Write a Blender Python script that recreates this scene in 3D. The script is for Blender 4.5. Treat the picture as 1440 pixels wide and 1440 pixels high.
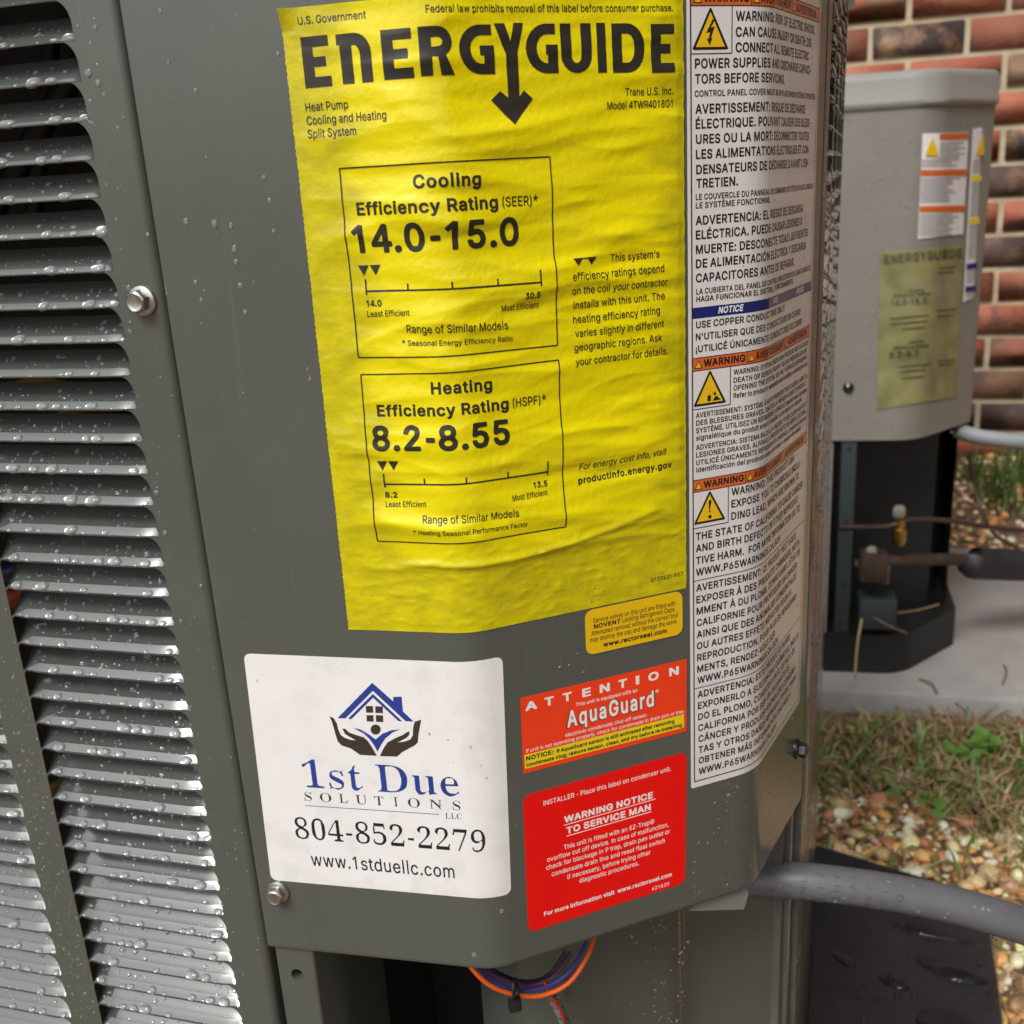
import bpy, bmesh, math, random
import numpy as np
from mathutils import Vector, Matrix
from mathutils.geometry import tessellate_polygon

for o in list(bpy.data.objects):
    bpy.data.objects.remove(o)
SC = bpy.context.scene
COL = SC.collection
rnd = random.Random(11)
nrg = np.random.default_rng(7)
rad = math.radians

# ------------------------------------------------------------------ camera
ZC = 0.70                       # camera height above the ground (m)
FPX = 1458.23                   # focal length for a 1440 px wide frame
PITCH, ROLL = rad(17.868), rad(3.434)
_cp, _sp, _c, _s = math.cos(PITCH), math.sin(PITCH), math.cos(ROLL), math.sin(ROLL)
FWD = np.array([0, _cp, -_sp])
_r0, _d0 = np.array([1., 0, 0]), np.array([0, -_sp, -_cp])
CR, CD = _c * _r0 + _s * _d0, -_s * _r0 + _c * _d0
cam = bpy.data.cameras.new('camera')
camo = bpy.data.objects.new('camera', cam)
COL.objects.link(camo)
camo.matrix_world = Matrix((( CR[0], -CD[0], -FWD[0], 0), (CR[1], -CD[1], -FWD[1], 0), (CR[2], -CD[2], -FWD[2], ZC), (0, 0, 0, 1)))
cam.sensor_width = 36.0
cam.lens = FPX / 1440 * 36.0
cam.clip_start, cam.clip_end = 0.01, 400
cam.dof.use_dof = True
cam.dof.focus_distance = 0.358
cam.dof.aperture_fstop = 21.0
SC.camera = camo

# ------------------------------------------------------------------ sky, sun, exposure
SUN_EL, SUN_AZ = rad(50), rad(213)          # azimuth clockwise from +Y: light from behind-left
w = bpy.data.worlds.new('World'); SC.world = w; w.use_nodes = True
nt = w.node_tree; nt.nodes.clear()
sky = nt.nodes.new('ShaderNodeTexSky'); sky.sky_type = 'NISHITA'; sky.sun_disc = False
sky.sun_elevation, sky.sun_rotation = SUN_EL, SUN_AZ
sky.air_density, sky.dust_density, sky.ozone_density = 1.0, 4.0, 1.0
hs = nt.nodes.new('ShaderNodeHueSaturation'); hs.inputs['Saturation'].default_value = 0.34
bg = nt.nodes.new('ShaderNodeBackground'); bg.inputs[1].default_value = 0.125
wo = nt.nodes.new('ShaderNodeOutputWorld')
nt.links.new(sky.outputs[0], hs.inputs['Color']); nt.links.new(hs.outputs[0], bg.inputs[0]); nt.links.new(bg.outputs[0], wo.inputs[0])
sun = bpy.data.lights.new('sun', 'SUN'); sun.energy = 1.5; sun.angle = rad(18); sun.color = (1.0, 0.99, 0.97)
suno = bpy.data.objects.new('sun', sun); COL.objects.link(suno)
_sd = Vector((math.sin(SUN_AZ) * math.cos(SUN_EL), math.cos(SUN_AZ) * math.cos(SUN_EL), math.sin(SUN_EL)))
suno.rotation_euler = (-_sd).to_track_quat('-Z', 'Y').to_euler()
suno.location = (-3, -3, 6)
vs = SC.view_settings
vs.view_transform, vs.look, vs.exposure, vs.gamma, vs.use_curve_mapping = 'Standard', 'None', 0.3, 1.0, False
SC.cycles.max_bounces = 10
SC.cycles.transmission_bounces = 8
SC.cycles.caustics_reflective = False

# ------------------------------------------------------------------ small helpers
def aim(px, py):
    "direction of the sight line through a point of the photograph, scaled to Y = 1"
    v = (px - 720) * CR + (py - 720) * CD + FPX * FWD
    return v / v[1]
def at(px, py, Y):
    v = aim(px, py) * Y
    return np.array([v[0], v[1], v[2] + ZC])
def onz(px, py, z):
    v = aim(px, py)
    return v * ((z - ZC) / v[2]) + np.array([0, 0, ZC])

def mesh_obj(name, verts, faces, mat, parent=None, smooth=True, sharp=32, label=None, kind=None):
    me = bpy.data.meshes.new(name)
    me.from_pydata([tuple(map(float, v)) for v in verts], [], faces)
    me.validate()
    if smooth and len(me.polygons):
        me.polygons.foreach_set('use_smooth', [True] * len(me.polygons))
        if sharp: me.set_sharp_from_angle(angle=rad(sharp))
    if mat: me.materials.append(mat)
    o = bpy.data.objects.new(name, me)
    COL.objects.link(o)
    if parent: o.parent = parent
    if label: o['label'] = label
    if kind: o['kind'] = kind
    return o

def thing(name, label, cat, loc=(0, 0, 0), group=None):
    o = bpy.data.objects.new(name, None); COL.objects.link(o)
    o.empty_display_size = .05
    o.location = loc
    o['label'] = label; o['category'] = cat
    if group: o['group'] = group
    return o
def tag(o, label, cat, group=None):
    o['label'] = label; o['category'] = cat
    if group: o['group'] = group
    return o

class MB:
    "collects verts and faces"
    def __init__(s): s.v, s.f = [], []
    def add(s, vs, fs):
        n = len(s.v); s.v += [tuple(map(float, p)) for p in vs]; s.f += [tuple(i + n for i in f) for f in fs]; return s
    def build(s, name, mat, parent=None, **k): return mesh_obj(name, s.v, s.f, mat, parent, **k)

def tube(path, r, n=14, caps=True, ripple=None):
    "verts, faces of a tube along 3-D points; r a number or a list"
    P = [Vector(p) for p in path]; m = len(P)
    vs, fs = [], []
    T0 = (P[1] - P[0]).normalized()
    up = Vector((0, 0, 1)) if abs(T0.z) < .9 else Vector((1, 0, 0))
    N = (up - T0 * up.dot(T0)).normalized()
    for i in range(m):
        T = (P[min(i + 1, m - 1)] - P[max(i - 1, 0)]).normalized()
        N = (N - T * N.dot(T)).normalized(); B = T.cross(N)
        ri = r[i] if isinstance(r, (list, tuple, np.ndarray)) else r
        for k in range(n):
            a = 2 * math.pi * k / n
            vs.append(P[i] + (N * math.cos(a) + B * math.sin(a)) * ri)
    for i in range(m - 1):
        for k in range(n):
            fs.append((i * n + k, i * n + (k + 1) % n, (i + 1) * n + (k + 1) % n, (i + 1) * n + k))
    if caps:
        fs.append(tuple(reversed(range(n)))); fs.append(tuple(range((m - 1) * n, m * n)))
    return vs, fs
def spline(pts, k=10):
    "Catmull-Rom through the points"
    P = [np.array(p, float) for p in pts]; P = [2 * P[0] - P[1]] + P + [2 * P[-1] - P[-2]]
    out = []
    for i in range(1, len(P) - 2):
        for j in range(k):
            t = j / k; a, b, c, d = P[i - 1:i + 3]
            out.append(.5 * ((2 * b) + (c - a) * t + (2 * a - 5 * b + 4 * c - d) * t * t + (-a + 3 * b - 3 * c + d) * t ** 3))
    out.append(P[-2]); return out
def box(c, size, ax=0.0, bev=0.0):
    "verts, faces of a (bevelled) box turned by ax about z"
    bm = bmesh.new(); bmesh.ops.create_cube(bm, size=1)
    for v in bm.verts: v.co = Vector((v.co.x * size[0], v.co.y * size[1], v.co.z * size[2]))
    if bev: bmesh.ops.bevel(bm, geom=bm.edges[:] , offset=bev, segments=2, affect='EDGES', profile=.6)
    M = Matrix.Translation(Vector(c)) @ Matrix.Rotation(ax, 4, 'Z')
    bm.transform(M); bm.verts.index_update()
    vs = [v.co[:] for v in bm.verts]; fs = [tuple(v.index for v in f.verts) for f in bm.faces]
    bm.free(); return vs, fs
def extrude(poly2, z0, z1):
    "closed prism over a 2-D polygon (counter-clockwise)"
    n = len(poly2)
    vs = [(p[0], p[1], z0) for p in poly2] + [(p[0], p[1], z1) for p in poly2]
    fs = [tuple(reversed(range(n))), tuple(range(n, 2 * n))] + [(i, (i + 1) % n, n + (i + 1) % n, n + i) for i in range(n)]
    return vs, fs
def lathe(prof, n, M):
    "verts, faces of a turned profile [(r, h)...] about local z, placed by matrix M"
    vs, fs = [], []
    for r, h in prof:
        for k in range(n):
            a = 2 * math.pi * k / n; vs.append((M @ Vector((r * math.cos(a), r * math.sin(a), h)))[:])
    for i in range(len(prof) - 1):
        for k in range(n): fs.append((i * n + k, i * n + (k + 1) % n, (i + 1) * n + (k + 1) % n, (i + 1) * n + k))
    fs.append(tuple(range((len(prof) - 1) * n, len(prof) * n)))
    return vs, fs

# ------------------------------------------------------------------ materials
def nodes_of(m):
    m.use_nodes = True; t = m.node_tree
    return t, t.nodes, t.links, t.nodes['Principled BSDF']
def mat(name, col, rough=.5, metal=0., coat=0., var=0., vscale=40., bump=0., bscale=300., bdist=.001, spec=.5, rvar=0., coat_rough=.05, dirt=None, dscale=12., damt=.5, streak=None):
    m = bpy.data.materials.new(name); t, N, L, b = nodes_of(m)
    b.inputs['Base Color'].default_value = (*col, 1); b.inputs['Roughness'].default_value = rough
    b.inputs['Metallic'].default_value = metal; b.inputs['Coat Weight'].default_value = coat
    b.inputs['Coat Roughness'].default_value = coat_rough; b.inputs['Specular IOR Level'].default_value = spec
    tc = N.new('ShaderNodeTexCoord')
    last = None
    if var:
        n1 = N.new('ShaderNodeTexNoise'); n1.inputs['Scale'].default_value = vscale; n1.inputs['Detail'].default_value = 6
        L.new(tc.outputs['Object'], n1.inputs['Vector'])
        r = N.new('ShaderNodeMapRange'); r.inputs[1].default_value, r.inputs[2].default_value = .3, .7
        r.inputs[3].default_value, r.inputs[4].default_value = 1 - var, 1 + var
        L.new(n1.outputs[0], r.inputs[0])
        mx = N.new('ShaderNodeMix'); mx.data_type = 'RGBA'; mx.blend_type = 'MULTIPLY'; mx.inputs[0].default_value = 1
        mx.inputs[6].default_value = (*col, 1); L.new(r.outputs[0], mx.inputs[7]); last = mx.outputs[2]
    if dirt:
        n2 = N.new('ShaderNodeTexNoise'); n2.inputs['Scale'].default_value = dscale; n2.inputs['Detail'].default_value = 8
        n2.inputs['Roughness'].default_value = .65
        L.new(tc.outputs['Object'], n2.inputs['Vector'])
        r2 = N.new('ShaderNodeMapRange'); r2.inputs[1].default_value, r2.inputs[2].default_value = .5, .75
        r2.inputs[4].default_value = damt
        L.new(n2.outputs[0], r2.inputs[0])
        mx = N.new('ShaderNodeMix'); mx.data_type = 'RGBA'
        L.new(r2.outputs[0], mx.inputs[0])
        if last: L.new(last, mx.inputs[6])
        else: mx.inputs[6].default_value = (*col, 1)
        mx.inputs[7].default_value = (*dirt, 1); last = mx.outputs[2]
    if streak:                                   # washed-down dust: fine, mostly upright streaks
        mp = N.new('ShaderNodeMapping'); mp.inputs['Scale'].default_value = (1, 1, .05)
        L.new(tc.outputs['Object'], mp.inputs['Vector'])
        n5 = N.new('ShaderNodeTexNoise'); n5.inputs['Scale'].default_value = 230; n5.inputs['Detail'].default_value = 7; n5.inputs['Roughness'].default_value = .7
        L.new(mp.outputs[0], n5.inputs['Vector'])
        r5 = N.new('ShaderNodeMapRange'); r5.inputs[1].default_value, r5.inputs[2].default_value = .58, .8; r5.inputs[4].default_value = .55
        L.new(n5.outputs[0], r5.inputs[0])
        n6 = N.new('ShaderNodeTexVoronoi'); n6.inputs['Scale'].default_value = 420; L.new(tc.outputs['Object'], n6.inputs['Vector'])
        r6 = N.new('ShaderNodeMapRange'); r6.inputs[1].default_value, r6.inputs[2].default_value = .10, .04; r6.inputs[4].default_value = .35
        L.new(n6.outputs['Distance'], r6.inputs[0])
        ma = N.new('ShaderNodeMath'); ma.operation = 'MAXIMUM'; L.new(r5.outputs[0], ma.inputs[0]); L.new(r6.outputs[0], ma.inputs[1])
        mx = N.new('ShaderNodeMix'); mx.data_type = 'RGBA'; L.new(ma.outputs[0], mx.inputs[0])
        if last: L.new(last, mx.inputs[6])
        else: mx.inputs[6].default_value = (*col, 1)
        mx.inputs[7].default_value = (*streak, 1); last = mx.outputs[2]
    if last: L.new(last, b.inputs['Base Color'])
    if rvar:
        n3 = N.new('ShaderNodeTexNoise'); n3.inputs['Scale'].default_value = vscale * .7; n3.inputs['Detail'].default_value = 5
        L.new(tc.outputs['Object'], n3.inputs['Vector'])
        r3 = N.new('ShaderNodeMapRange'); r3.inputs[1].default_value, r3.inputs[2].default_value = .3, .7
        r3.inputs[3].default_value, r3.inputs[4].default_value = max(.02, rough - rvar), rough + rvar
        L.new(n3.outputs[0], r3.inputs[0]); L.new(r3.outputs[0], b.inputs['Roughness'])
    if bump:
        n4 = N.new('ShaderNodeTexNoise'); n4.inputs['Scale'].default_value = bscale; n4.inputs['Detail'].default_value = 4
        L.new(tc.outputs['Object'], n4.inputs['Vector'])
        bp = N.new('ShaderNodeBump'); bp.inputs['Strength'].default_value = bump; bp.inputs['Distance'].default_value = bdist
        L.new(n4.outputs[0], bp.inputs['Height']); L.new(bp.outputs[0], b.inputs['Normal'])
    return m
def attr_mat(name, rough=.5, var=.15, vscale=120., bump=.2, coat=0., trans=0.):
    "colour of each piece read from the mesh colour attribute 'tint'"
    m = bpy.data.materials.new(name); t, N, L, b = nodes_of(m)
    a = N.new('ShaderNodeAttribute'); a.attribute_name = 'tint'
    tc = N.new('ShaderNodeTexCoord'); n1 = N.new('ShaderNodeTexNoise'); n1.inputs['Scale'].default_value = vscale; n1.inputs['Detail'].default_value = 5
    L.new(tc.outputs['Object'], n1.inputs['Vector'])
    r = N.new('ShaderNodeMapRange'); r.inputs[1].default_value, r.inputs[2].default_value = .3, .7
    r.inputs[3].default_value, r.inputs[4].default_value = 1 - var, 1 + var; L.new(n1.outputs[0], r.inputs[0])
    mx = N.new('ShaderNodeMix'); mx.data_type = 'RGBA'; mx.blend_type = 'MULTIPLY'; mx.inputs[0].default_value = 1
    L.new(a.outputs['Color'], mx.inputs[6]); L.new(r.outputs[0], mx.inputs[7]); L.new(mx.outputs[2], b.inputs['Base Color'])
    b.inputs['Roughness'].default_value = rough; b.inputs['Coat Weight'].default_value = coat
    if trans: b.inputs['Subsurface Weight'].default_value = trans; b.inputs['Subsurface Radius'].default_value = (.01, .01, .005)
    if bump:
        bp = N.new('ShaderNodeBump'); bp.inputs['Strength'].default_value = bump; bp.inputs['Distance'].default_value = .002
        L.new(n1.outputs[0], bp.inputs['Height']); L.new(bp.outputs[0], b.inputs['Normal'])
    return m

M = {}
M['paint'] = mat('olive_grey_paint', (.083, .091, .076), .2, spec=.62, var=.05, vscale=14, bump=.07, bscale=900, bdist=.0004, rvar=.09, dirt=(.125, .125, .105), dscale=30, damt=.3, streak=(.125, .128, .11))
M['blade'] = mat('wet_louver_paint', (.076, .083, .074), .16, spec=1.0, coat=1.0, coat_rough=.07, var=.06, vscale=25, rvar=.06)
M['blade'].node_tree.nodes['Principled BSDF'].inputs['Coat IOR'].default_value = 1.75
M['inside'] = mat('dark_cavity', (.018, .017, .013), .7, var=.4, vscale=60)  # shade of the inside and of holes put into the colour
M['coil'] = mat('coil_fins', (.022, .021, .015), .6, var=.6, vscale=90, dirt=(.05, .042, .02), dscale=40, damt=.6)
M['black'] = mat('black_ink', (.012, .011, .012), .42)
M['softblack'] = mat('faded_black_ink', (.022, .018, .012), .45, var=.2, vscale=200)
M['whiteink'] = mat('white_ink', (.82, .80, .76), .45)
M['white'] = mat('white_vinyl', (.78, .77, .76), .3, var=.03, vscale=60, bump=.16, bscale=75, bdist=.0008, dirt=(.62, .61, .58), dscale=70, damt=.6, rvar=.1)
M['warnwhite'] = mat('warning_vinyl', (.70, .675, .65), .16, var=.03, vscale=50, bump=.05, bscale=90, bdist=.0004)
def paper():
    "yellow label paper; 'tint' is 1 where the paper is soaked and glued down, 0 where it has dried loose"
    m = mat('yellow_paper', (.78, .67, .001), .25, bump=.3, bscale=420, bdist=.0007, rvar=.08, vscale=30)
    t, N, L, b = nodes_of(m)
    a = N.new('ShaderNodeAttribute'); a.attribute_name = 'tint'
    tc = N.new('ShaderNodeTexCoord'); n = N.new('ShaderNodeTexNoise'); n.inputs['Scale'].default_value = 110; n.inputs['Detail'].default_value = 7
    mp = N.new('ShaderNodeMapping'); mp.inputs['Scale'].default_value = (1, 1, 2.2); L.new(tc.outputs['Object'], mp.inputs['Vector']); L.new(mp.outputs[0], n.inputs['Vector'])
    r = N.new('ShaderNodeMapRange'); r.inputs[1].default_value, r.inputs[2].default_value = .35, .65; r.inputs[3].default_value, r.inputs[4].default_value = .55, 1.1
    L.new(n.outputs[0], r.inputs[0]); mu = N.new('ShaderNodeMath'); mu.operation = 'MULTIPLY'; mu.use_clamp = True; L.new(a.outputs['Fac'], mu.inputs[0]); L.new(r.outputs[0], mu.inputs[1])
    mx = N.new('ShaderNodeMix'); mx.data_type = 'RGBA'; L.new(mu.outputs[0], mx.inputs[0]); mx.inputs[6].default_value = (.78, .67, .001, 1); mx.inputs[7].default_value = (.50, .435, .004, 1)
    L.new(mx.outputs[2], b.inputs['Base Color']); return m
M['yellow'] = paper()
M['gold'] = mat('gold_vinyl', (.80, .50, .004), .3, var=.04, vscale=60)
M['red'] = mat('red_vinyl', (.82, .002, .002), .32, var=.03, vscale=60)
M['vermilion'] = mat('vermilion_vinyl', (.86, .05, .01), .3, var=.03, vscale=60)
M['bandyellow'] = mat('yellow_print', (.80, .62, .012), .35)
M['orange'] = mat('orange_print', (.62, .13, .03), .2, var=.06, vscale=80)
M['blueband'] = mat('navy_print', (.012, .022, .16), .2)
M['hazard'] = mat('hazard_yellow_print', (.80, .50, .012), .25)
M['logoblue'] = mat('logo_blue_print', (.02, .045, .25), .35, var=.25, vscale=35)
M['logodark'] = mat('logo_charcoal_print', (.045, .032, .024), .35, var=.2, vscale=50)
M['steel'] = mat('zinc_screw', (.55, .54, .51), .28, metal=1., var=.12, vscale=300, rvar=.1, dirt=(.30, .27, .23), dscale=250, damt=.6)
M['darksteel'] = mat('dark_screw', (.10, .105, .10), .3, metal=1., var=.2, vscale=300)
M['post'] = mat('corner_post_paint', (.085, .088, .078), .25, var=.1, vscale=40, rvar=.1, bump=.1, bscale=300, dirt=(.19, .175, .14), dscale=60, damt=.4)
def water(lens_light, name='rain_water'):
    "rain water; a white diffuse share paints in the light that drops focus"
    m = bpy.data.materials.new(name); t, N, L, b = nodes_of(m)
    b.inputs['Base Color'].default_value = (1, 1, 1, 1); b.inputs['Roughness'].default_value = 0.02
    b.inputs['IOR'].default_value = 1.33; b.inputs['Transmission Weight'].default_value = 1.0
    d = N.new('ShaderNodeBsdfDiffuse'); d.inputs[0].default_value = (.8, .82, .8, 1)  # lensed brightness of the drops put into a white colour
    mx = N.new('ShaderNodeMixShader'); mx.inputs[0].default_value = lens_light; o = N['Material Output']
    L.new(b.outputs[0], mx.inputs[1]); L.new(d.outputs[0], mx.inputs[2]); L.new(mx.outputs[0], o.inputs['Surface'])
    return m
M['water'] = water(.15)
M['puddle'] = water(.0, 'puddle_water')

FONT = {
'R': {
'A':(96,[36,90,49,90,51,88,81,8,83,3,82,1,71,0,69,1,60,24,58,24,26,24,17,1,14,0,5,0,2,1,2,4,33,86],[42,73,30,38,32,37,54,37,55,39]),
'B':(92,[10,89,51,89,62,86,68,79,71,71,72,66,71,60,68,54,61,47,67,43,72,38,75,29,75,22,73,14,67,6,60,3,50,0,12,0,10,1,10,87],[23,39,24,13,49,13,57,15,60,19,62,24,61,29,59,33,55,37,51,39,42,40],[23,53,45,52,53,55,56,58,58,62,58,68,57,71,53,75,46,77,24,77]),
'C':(102,[71,84,78,78,82,72,85,63,84,60,72,60,67,69,63,73,57,76,50,78,42,78,37,76,32,73,27,69,22,60,20,52,20,38,22,30,27,21,32,17,40,13,51,12,60,15,66,20,71,29,73,30,82,30,85,29,84,24,81,17,78,12,71,6,63,2,55,-1,50,-1,39,-1,26,4,15,14,12,18,10,23,6,35,6,41,6,55,8,64,12,71,16,77,22,84,31,88,39,90,44,91,55,91,66,87]),
'D':(101,[10,1,10,3,10,89,12,90,45,90,58,87,66,83,72,77,76,72,80,66,82,56,83,39,82,30,77,19,67,8,62,4,55,3,44,0],[24,13,42,13,51,15,60,20,66,27,69,42,69,54,64,66,59,71,54,75,44,77,24,77,23,76]),
'E':(84,[67,1,13,0,10,1,10,87,10,89,64,90,68,89,68,79,66,77,24,77,23,76,23,75,24,52,62,52,64,51,64,49,64,41,63,39,24,39,23,14,66,13,68,10,68,3]),
'F':(83,[10,1,10,3,10,89,13,90,66,89,67,87,67,80,66,77,23,76,24,51,60,51,62,49,62,40,60,38,24,38,23,2,22,0]),
'G':(104,[55,91,68,86,77,78,84,68,85,61,82,60,72,60,67,69,62,73,53,78,42,78,35,75,27,69,21,58,19,45,20,38,22,29,27,21,36,14,44,12,55,13,60,15,66,19,71,26,72,33,71,35,50,35,49,37,49,46,51,46,84,46,85,46,86,45,86,28,84,21,80,15,69,4,57,-1,50,-1,39,-1,28,3,23,6,18,10,12,18,8,26,6,34,6,41,6,55,8,64,12,72,18,80,23,84,30,87,39,91,45,91]),
'H':(104,[82,1,71,0,68,1,68,39,68,40,66,40,24,40,23,2,21,0,12,0,10,1,10,87,10,89,21,90,23,89,23,53,24,52,26,52,68,52,68,89,72,90,80,90,82,89,82,3]),
'I':(36,[9,0,24,0,24,90,9,90]),
'J':(80,[60,89,61,87,61,26,58,14,57,10,51,4,44,1,36,-1,30,-1,18,2,12,7,6,14,4,22,4,32,6,33,18,32,21,18,23,15,27,12,36,12,41,14,44,16,46,19,47,26,47,88,49,90]),
'K':(94,[80,1,64,1,35,40,28,35,23,28,23,1,19,0,12,0,10,1,10,87,10,89,21,90,23,88,23,50,24,48,63,89,77,90,80,89,80,87,49,55,46,50,80,4,80,2]),
'L':(79,[12,90,22,90,23,88,23,14,63,13,65,10,65,3,64,1,13,0,10,1,10,87,10,89]),
'M':(125,[102,89,102,3,101,1,90,0,88,2,87,64,86,61,62,2,60,0,53,0,50,1,49,3,25,62,23,64,23,2,21,0,12,0,10,1,10,87,10,89,26,90,28,89,55,21,82,88,85,90,99,90]),
'N':(105,[83,89,84,87,84,1,81,0,69,0,67,1,24,67,23,64,23,2,21,0,10,1,10,3,10,89,13,90,23,90,26,89,68,23,69,26,69,88,72,90]),
'O':(107,[51,91,60,89,68,86,72,83,78,76,86,64,88,55,89,42,87,32,84,21,78,13,73,7,68,4,59,1,51,-1,42,-1,32,2,26,4,14,16,10,23,7,32,6,40,6,50,8,62,11,69,16,77,22,83,27,86,36,89,42,91],[51,12,63,17,69,24,72,28,75,39,75,51,70,65,63,73,53,78,42,78,32,73,25,66,22,60,20,52,20,38,22,30,24,25,31,17,42,12]),
'P':(89,[10,1,10,3,10,89,12,90,46,90,51,89,60,86,69,78,71,74,73,67,73,55,69,45,63,38,54,33,45,32,24,32,23,1,21,0],[23,45,45,44,50,46,54,48,58,53,60,60,59,66,57,71,53,75,46,77,24,77]),
'Q':(107,[83,-8,71,-8,62,1,51,-1,44,-1,32,2,22,7,16,13,12,19,8,28,6,39,6,55,9,65,14,74,26,86,32,88,42,91,57,90,63,88,72,84,78,77,82,73,86,65,88,55,89,46,88,35,84,21,74,8,84,-5],[42,78,32,73,25,66,22,60,20,52,20,38,22,30,24,25,31,17,42,12,51,12,53,13,53,14,43,26,42,29,45,30,55,30,64,20,66,19,69,24,73,32,75,39,75,51,70,65,63,73,53,78]),
'R':(90,[10,89,51,89,59,87,69,79,72,73,73,68,74,61,73,55,68,44,58,36,76,4,76,2,76,1,63,0,61,1,44,33,41,34,23,33,23,1,19,0,12,0,10,1,10,87],[23,47,44,46,50,48,55,50,58,54,60,60,60,64,57,71,53,75,46,77,24,77]),
'S':(90,[45,91,55,88,63,84,70,76,72,70,72,66,69,65,59,65,55,73,53,75,44,78,36,78,30,76,24,72,22,68,22,62,24,59,31,55,55,48,64,43,69,39,72,34,73,30,73,21,72,15,69,11,60,3,55,1,48,-1,32,-1,19,3,12,10,6,18,6,26,8,26,19,26,22,19,26,15,35,12,44,12,51,14,57,18,60,24,59,29,57,33,50,36,27,42,17,48,12,53,9,57,8,68,11,78,19,86,32,91]),
'T':(90,[45,0,35,0,33,2,33,76,31,77,5,78,4,81,4,88,5,89,72,90,75,89,75,80,75,78,49,77,47,76,47,3,46,1]),
'U':(104,[82,89,82,87,82,28,81,21,78,14,73,8,66,3,53,-1,36,-1,24,4,15,12,12,18,10,25,10,89,12,90,21,90,23,88,23,31,26,22,28,19,33,15,37,13,46,12,58,14,63,18,67,24,68,30,68,88,71,90]),
'V':(96,[3,89,4,90,14,90,17,88,42,17,68,89,72,90,81,90,83,89,81,82,50,1,36,0,34,3,2,86]),
'W':(137,[120,89,120,86,95,1,93,0,82,0,79,1,60,66,42,1,39,0,28,0,26,1,2,86,3,89,14,90,16,89,35,21,53,89,67,90,69,89,87,21,105,88,108,90,117,90]),
'X':(95,[3,1,2,2,3,4,33,46,5,86,4,89,6,90,19,89,42,57,64,89,67,90,79,89,80,88,79,86,51,46,81,4,81,1,78,0,67,1,42,35,18,1,15,0]),
'Y':(95,[46,0,37,0,35,1,35,37,3,87,3,89,15,90,18,89,42,51,66,89,68,90,80,90,81,89,79,84,49,37,49,3,49,1]),
'Z':(88,[71,1,9,0,6,1,6,10,53,77,8,77,6,80,6,87,6,89,68,90,71,89,71,79,24,14,26,13,71,13,72,10,72,3]),
'a':(79,[60,1,49,1,46,6,41,2,37,0,23,-1,14,3,8,7,4,14,4,21,5,28,9,33,18,38,44,42,46,43,48,45,47,50,45,53,41,55,37,57,32,57,24,54,18,47,8,50,6,51,7,55,14,63,23,68,37,69,45,68,50,65,57,59,60,54,61,46,61,3],[48,31,46,32,30,29,22,26,19,24,17,20,19,15,22,12,27,11,35,11,41,14,45,17,47,21]),
'b':(85,[9,89,19,90,21,89,22,60,28,66,33,68,39,69,48,68,58,63,62,59,66,53,70,41,69,23,68,18,64,10,54,2,45,-1,36,-1,27,3,22,7,21,1,10,0,8,1,8,87],[36,11,42,11,50,15,55,22,57,30,57,39,53,50,48,54,40,57,32,55,26,51,23,46,21,37,22,26,24,19,30,14]),
'c':(80,[53,3,41,-1,31,-1,26,1,17,5,12,10,8,17,6,23,4,32,6,47,13,58,19,64,24,66,33,69,39,69,50,66,57,62,62,57,64,53,65,50,64,48,54,45,49,52,45,55,37,57,32,56,27,54,23,50,21,46,19,39,19,28,20,23,24,15,30,12,35,11,43,12,48,15,53,21,54,22,65,20,66,18,62,11,58,6]),
'd':(85,[66,89,67,87,67,1,64,0,55,1,53,7,46,2,40,-1,30,-1,21,2,15,6,12,10,6,22,4,35,5,42,8,51,12,58,17,63,23,67,28,68,36,69,42,68,45,67,54,60,54,89,57,90],[39,11,46,14,51,19,53,27,54,36,52,45,49,51,44,55,36,57,27,54,24,52,21,48,19,39,19,29,21,20,25,15,31,12]),
'e':(81,[33,69,44,68,50,66,55,62,63,53,67,41,67,31,66,30,21,30,19,28,20,22,23,17,28,13,33,11,41,11,45,12,49,15,54,21,63,19,66,17,66,15,64,11,58,5,53,2,44,-1,28,-1,18,4,10,13,5,26,4,33,5,42,7,49,10,55,17,62,22,66],[53,42,51,48,48,53,41,56,36,57,30,55,26,53,22,49,19,42,22,40,51,40]),
'f':(52,[14,0,13,3,13,55,12,56,1,57,0,58,0,66,1,68,13,68,14,82,17,87,21,90,31,93,37,93,42,92,44,90,41,82,40,80,31,80,28,79,26,75,27,68,40,68,41,66,42,60,42,57,40,57,28,56,26,55,26,2,24,0]),
'g':(86,[67,67,68,64,68,1,67,-7,64,-14,55,-21,44,-25,30,-25,18,-21,10,-14,8,-12,9,-9,18,-4,24,-11,31,-14,37,-14,45,-13,50,-10,53,-5,54,7,53,8,44,3,32,1,21,4,12,10,6,21,4,33,6,46,10,55,17,64,28,68,37,69,42,68,46,66,53,61,55,67],[37,57,31,56,24,53,21,46,19,39,19,29,21,21,28,15,36,13,41,14,49,17,52,23,54,32,53,42,50,50,45,54]),
'h':(83,[9,89,19,90,21,89,22,62,33,68,44,69,54,66,61,58,64,48,64,3,63,1,53,0,51,1,51,46,49,51,46,53,41,56,37,57,33,56,27,53,24,51,22,45,21,41,21,1,18,0,10,0,8,1,8,87]),
'i':(35,[9,68,19,68,21,66,21,3,19,0,9,0,8,2,8,65],[6,84,6,87,9,91,13,92,17,93,22,89,24,84,22,80,21,78,17,76,13,76,8,78]),
'j':(35,[19,68,21,66,21,64,21,-9,19,-15,13,-21,5,-24,-1,-24,-3,-22,-3,-13,4,-12,6,-9,8,-6,8,66,9,68],[6,84,7,88,9,91,13,92,17,93,22,89,24,84,22,80,21,78,17,76,13,76,8,79]),
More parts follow.
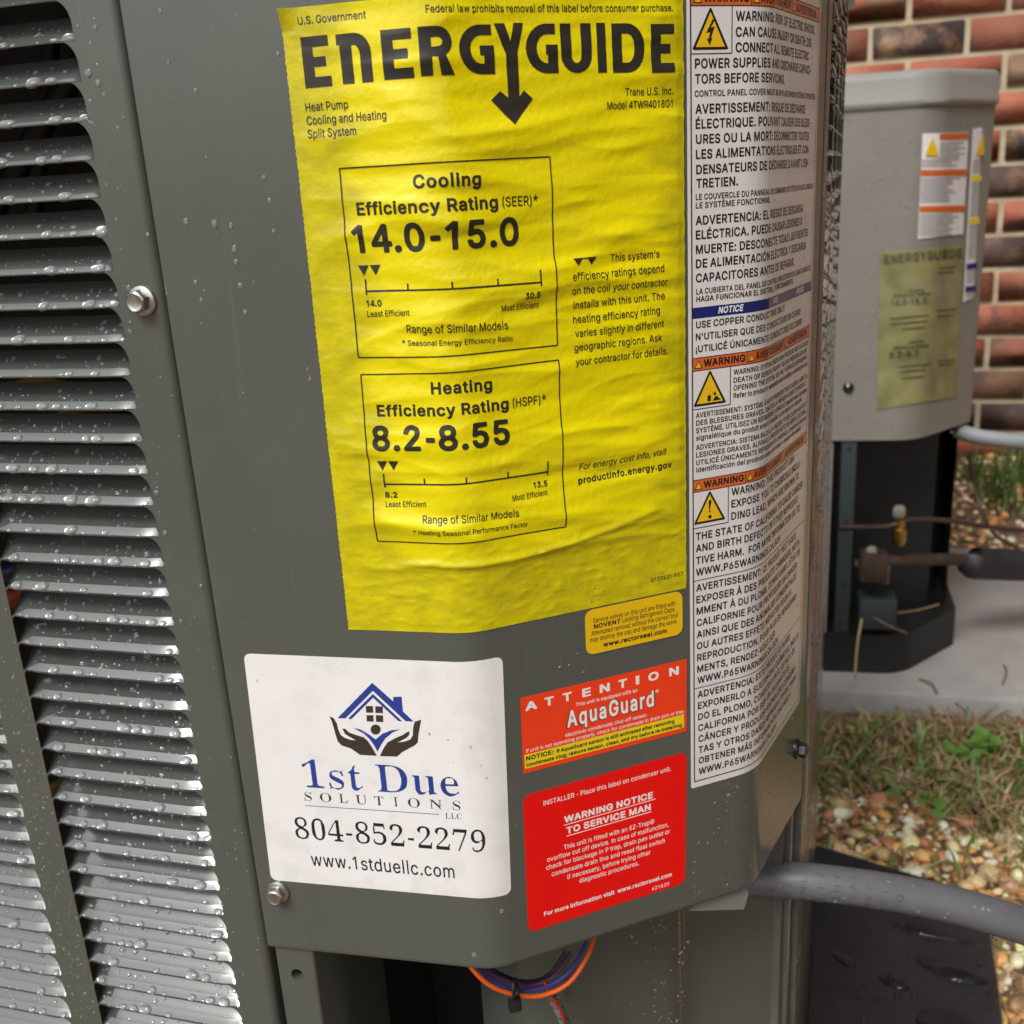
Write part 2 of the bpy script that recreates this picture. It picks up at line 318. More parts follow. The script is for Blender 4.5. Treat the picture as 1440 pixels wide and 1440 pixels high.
'k':(77,[9,89,19,90,21,88,22,41,23,42,49,67,62,68,64,66,63,64,38,39,66,4,67,2,66,1,51,1,27,29,21,24,21,1,18,0,10,0,8,1,8,87]),
'l':(38,[12,95,22,95,23,94,23,3,23,1,22,0,12,0,10,2,10,93,10,94]),
'm':(122,[99,1,98,0,90,0,86,1,86,48,84,53,78,56,73,57,69,56,65,53,62,50,60,45,60,1,58,0,48,1,47,3,47,48,44,54,35,57,27,54,24,51,22,47,21,42,21,1,19,0,8,1,8,3,8,66,10,68,21,67,22,62,30,68,35,69,42,69,51,65,57,59,64,66,72,69,82,69,91,65,97,58,100,50]),
'n':(83,[64,1,53,0,51,1,51,46,49,51,46,53,41,56,37,57,33,56,27,53,24,51,22,45,21,41,21,1,18,0,10,0,8,1,8,64,8,67,21,67,22,62,31,68,37,69,44,69,51,67,58,62,62,56,64,48,64,3]),
'o':(84,[46,0,31,-1,21,3,12,10,8,15,6,22,4,35,5,42,8,50,10,55,17,62,21,65,28,68,40,69,51,66,62,57,66,51,68,43,69,29,66,17,62,11,58,6,51,2],[33,11,42,12,49,15,53,22,55,32,54,43,51,50,45,55,37,57,30,55,24,51,21,46,19,39,19,28,22,19,26,14]),
'p':(85,[9,-24,8,-21,8,66,10,68,21,67,22,61,30,66,37,69,48,68,55,65,63,58,67,51,69,45,70,26,68,18,66,13,63,9,57,3,51,1,45,-1,32,0,22,6,21,-23,19,-24],[36,11,42,11,50,15,55,22,57,30,57,39,53,50,48,54,40,57,32,55,26,51,23,46,21,37,22,26,24,19,30,14]),
'q':(85,[66,-24,57,-24,54,-23,54,7,42,0,30,-1,24,1,18,4,12,10,8,15,5,26,4,35,5,43,7,50,10,56,17,62,21,65,28,68,37,69,45,67,53,60,55,67,64,68,67,66,67,-21],[39,11,46,14,51,19,53,27,54,36,52,45,49,51,44,55,36,57,27,54,24,52,21,48,19,39,19,29,21,20,25,15,31,12]),
'r':(53,[9,0,8,1,8,3,8,66,10,68,19,68,21,66,22,62,28,67,31,68,35,69,44,68,44,66,44,57,42,55,36,56,30,54,25,51,22,46,21,42,21,1,19,0]),
's':(74,[15,3,7,10,5,16,6,19,17,21,23,12,28,11,35,11,41,12,44,14,46,19,45,23,42,25,21,31,15,33,12,37,8,40,7,45,7,51,8,56,10,59,15,64,24,68,37,69,46,66,51,64,57,57,58,52,58,50,48,48,44,53,40,56,37,57,30,57,22,53,21,50,21,48,22,45,26,42,48,37,56,31,60,24,60,16,58,11,51,4,41,-1,26,-1]),
't':(47,[39,1,26,-1,21,1,14,6,11,10,10,14,10,55,9,56,1,57,0,58,0,64,1,67,10,68,10,82,12,84,23,84,24,82,24,68,36,68,37,66,37,58,37,57,26,56,24,55,24,17,24,14,27,12,36,12,37,11,39,3]),
'u':(83,[8,67,19,68,21,66,21,26,22,21,24,17,27,14,35,12,39,12,45,14,48,17,51,23,51,66,54,68,62,68,64,66,64,3,64,1,53,1,50,6,46,3,39,0,27,-1,19,3,14,6,10,12,8,25,8,64]),
'v':(79,[3,66,5,68,14,68,17,66,35,19,53,66,55,68,64,68,67,66,67,64,44,6,40,1,30,0,27,2,3,62]),
'w':(113,[97,66,77,1,67,0,64,1,50,46,49,45,37,1,33,0,26,0,23,1,3,65,3,67,14,68,17,66,30,21,44,67,55,68,58,66,69,24,71,22,84,66,87,68,95,68]),
'x':(76,[3,1,3,2,3,4,25,35,5,64,5,66,8,68,19,67,33,45,49,67,62,67,63,66,62,64,42,34,64,4,64,1,62,0,50,1,33,24,17,1]),
'y':(79,[9,-24,7,-21,9,-14,12,-12,17,-13,22,-11,24,-7,27,2,3,62,3,66,5,68,14,68,17,66,35,19,53,66,55,68,66,67,67,64,35,-14,30,-20,24,-23,19,-24]),
'z':(77,[6,1,6,3,6,10,42,55,40,55,8,56,7,58,8,66,10,68,60,67,60,65,60,57,26,14,27,13,60,12,61,10,60,1,58,0]),
'0':(91,[44,91,51,89,58,86,63,81,67,75,71,66,73,56,73,45,73,35,70,22,63,9,58,4,50,1,44,-1,37,-1,26,3,19,6,14,13,10,21,8,29,7,39,7,50,10,66,13,75,17,80,22,86,30,89,36,91],[44,78,35,78,28,73,25,68,22,62,21,50,21,34,24,22,31,14,37,12,42,12,46,13,52,17,57,26,59,35,60,46,57,64,52,73,48,77]),
'1':(82,[45,0,35,0,33,2,32,73,31,72,17,62,15,63,10,69,13,73,36,90,45,90,46,87,46,3,46,1]),
'2':(91,[11,1,10,3,11,11,48,49,53,56,55,64,55,70,53,73,50,76,44,78,36,78,30,76,26,73,24,69,24,64,22,62,13,62,10,64,10,67,12,74,15,80,21,85,30,89,36,91,42,91,54,88,60,84,66,76,69,68,68,58,64,50,58,42,32,14,33,13,68,13,70,11,70,1,67,0]),
'3':(91,[12,89,64,90,68,89,68,81,66,78,44,53,55,50,61,46,68,40,70,34,71,22,69,17,66,10,57,3,48,0,42,-1,31,-1,18,4,13,9,9,14,6,22,6,24,8,25,19,25,23,17,27,14,35,12,41,12,48,13,53,16,56,21,57,26,55,33,53,37,50,39,44,42,28,42,26,44,27,53,44,72,47,77,12,78,11,81,11,88]),
'4':(82,[57,90,58,87,58,33,59,32,70,32,71,30,71,22,69,20,58,19,58,3,57,1,46,0,44,2,44,20,3,20,1,22,1,30,43,89,46,91],[45,70,44,69,19,36,17,32,44,33]),
'5':(91,[66,89,66,86,66,79,66,78,28,77,26,58,27,57,37,60,44,60,54,57,60,53,68,44,70,37,71,28,69,18,64,10,58,4,53,2,41,-1,35,-1,26,1,19,5,14,10,11,15,10,24,12,25,22,25,25,18,30,14,36,12,42,12,48,14,53,17,57,26,57,32,53,41,49,45,42,48,32,47,23,42,13,43,12,44,11,50,15,89,18,90]),
'6':(91,[57,89,58,87,37,57,37,56,48,56,53,55,59,51,65,46,69,39,70,33,70,24,69,18,64,9,59,5,54,2,44,-1,32,0,22,4,14,14,11,20,10,28,11,39,19,55,43,89,45,90],[40,11,45,12,51,15,55,21,57,26,56,34,53,39,49,43,41,46,33,44,28,41,24,35,23,28,24,24,27,17,32,13]),
'7':(91,[17,1,16,2,17,4,55,76,53,77,12,77,10,79,10,89,13,90,69,89,70,87,70,76,31,2,28,0]),
'8':(91,[44,91,53,89,58,86,63,82,68,75,69,69,68,60,64,53,58,47,66,41,70,35,72,29,72,20,68,11,59,3,49,-1,36,-1,26,1,18,5,13,10,9,16,8,26,10,35,13,40,22,47,16,52,13,57,12,61,11,68,12,75,15,80,22,86,32,90],[22,23,24,18,28,14,36,12,44,12,49,12,55,16,57,20,58,26,57,32,54,35,48,39,40,40,32,39,25,34,22,28],[25,63,27,59,31,55,37,53,44,53,49,55,52,57,55,62,55,67,53,73,49,76,44,78,36,78,32,77,27,73,25,68]),
'9':(91,[23,1,22,3,44,33,42,33,32,34,27,35,21,39,16,43,12,50,10,55,10,62,11,71,15,80,22,86,27,89,37,91,50,89,60,84,68,75,70,64,69,53,62,37,38,3,35,0],[40,79,32,77,27,72,24,65,24,58,25,53,30,48,35,45,41,44,49,47,53,51,56,56,57,64,55,70,51,75,45,78]),
'.':(39,[8,12,13,17,19,17,22,16,25,14,26,10,26,6,24,3,21,0,14,0,10,1,8,4]),
',':(39,[6,-20,5,-18,10,14,13,15,24,15,26,13,17,-19,14,-20]),
':':(39,[8,12,13,17,19,17,22,16,25,14,26,10,26,6,24,3,21,0,14,0,10,1,8,4],[8,52,8,59,13,64,18,65,22,64,24,62,26,58,26,51,21,47,13,47]),
';':(39,[6,-20,5,-18,10,14,13,15,24,15,26,13,17,-19,14,-20],[9,53,10,60,12,62,15,64,18,65,22,64,26,62,28,58,27,51,24,49,22,47,14,48,11,50]),
'-':(91,[19,43,21,44,59,44,61,43,61,34,59,33,21,33,19,34]),
'(':(56,[41,-16,31,-16,29,-14,19,6,15,27,15,46,17,63,25,86,29,93,32,94,41,94,43,93,34,72,30,57,28,44,28,30,30,19,35,4,42,-13,42,-15]),
')':(56,[8,94,17,94,19,93,24,84,28,73,33,48,34,34,31,12,22,-9,19,-15,17,-16,8,-16,6,-14,17,15,21,37,18,58,12,80,6,92,6,94]),
'*':(79,[28,95,40,95,42,94,40,76,40,73,62,78,64,77,66,66,65,65,45,63,45,61,57,45,55,43,46,39,43,40,35,57,26,39,23,39,14,43,12,46,24,61,24,63,22,64,9,64,5,65,4,66,5,76,6,78,28,73,27,93,27,94]),
"'":(43,[14,55,12,57,11,88,13,90,23,90,25,89,25,87,24,56,22,55]),
'!':(41,[26,5,24,2,21,0,14,0,9,4,8,7,8,10,9,13,13,17,19,17,22,16,26,12],[22,28,13,28,10,30,10,87,10,89,12,90,23,90,24,88,24,47,24,29]),
'/':(51,[3,-13,1,-12,2,-8,30,92,32,94,42,94,43,93,42,89,14,-12,13,-13]),
'¡':(41,[13,40,22,40,24,39,25,-18,25,-20,23,-21,12,-21,10,-19,10,29,11,39],[8,60,10,66,13,68,17,69,23,67,26,64,27,60,24,55,22,51,18,51,12,53,9,55]),
'É':(84,[67,1,13,0,10,1,10,87,10,89,64,90,68,89,68,79,66,77,24,77,23,76,23,75,24,52,62,52,64,51,64,49,64,41,63,39,24,39,23,14,66,13,68,10,68,3],[55,114,55,112,44,96,36,96,33,97,33,100,41,115,53,115]),
'È':(84,[67,1,13,0,10,1,10,87,10,89,64,90,68,89,68,79,66,77,24,77,23,76,23,75,24,52,62,52,64,51,64,49,64,41,63,39,24,39,23,14,66,13,68,10,68,3],[22,114,24,115,36,114,40,105,44,97,42,96,33,96,22,112]),
'Ê':(84,[67,1,13,0,10,1,10,87,10,89,64,90,68,89,68,79,66,77,24,77,23,76,23,75,24,52,62,52,64,51,64,49,64,41,63,39,24,39,23,14,66,13,68,10,68,3],[59,98,58,96,46,97,39,105,30,97,19,96,18,99,32,115,42,115,45,114,58,100]),
'À':(96,[36,90,49,90,51,88,81,8,83,3,82,1,71,0,69,1,60,24,58,24,26,24,17,1,14,0,5,0,2,1,2,4,33,86],[42,73,30,38,32,37,54,37,55,39],[26,114,28,115,40,114,44,105,48,97,46,96,37,96,26,112]),
'Á':(96,[36,90,49,90,51,88,81,8,83,3,82,1,71,0,69,1,60,24,58,24,26,24,17,1,14,0,5,0,2,1,2,4,33,86],[42,73,30,38,32,37,54,37,55,39],[58,114,58,112,48,96,40,96,37,97,37,100,45,115,57,115]),
'Ú':(104,[82,89,82,87,82,28,81,21,78,14,73,8,66,3,53,-1,36,-1,24,4,15,12,12,18,10,25,10,89,12,90,21,90,23,88,23,31,26,22,28,19,33,15,37,13,46,12,58,14,63,18,67,24,68,30,68,88,71,90],[62,114,62,112,51,96,42,96,40,97,44,105,49,114,59,115]),
'Ó':(107,[51,91,60,89,68,86,72,83,78,76,86,64,88,55,89,42,87,32,84,21,78,13,73,7,68,4,59,1,51,-1,42,-1,32,2,26,4,14,16,10,23,7,32,6,40,6,50,8,62,11,69,16,77,22,83,27,86,36,89,42,91],[51,12,63,17,69,24,72,28,75,39,75,51,70,65,63,73,53,78,42,78,32,73,25,66,22,60,20,52,20,38,22,30,24,25,31,17,42,12],[64,114,64,112,53,96,44,96,42,97,50,114,62,115]),
'Ñ':(105,[83,89,84,87,84,1,81,0,69,0,67,1,24,67,23,64,23,2,21,0,10,1,10,3,10,89,13,90,23,90,26,89,68,23,69,26,69,88,72,90],[28,101,29,108,32,111,35,113,42,113,53,109,54,109,57,113,63,113,65,112,65,108,64,104,58,100,54,98,50,100,40,104,39,103,36,99,30,99]),
'Í':(61,[48,1,8,0,4,1,4,10,5,12,18,13,19,14,20,15,20,76,18,77,5,78,4,79,4,86,5,89,46,90,49,89,49,80,48,78,35,77,33,76,33,75,33,14,35,13,48,12,49,11,49,4],[42,114,43,112,41,109,32,96,23,96,21,97,30,114,40,115]),
'é':(81,[33,69,44,68,50,66,55,62,63,53,67,41,67,31,66,30,21,30,19,28,20,22,23,17,28,13,33,11,41,11,45,12,49,15,54,21,63,19,66,17,66,15,64,11,58,5,53,2,44,-1,28,-1,18,4,10,13,5,26,4,33,5,42,7,49,10,55,17,62,22,66],[53,42,51,48,48,53,41,56,36,57,30,55,26,53,22,49,19,42,22,40,51,40],[53,93,53,91,41,74,32,74,31,75,31,77,39,93,50,93]),
'è':(81,[33,69,44,68,50,66,55,62,63,53,67,41,67,31,66,30,21,30,19,28,20,22,23,17,28,13,33,11,41,11,45,12,49,15,54,21,63,19,66,17,66,15,64,11,58,5,53,2,44,-1,28,-1,18,4,10,13,5,26,4,33,5,42,7,49,10,55,17,62,22,66],[53,42,51,48,48,53,41,56,36,57,30,55,26,53,22,49,19,42,22,40,51,40],[19,93,22,93,33,93,41,77,41,75,39,74,31,75,19,91]),
'à':(79,[60,1,49,1,46,6,41,2,37,0,23,-1,14,3,8,7,4,14,4,21,5,28,9,33,18,38,44,42,46,43,48,45,47,50,45,53,41,55,37,57,32,57,24,54,18,47,8,50,6,51,7,55,14,63,23,68,37,69,45,68,50,65,57,59,60,54,61,46,61,3],[48,31,46,32,30,29,22,26,19,24,17,20,19,15,22,12,27,11,35,11,41,14,45,17,47,21],[17,93,19,93,31,93,39,77,39,75,37,74,28,74,17,91]),
'ó':(84,[46,0,31,-1,21,3,12,10,8,15,6,22,4,35,5,42,8,50,10,55,17,62,21,65,28,68,40,69,51,66,62,57,66,51,68,43,69,29,66,17,62,11,58,6,51,2],[33,11,42,12,49,15,53,22,55,32,54,43,51,50,45,55,37,57,30,55,24,51,21,46,19,39,19,28,22,19,26,14],[53,93,53,91,42,74,33,74,31,75,32,77,40,93,51,93]),
'í':(35,[9,68,19,68,21,66,21,3,19,0,9,0,8,2,8,65],[31,93,32,91,30,87,20,74,12,74,9,75,10,77,18,93,28,93]),
'ñ':(83,[64,1,53,0,51,1,51,46,49,51,46,53,41,56,37,57,33,56,27,53,24,51,22,45,21,41,21,1,18,0,10,0,8,1,8,64,8,67,21,67,22,62,31,68,37,69,44,69,51,67,58,62,62,56,64,48,64,3],[55,89,53,81,48,77,40,77,30,81,26,76,19,76,17,78,19,86,24,91,31,91,42,87,44,87,46,91,54,91]),
'ú':(83,[8,67,19,68,21,66,21,26,22,21,24,17,27,14,35,12,39,12,45,14,48,17,51,23,51,66,54,68,62,68,64,66,64,3,64,1,53,1,50,6,46,3,39,0,27,-1,19,3,14,6,10,12,8,25,8,64],[53,93,51,88,41,75,32,74,31,75,33,82,39,93,51,93]),
'®':(119,[10,67,15,75,22,81,28,86,39,89,48,91,58,91,66,89,76,86,85,79,91,73,94,68,98,59,100,45,99,34,96,24,90,15,82,8,73,3,66,1,58,-1,48,-1,39,1,28,4,22,9,15,15,10,23,6,31,5,39,5,52,6,59],[24,70,19,64,15,55,15,40,17,32,20,26,23,21,28,16,37,11,44,9,53,8,66,10,73,14,76,17,64,17,52,37,50,38,46,37,46,18,42,17,36,17,35,18,34,71,35,73,36,73,59,72,66,69,69,66,72,62,73,53,71,48,64,42,64,40,77,17,82,21,89,33,90,40,90,50,85,64,77,73,68,79,59,82,53,82,39,80,28,74],[47,48,53,48,58,51,60,56,58,60,54,62,46,62]),
'+':(91,[71,40,71,32,69,30,46,29,46,8,45,6,36,6,33,6,33,29,12,30,10,31,10,39,10,41,33,42,33,63,35,65,44,65,46,64,47,42,68,41]),
},
'B': {
'A':(101,[85,1,80,0,71,0,67,1,65,4,58,22,55,23,27,22,18,1,15,0,4,0,-1,2,-1,5,-1,8,30,85,33,89,36,90,49,90,53,87,84,11,86,5],[42,62,34,41,36,40,50,40,50,43]),
'B':(96,[8,89,13,90,51,89,63,85,71,78,74,72,75,64,73,55,68,47,73,42,76,37,78,30,78,24,76,14,69,7,63,3,50,0,12,0,8,2,6,6,6,84],[27,37,26,20,27,18,49,18,54,19,58,23,58,26,58,30,56,33,51,35,42,37],[27,55,45,55,48,55,51,57,54,60,55,67,51,71,46,72,27,72,26,70]),
'C':(106,[73,84,80,77,85,70,88,62,86,57,82,56,71,57,68,58,64,66,59,71,51,73,40,72,33,69,30,66,25,58,23,51,23,39,24,33,30,24,36,19,42,17,51,17,59,19,64,24,69,33,73,34,85,33,87,32,88,28,84,17,80,13,73,6,64,2,55,-1,50,-1,39,-1,30,2,21,6,13,14,9,19,4,30,3,39,3,50,4,57,7,68,11,74,23,85,39,91,45,91,55,91,68,87]),
'D':(105,[8,1,6,6,6,84,8,89,12,90,45,90,59,87,71,80,78,74,82,67,85,58,86,51,86,39,85,32,81,22,77,15,69,8,64,6,50,1,44,0,13,0],[27,18,42,17,50,19,58,24,63,30,66,42,66,53,62,63,58,67,53,70,44,73,28,73,26,71]),
'E':(88,[69,1,66,0,13,0,8,2,6,6,6,84,8,89,12,90,64,90,69,88,71,85,71,77,68,73,66,73,28,73,27,72,26,70,27,55,63,54,66,53,68,49,68,40,66,38,63,37,27,37,27,18,66,17,68,17,71,13,71,4]),
'F':(87,[9,1,7,2,6,6,6,84,7,88,13,90,64,90,68,89,70,86,70,77,68,73,64,73,28,73,26,71,27,53,60,53,63,52,66,48,66,40,65,38,60,36,27,35,26,5,26,2,21,0]),
'G':(108,[17,81,26,86,31,89,39,91,50,91,59,89,68,86,75,83,81,76,86,69,88,63,88,60,86,57,81,56,69,57,64,66,59,70,51,73,42,73,36,71,30,66,24,57,23,51,23,39,24,33,28,26,32,22,37,19,44,17,53,17,58,19,63,22,68,31,67,32,51,32,48,33,46,39,46,45,48,48,53,49,84,49,87,48,89,44,88,26,83,15,75,7,67,3,59,1,51,-1,42,-1,27,3,18,9,12,14,5,27,3,39,3,50,4,58,7,68,12,76]),
'H':(108,[84,1,81,0,71,0,66,2,65,5,65,36,64,37,62,37,27,37,26,5,26,2,21,0,12,0,8,1,6,6,6,84,8,89,12,90,21,90,26,88,26,85,26,56,27,55,30,55,64,55,65,85,66,88,71,90,81,90,84,89,86,84,86,6]),
'I':(43,[9,0,30,0,30,90,9,90]),
'J':(84,[62,89,64,85,64,28,64,21,61,14,58,10,53,4,44,1,36,-1,28,-1,15,3,8,8,4,14,1,24,1,32,2,34,6,36,19,35,22,32,22,22,26,18,30,17,35,17,40,19,43,22,44,26,44,86,45,89,49,90]),
'K':(98,[82,1,77,0,66,0,63,1,35,36,26,28,26,5,26,2,21,0,12,0,8,1,6,6,6,84,8,89,12,90,21,90,26,88,26,85,26,57,27,56,62,89,66,90,78,90,82,89,84,86,82,82,51,53,50,50,82,8,84,4]),
'L':(83,[9,89,22,89,25,89,26,86,27,18,63,17,66,17,68,15,68,12,68,4,66,1,62,0,12,0,7,2,6,6,6,85,7,88]),
'M':(130,[8,89,12,90,26,90,31,88,55,31,80,88,85,90,100,90,104,89,105,84,105,6,104,1,100,0,90,0,87,1,86,3,85,47,82,44,65,3,63,1,51,0,46,3,29,43,27,46,26,3,24,1,21,0,12,0,8,1,6,6,6,84]),
'N':(109,[85,89,87,84,87,6,86,1,80,0,68,0,65,1,27,55,26,53,26,4,24,1,22,0,12,0,8,1,6,6,6,84,8,89,13,90,24,90,28,89,66,35,66,37,66,86,68,89,71,90,82,90]),
'O':(111,[71,5,64,2,51,-1,42,-1,36,1,28,3,21,7,14,14,9,20,4,30,3,39,3,50,4,57,8,69,11,74,23,85,39,91,50,91,57,90,65,88,73,84,81,76,84,72,88,66,91,54,92,46,91,36,88,24,84,17,81,13],[51,73,42,73,33,69,27,62,24,57,23,51,23,39,24,33,27,28,33,21,42,17,53,17,62,21,68,28,71,39,71,51,68,62,61,69]),
'P':(94,[9,1,7,2,6,6,6,84,7,88,12,90,46,90,59,87,64,84,73,76,76,66,76,54,72,43,65,36,55,32,46,30,27,30,26,5,26,2,21,0],[27,48,45,48,53,50,55,55,57,58,56,64,55,68,51,71,46,72,27,72]),
'Q':(111,[85,-6,81,-8,71,-7,68,-6,60,1,51,-1,44,-1,33,1,23,5,11,16,7,22,4,32,3,40,3,50,4,60,8,70,14,76,21,83,30,87,39,90,44,91,55,91,64,88,73,84,81,76,84,73,89,62,92,47,91,36,88,24,84,17,78,10,86,-1,87,-3],[51,73,42,73,33,69,27,62,24,57,23,51,23,39,24,33,27,28,33,21,42,17,47,18,40,27,39,30,41,33,45,34,55,33,58,33,66,26,69,32,71,39,71,51,68,62,61,69]),
'R':(94,[8,89,13,90,51,89,62,86,71,78,75,73,76,67,77,61,76,55,73,45,62,35,79,8,80,4,78,1,73,0,63,0,59,1,42,31,39,32,28,32,26,31,26,5,25,1,19,0,12,0,8,1,6,6,6,84],[27,50,44,49,50,50,53,52,55,55,57,59,57,63,55,68,50,71,46,72,27,72]),
'S':(94,[14,5,8,10,4,16,3,25,3,28,5,30,9,30,21,30,22,28,24,22,27,20,32,17,36,17,45,17,50,19,55,22,57,27,55,30,51,33,24,40,15,45,10,50,6,55,4,63,5,70,8,76,12,80,18,86,32,91,45,91,51,89,62,86,70,79,73,75,75,67,75,64,73,62,69,60,58,62,52,70,48,73,42,73,36,73,30,71,26,68,25,63,27,60,33,57,58,50,63,48,72,40,75,37,76,31,76,22,73,14,71,10,63,4,58,1,48,-1,28,-1,21,2]),
'T':(94,[45,0,33,1,31,1,30,4,30,71,28,73,6,73,3,74,1,76,1,85,4,89,8,90,72,90,78,88,78,85,78,77,76,73,73,73,51,73,50,71,50,5,49,1]),
'U':(108,[84,89,86,85,86,30,83,19,79,13,75,8,67,3,53,-1,35,0,27,3,19,6,10,15,6,26,6,84,8,88,12,90,21,90,26,88,26,85,26,33,27,28,30,22,35,19,40,17,46,17,54,18,60,21,63,24,65,30,65,84,66,88,71,90,81,90]),
'V':(101,[0,89,4,90,14,90,17,89,19,87,42,28,66,88,69,90,80,90,86,88,86,85,84,77,55,7,52,1,49,0,36,0,33,1,32,3,-1,82,-1,86]),
'W':(141,[122,88,123,84,100,9,96,1,94,0,81,0,77,2,60,53,59,51,45,2,41,0,30,0,24,2,-1,83,-1,86,0,89,4,90,14,90,19,88,32,39,35,35,49,84,51,89,55,90,67,90,71,88,87,35,103,88,105,89,109,90,118,90]),
'X':(99,[0,1,-1,4,0,7,30,46,1,83,1,86,2,89,6,90,18,90,22,89,42,62,63,89,66,90,77,90,82,89,83,86,82,82,55,46,84,8,85,4,84,1,78,0,68,0,64,1,42,30,19,1,17,0,5,0]),
'Y':(99,[48,0,36,0,32,2,32,5,32,37,-1,82,-1,86,1,89,15,90,19,89,41,57,42,57,64,89,68,90,80,90,84,88,85,86,84,82,52,37,52,4,51,1]),
'Z':(92,[73,1,69,0,9,0,4,1,3,5,3,14,47,71,45,73,8,73,5,73,3,77,3,86,4,89,8,90,68,90,73,89,75,85,74,76,31,19,32,17,69,17,73,17,75,13,75,4]),
'a':(83,[63,1,59,0,50,0,44,3,33,-1,23,-1,12,3,5,8,1,15,1,21,2,29,5,35,10,39,18,41,40,44,44,46,42,51,36,53,31,53,26,51,21,45,18,44,5,48,3,51,3,53,6,59,12,64,23,69,37,70,50,67,54,65,59,60,63,53,64,46,64,5],[44,28,42,28,24,26,21,23,21,20,22,18,26,16,35,16,39,18,42,21,44,25]),
'b':(90,[6,89,19,90,23,89,24,85,24,67,37,70,48,69,60,64,65,60,68,55,73,41,73,24,68,12,57,3,49,0,44,-1,36,-1,24,3,19,0,9,0,5,2,4,6,4,84,5,88],[36,16,42,16,48,19,51,24,53,30,53,39,51,46,46,51,40,53,35,52,30,50,26,44,24,39,24,32,27,23,31,18]),
'c':(84,[62,8,57,4,50,1,42,-1,32,-1,23,1,18,3,10,10,6,15,3,24,1,35,2,42,4,51,10,59,17,65,23,68,30,69,39,70,53,67,58,64,63,59,66,55,68,50,68,46,66,45,53,42,50,44,48,48,44,51,36,53,31,52,26,49,23,44,22,39,22,26,27,19,31,17,39,16,44,17,47,20,50,25,54,27,67,24,69,20,66,13]),
'd':(90,[68,89,69,88,70,84,70,6,69,2,66,0,57,0,53,1,50,3,40,-1,31,-1,18,3,13,6,8,11,5,16,2,26,1,34,2,42,4,51,7,56,15,64,24,69,31,70,37,70,50,66,51,85,51,88,57,90],[39,16,44,18,48,22,50,28,51,37,49,45,46,49,41,52,35,53,27,50,24,45,22,39,22,30,24,23,27,19,33,16]),
'e':(86,[19,66,33,70,44,69,52,67,57,64,66,55,69,48,70,41,70,32,68,29,64,28,24,28,22,26,23,24,26,20,30,17,33,16,41,16,45,17,48,19,51,24,54,25,67,22,69,19,68,15,64,10,60,5,55,3,48,0,32,-1,18,3,7,14,2,26,1,33,2,42,4,51,8,57,15,64],[23,45,27,44,48,44,49,45,45,50,41,52,36,53,31,52,28,51,24,48]),
'f':(56,[14,0,11,1,10,4,10,51,8,53,1,53,-2,54,-3,57,-3,65,0,68,9,69,11,81,15,87,19,89,31,93,37,93,45,91,47,90,48,87,44,77,40,75,32,76,30,73,31,69,40,69,44,68,45,64,45,58,44,55,42,53,31,53,30,51,30,4,28,1,26,1]),
'g':(90,[69,68,71,64,71,3,70,-4,66,-12,58,-19,44,-24,30,-24,19,-21,14,-19,8,-13,4,-8,6,-4,9,-2,18,2,21,1,28,-6,35,-7,39,-7,42,-6,48,-4,50,-1,51,3,50,4,44,2,37,1,28,1,18,4,9,12,3,22,1,33,3,46,8,57,15,65,28,69,39,70,50,66,55,69,66,69],[37,53,32,52,27,50,23,45,22,39,22,30,24,24,30,19,36,17,42,19,46,21,50,26,51,33,50,42,48,48,44,51]),
'h':(87,[6,89,19,90,23,89,24,85,25,67,37,70,46,69,55,66,64,59,68,48,68,5,66,1,63,0,53,0,48,2,48,5,48,45,46,49,44,51,37,53,33,52,30,51,25,45,24,41,24,5,24,2,22,1,18,0,9,0,5,2,4,6,4,84,5,88]),
'i':(39,[19,0,9,1,6,1,4,4,4,64,6,68,9,69,21,69,23,68,24,64,24,5,23,1],[3,82,4,87,6,90,12,92,17,92,21,91,24,89,27,82,25,76,23,73,18,71,13,71,6,75,4,77]),
'j':(39,[19,69,23,68,24,64,24,-5,22,-13,15,-19,5,-22,-3,-22,-5,-21,-6,-19,-6,-10,-5,-7,3,-5,4,-3,4,64,6,68,9,69],[3,82,4,87,6,90,12,92,17,92,21,91,24,89,27,82,25,76,23,73,18,71,13,71,8,73,5,75]),
'k':(81,[6,89,19,90,24,88,24,85,24,48,27,49,48,68,62,69,67,67,68,64,66,62,42,39,69,8,70,4,68,1,64,0,53,0,50,1,27,26,24,24,24,5,23,1,19,0,10,0,5,2,4,6,4,84,5,88]),
'l':(42,[22,0,10,1,8,1,6,4,6,90,8,94,12,95,22,95,25,94,26,91,26,5,25,1]),
'm':(126,[102,2,98,0,89,0,84,2,83,5,83,48,80,52,73,53,68,51,65,49,64,45,64,5,63,2,58,0,49,0,45,1,44,5,44,48,41,51,35,53,30,51,25,46,24,5,24,2,19,0,9,0,6,1,4,6,4,64,5,67,9,69,18,69,24,67,35,70,42,70,50,68,57,63,63,67,69,69,81,70,87,69,93,66,100,59,103,50,103,6]),
'n':(87,[66,1,63,0,53,0,48,2,48,5,48,45,46,49,44,51,37,53,33,52,30,51,25,45,24,41,24,5,24,2,19,0,9,0,6,1,4,5,4,64,6,68,9,69,19,69,24,66,33,69,44,70,53,68,61,62,65,57,68,48,68,5]),
'o':(88,[59,6,53,2,46,0,31,-1,18,3,9,11,6,16,3,24,1,37,2,42,5,51,8,57,14,63,22,67,28,69,40,70,54,66,64,58,70,48,72,39,72,31,68,17,65,12],[33,16,40,16,46,19,51,26,52,32,51,40,49,46,44,51,37,53,32,52,28,51,24,46,22,39,22,30,23,26,27,19]),
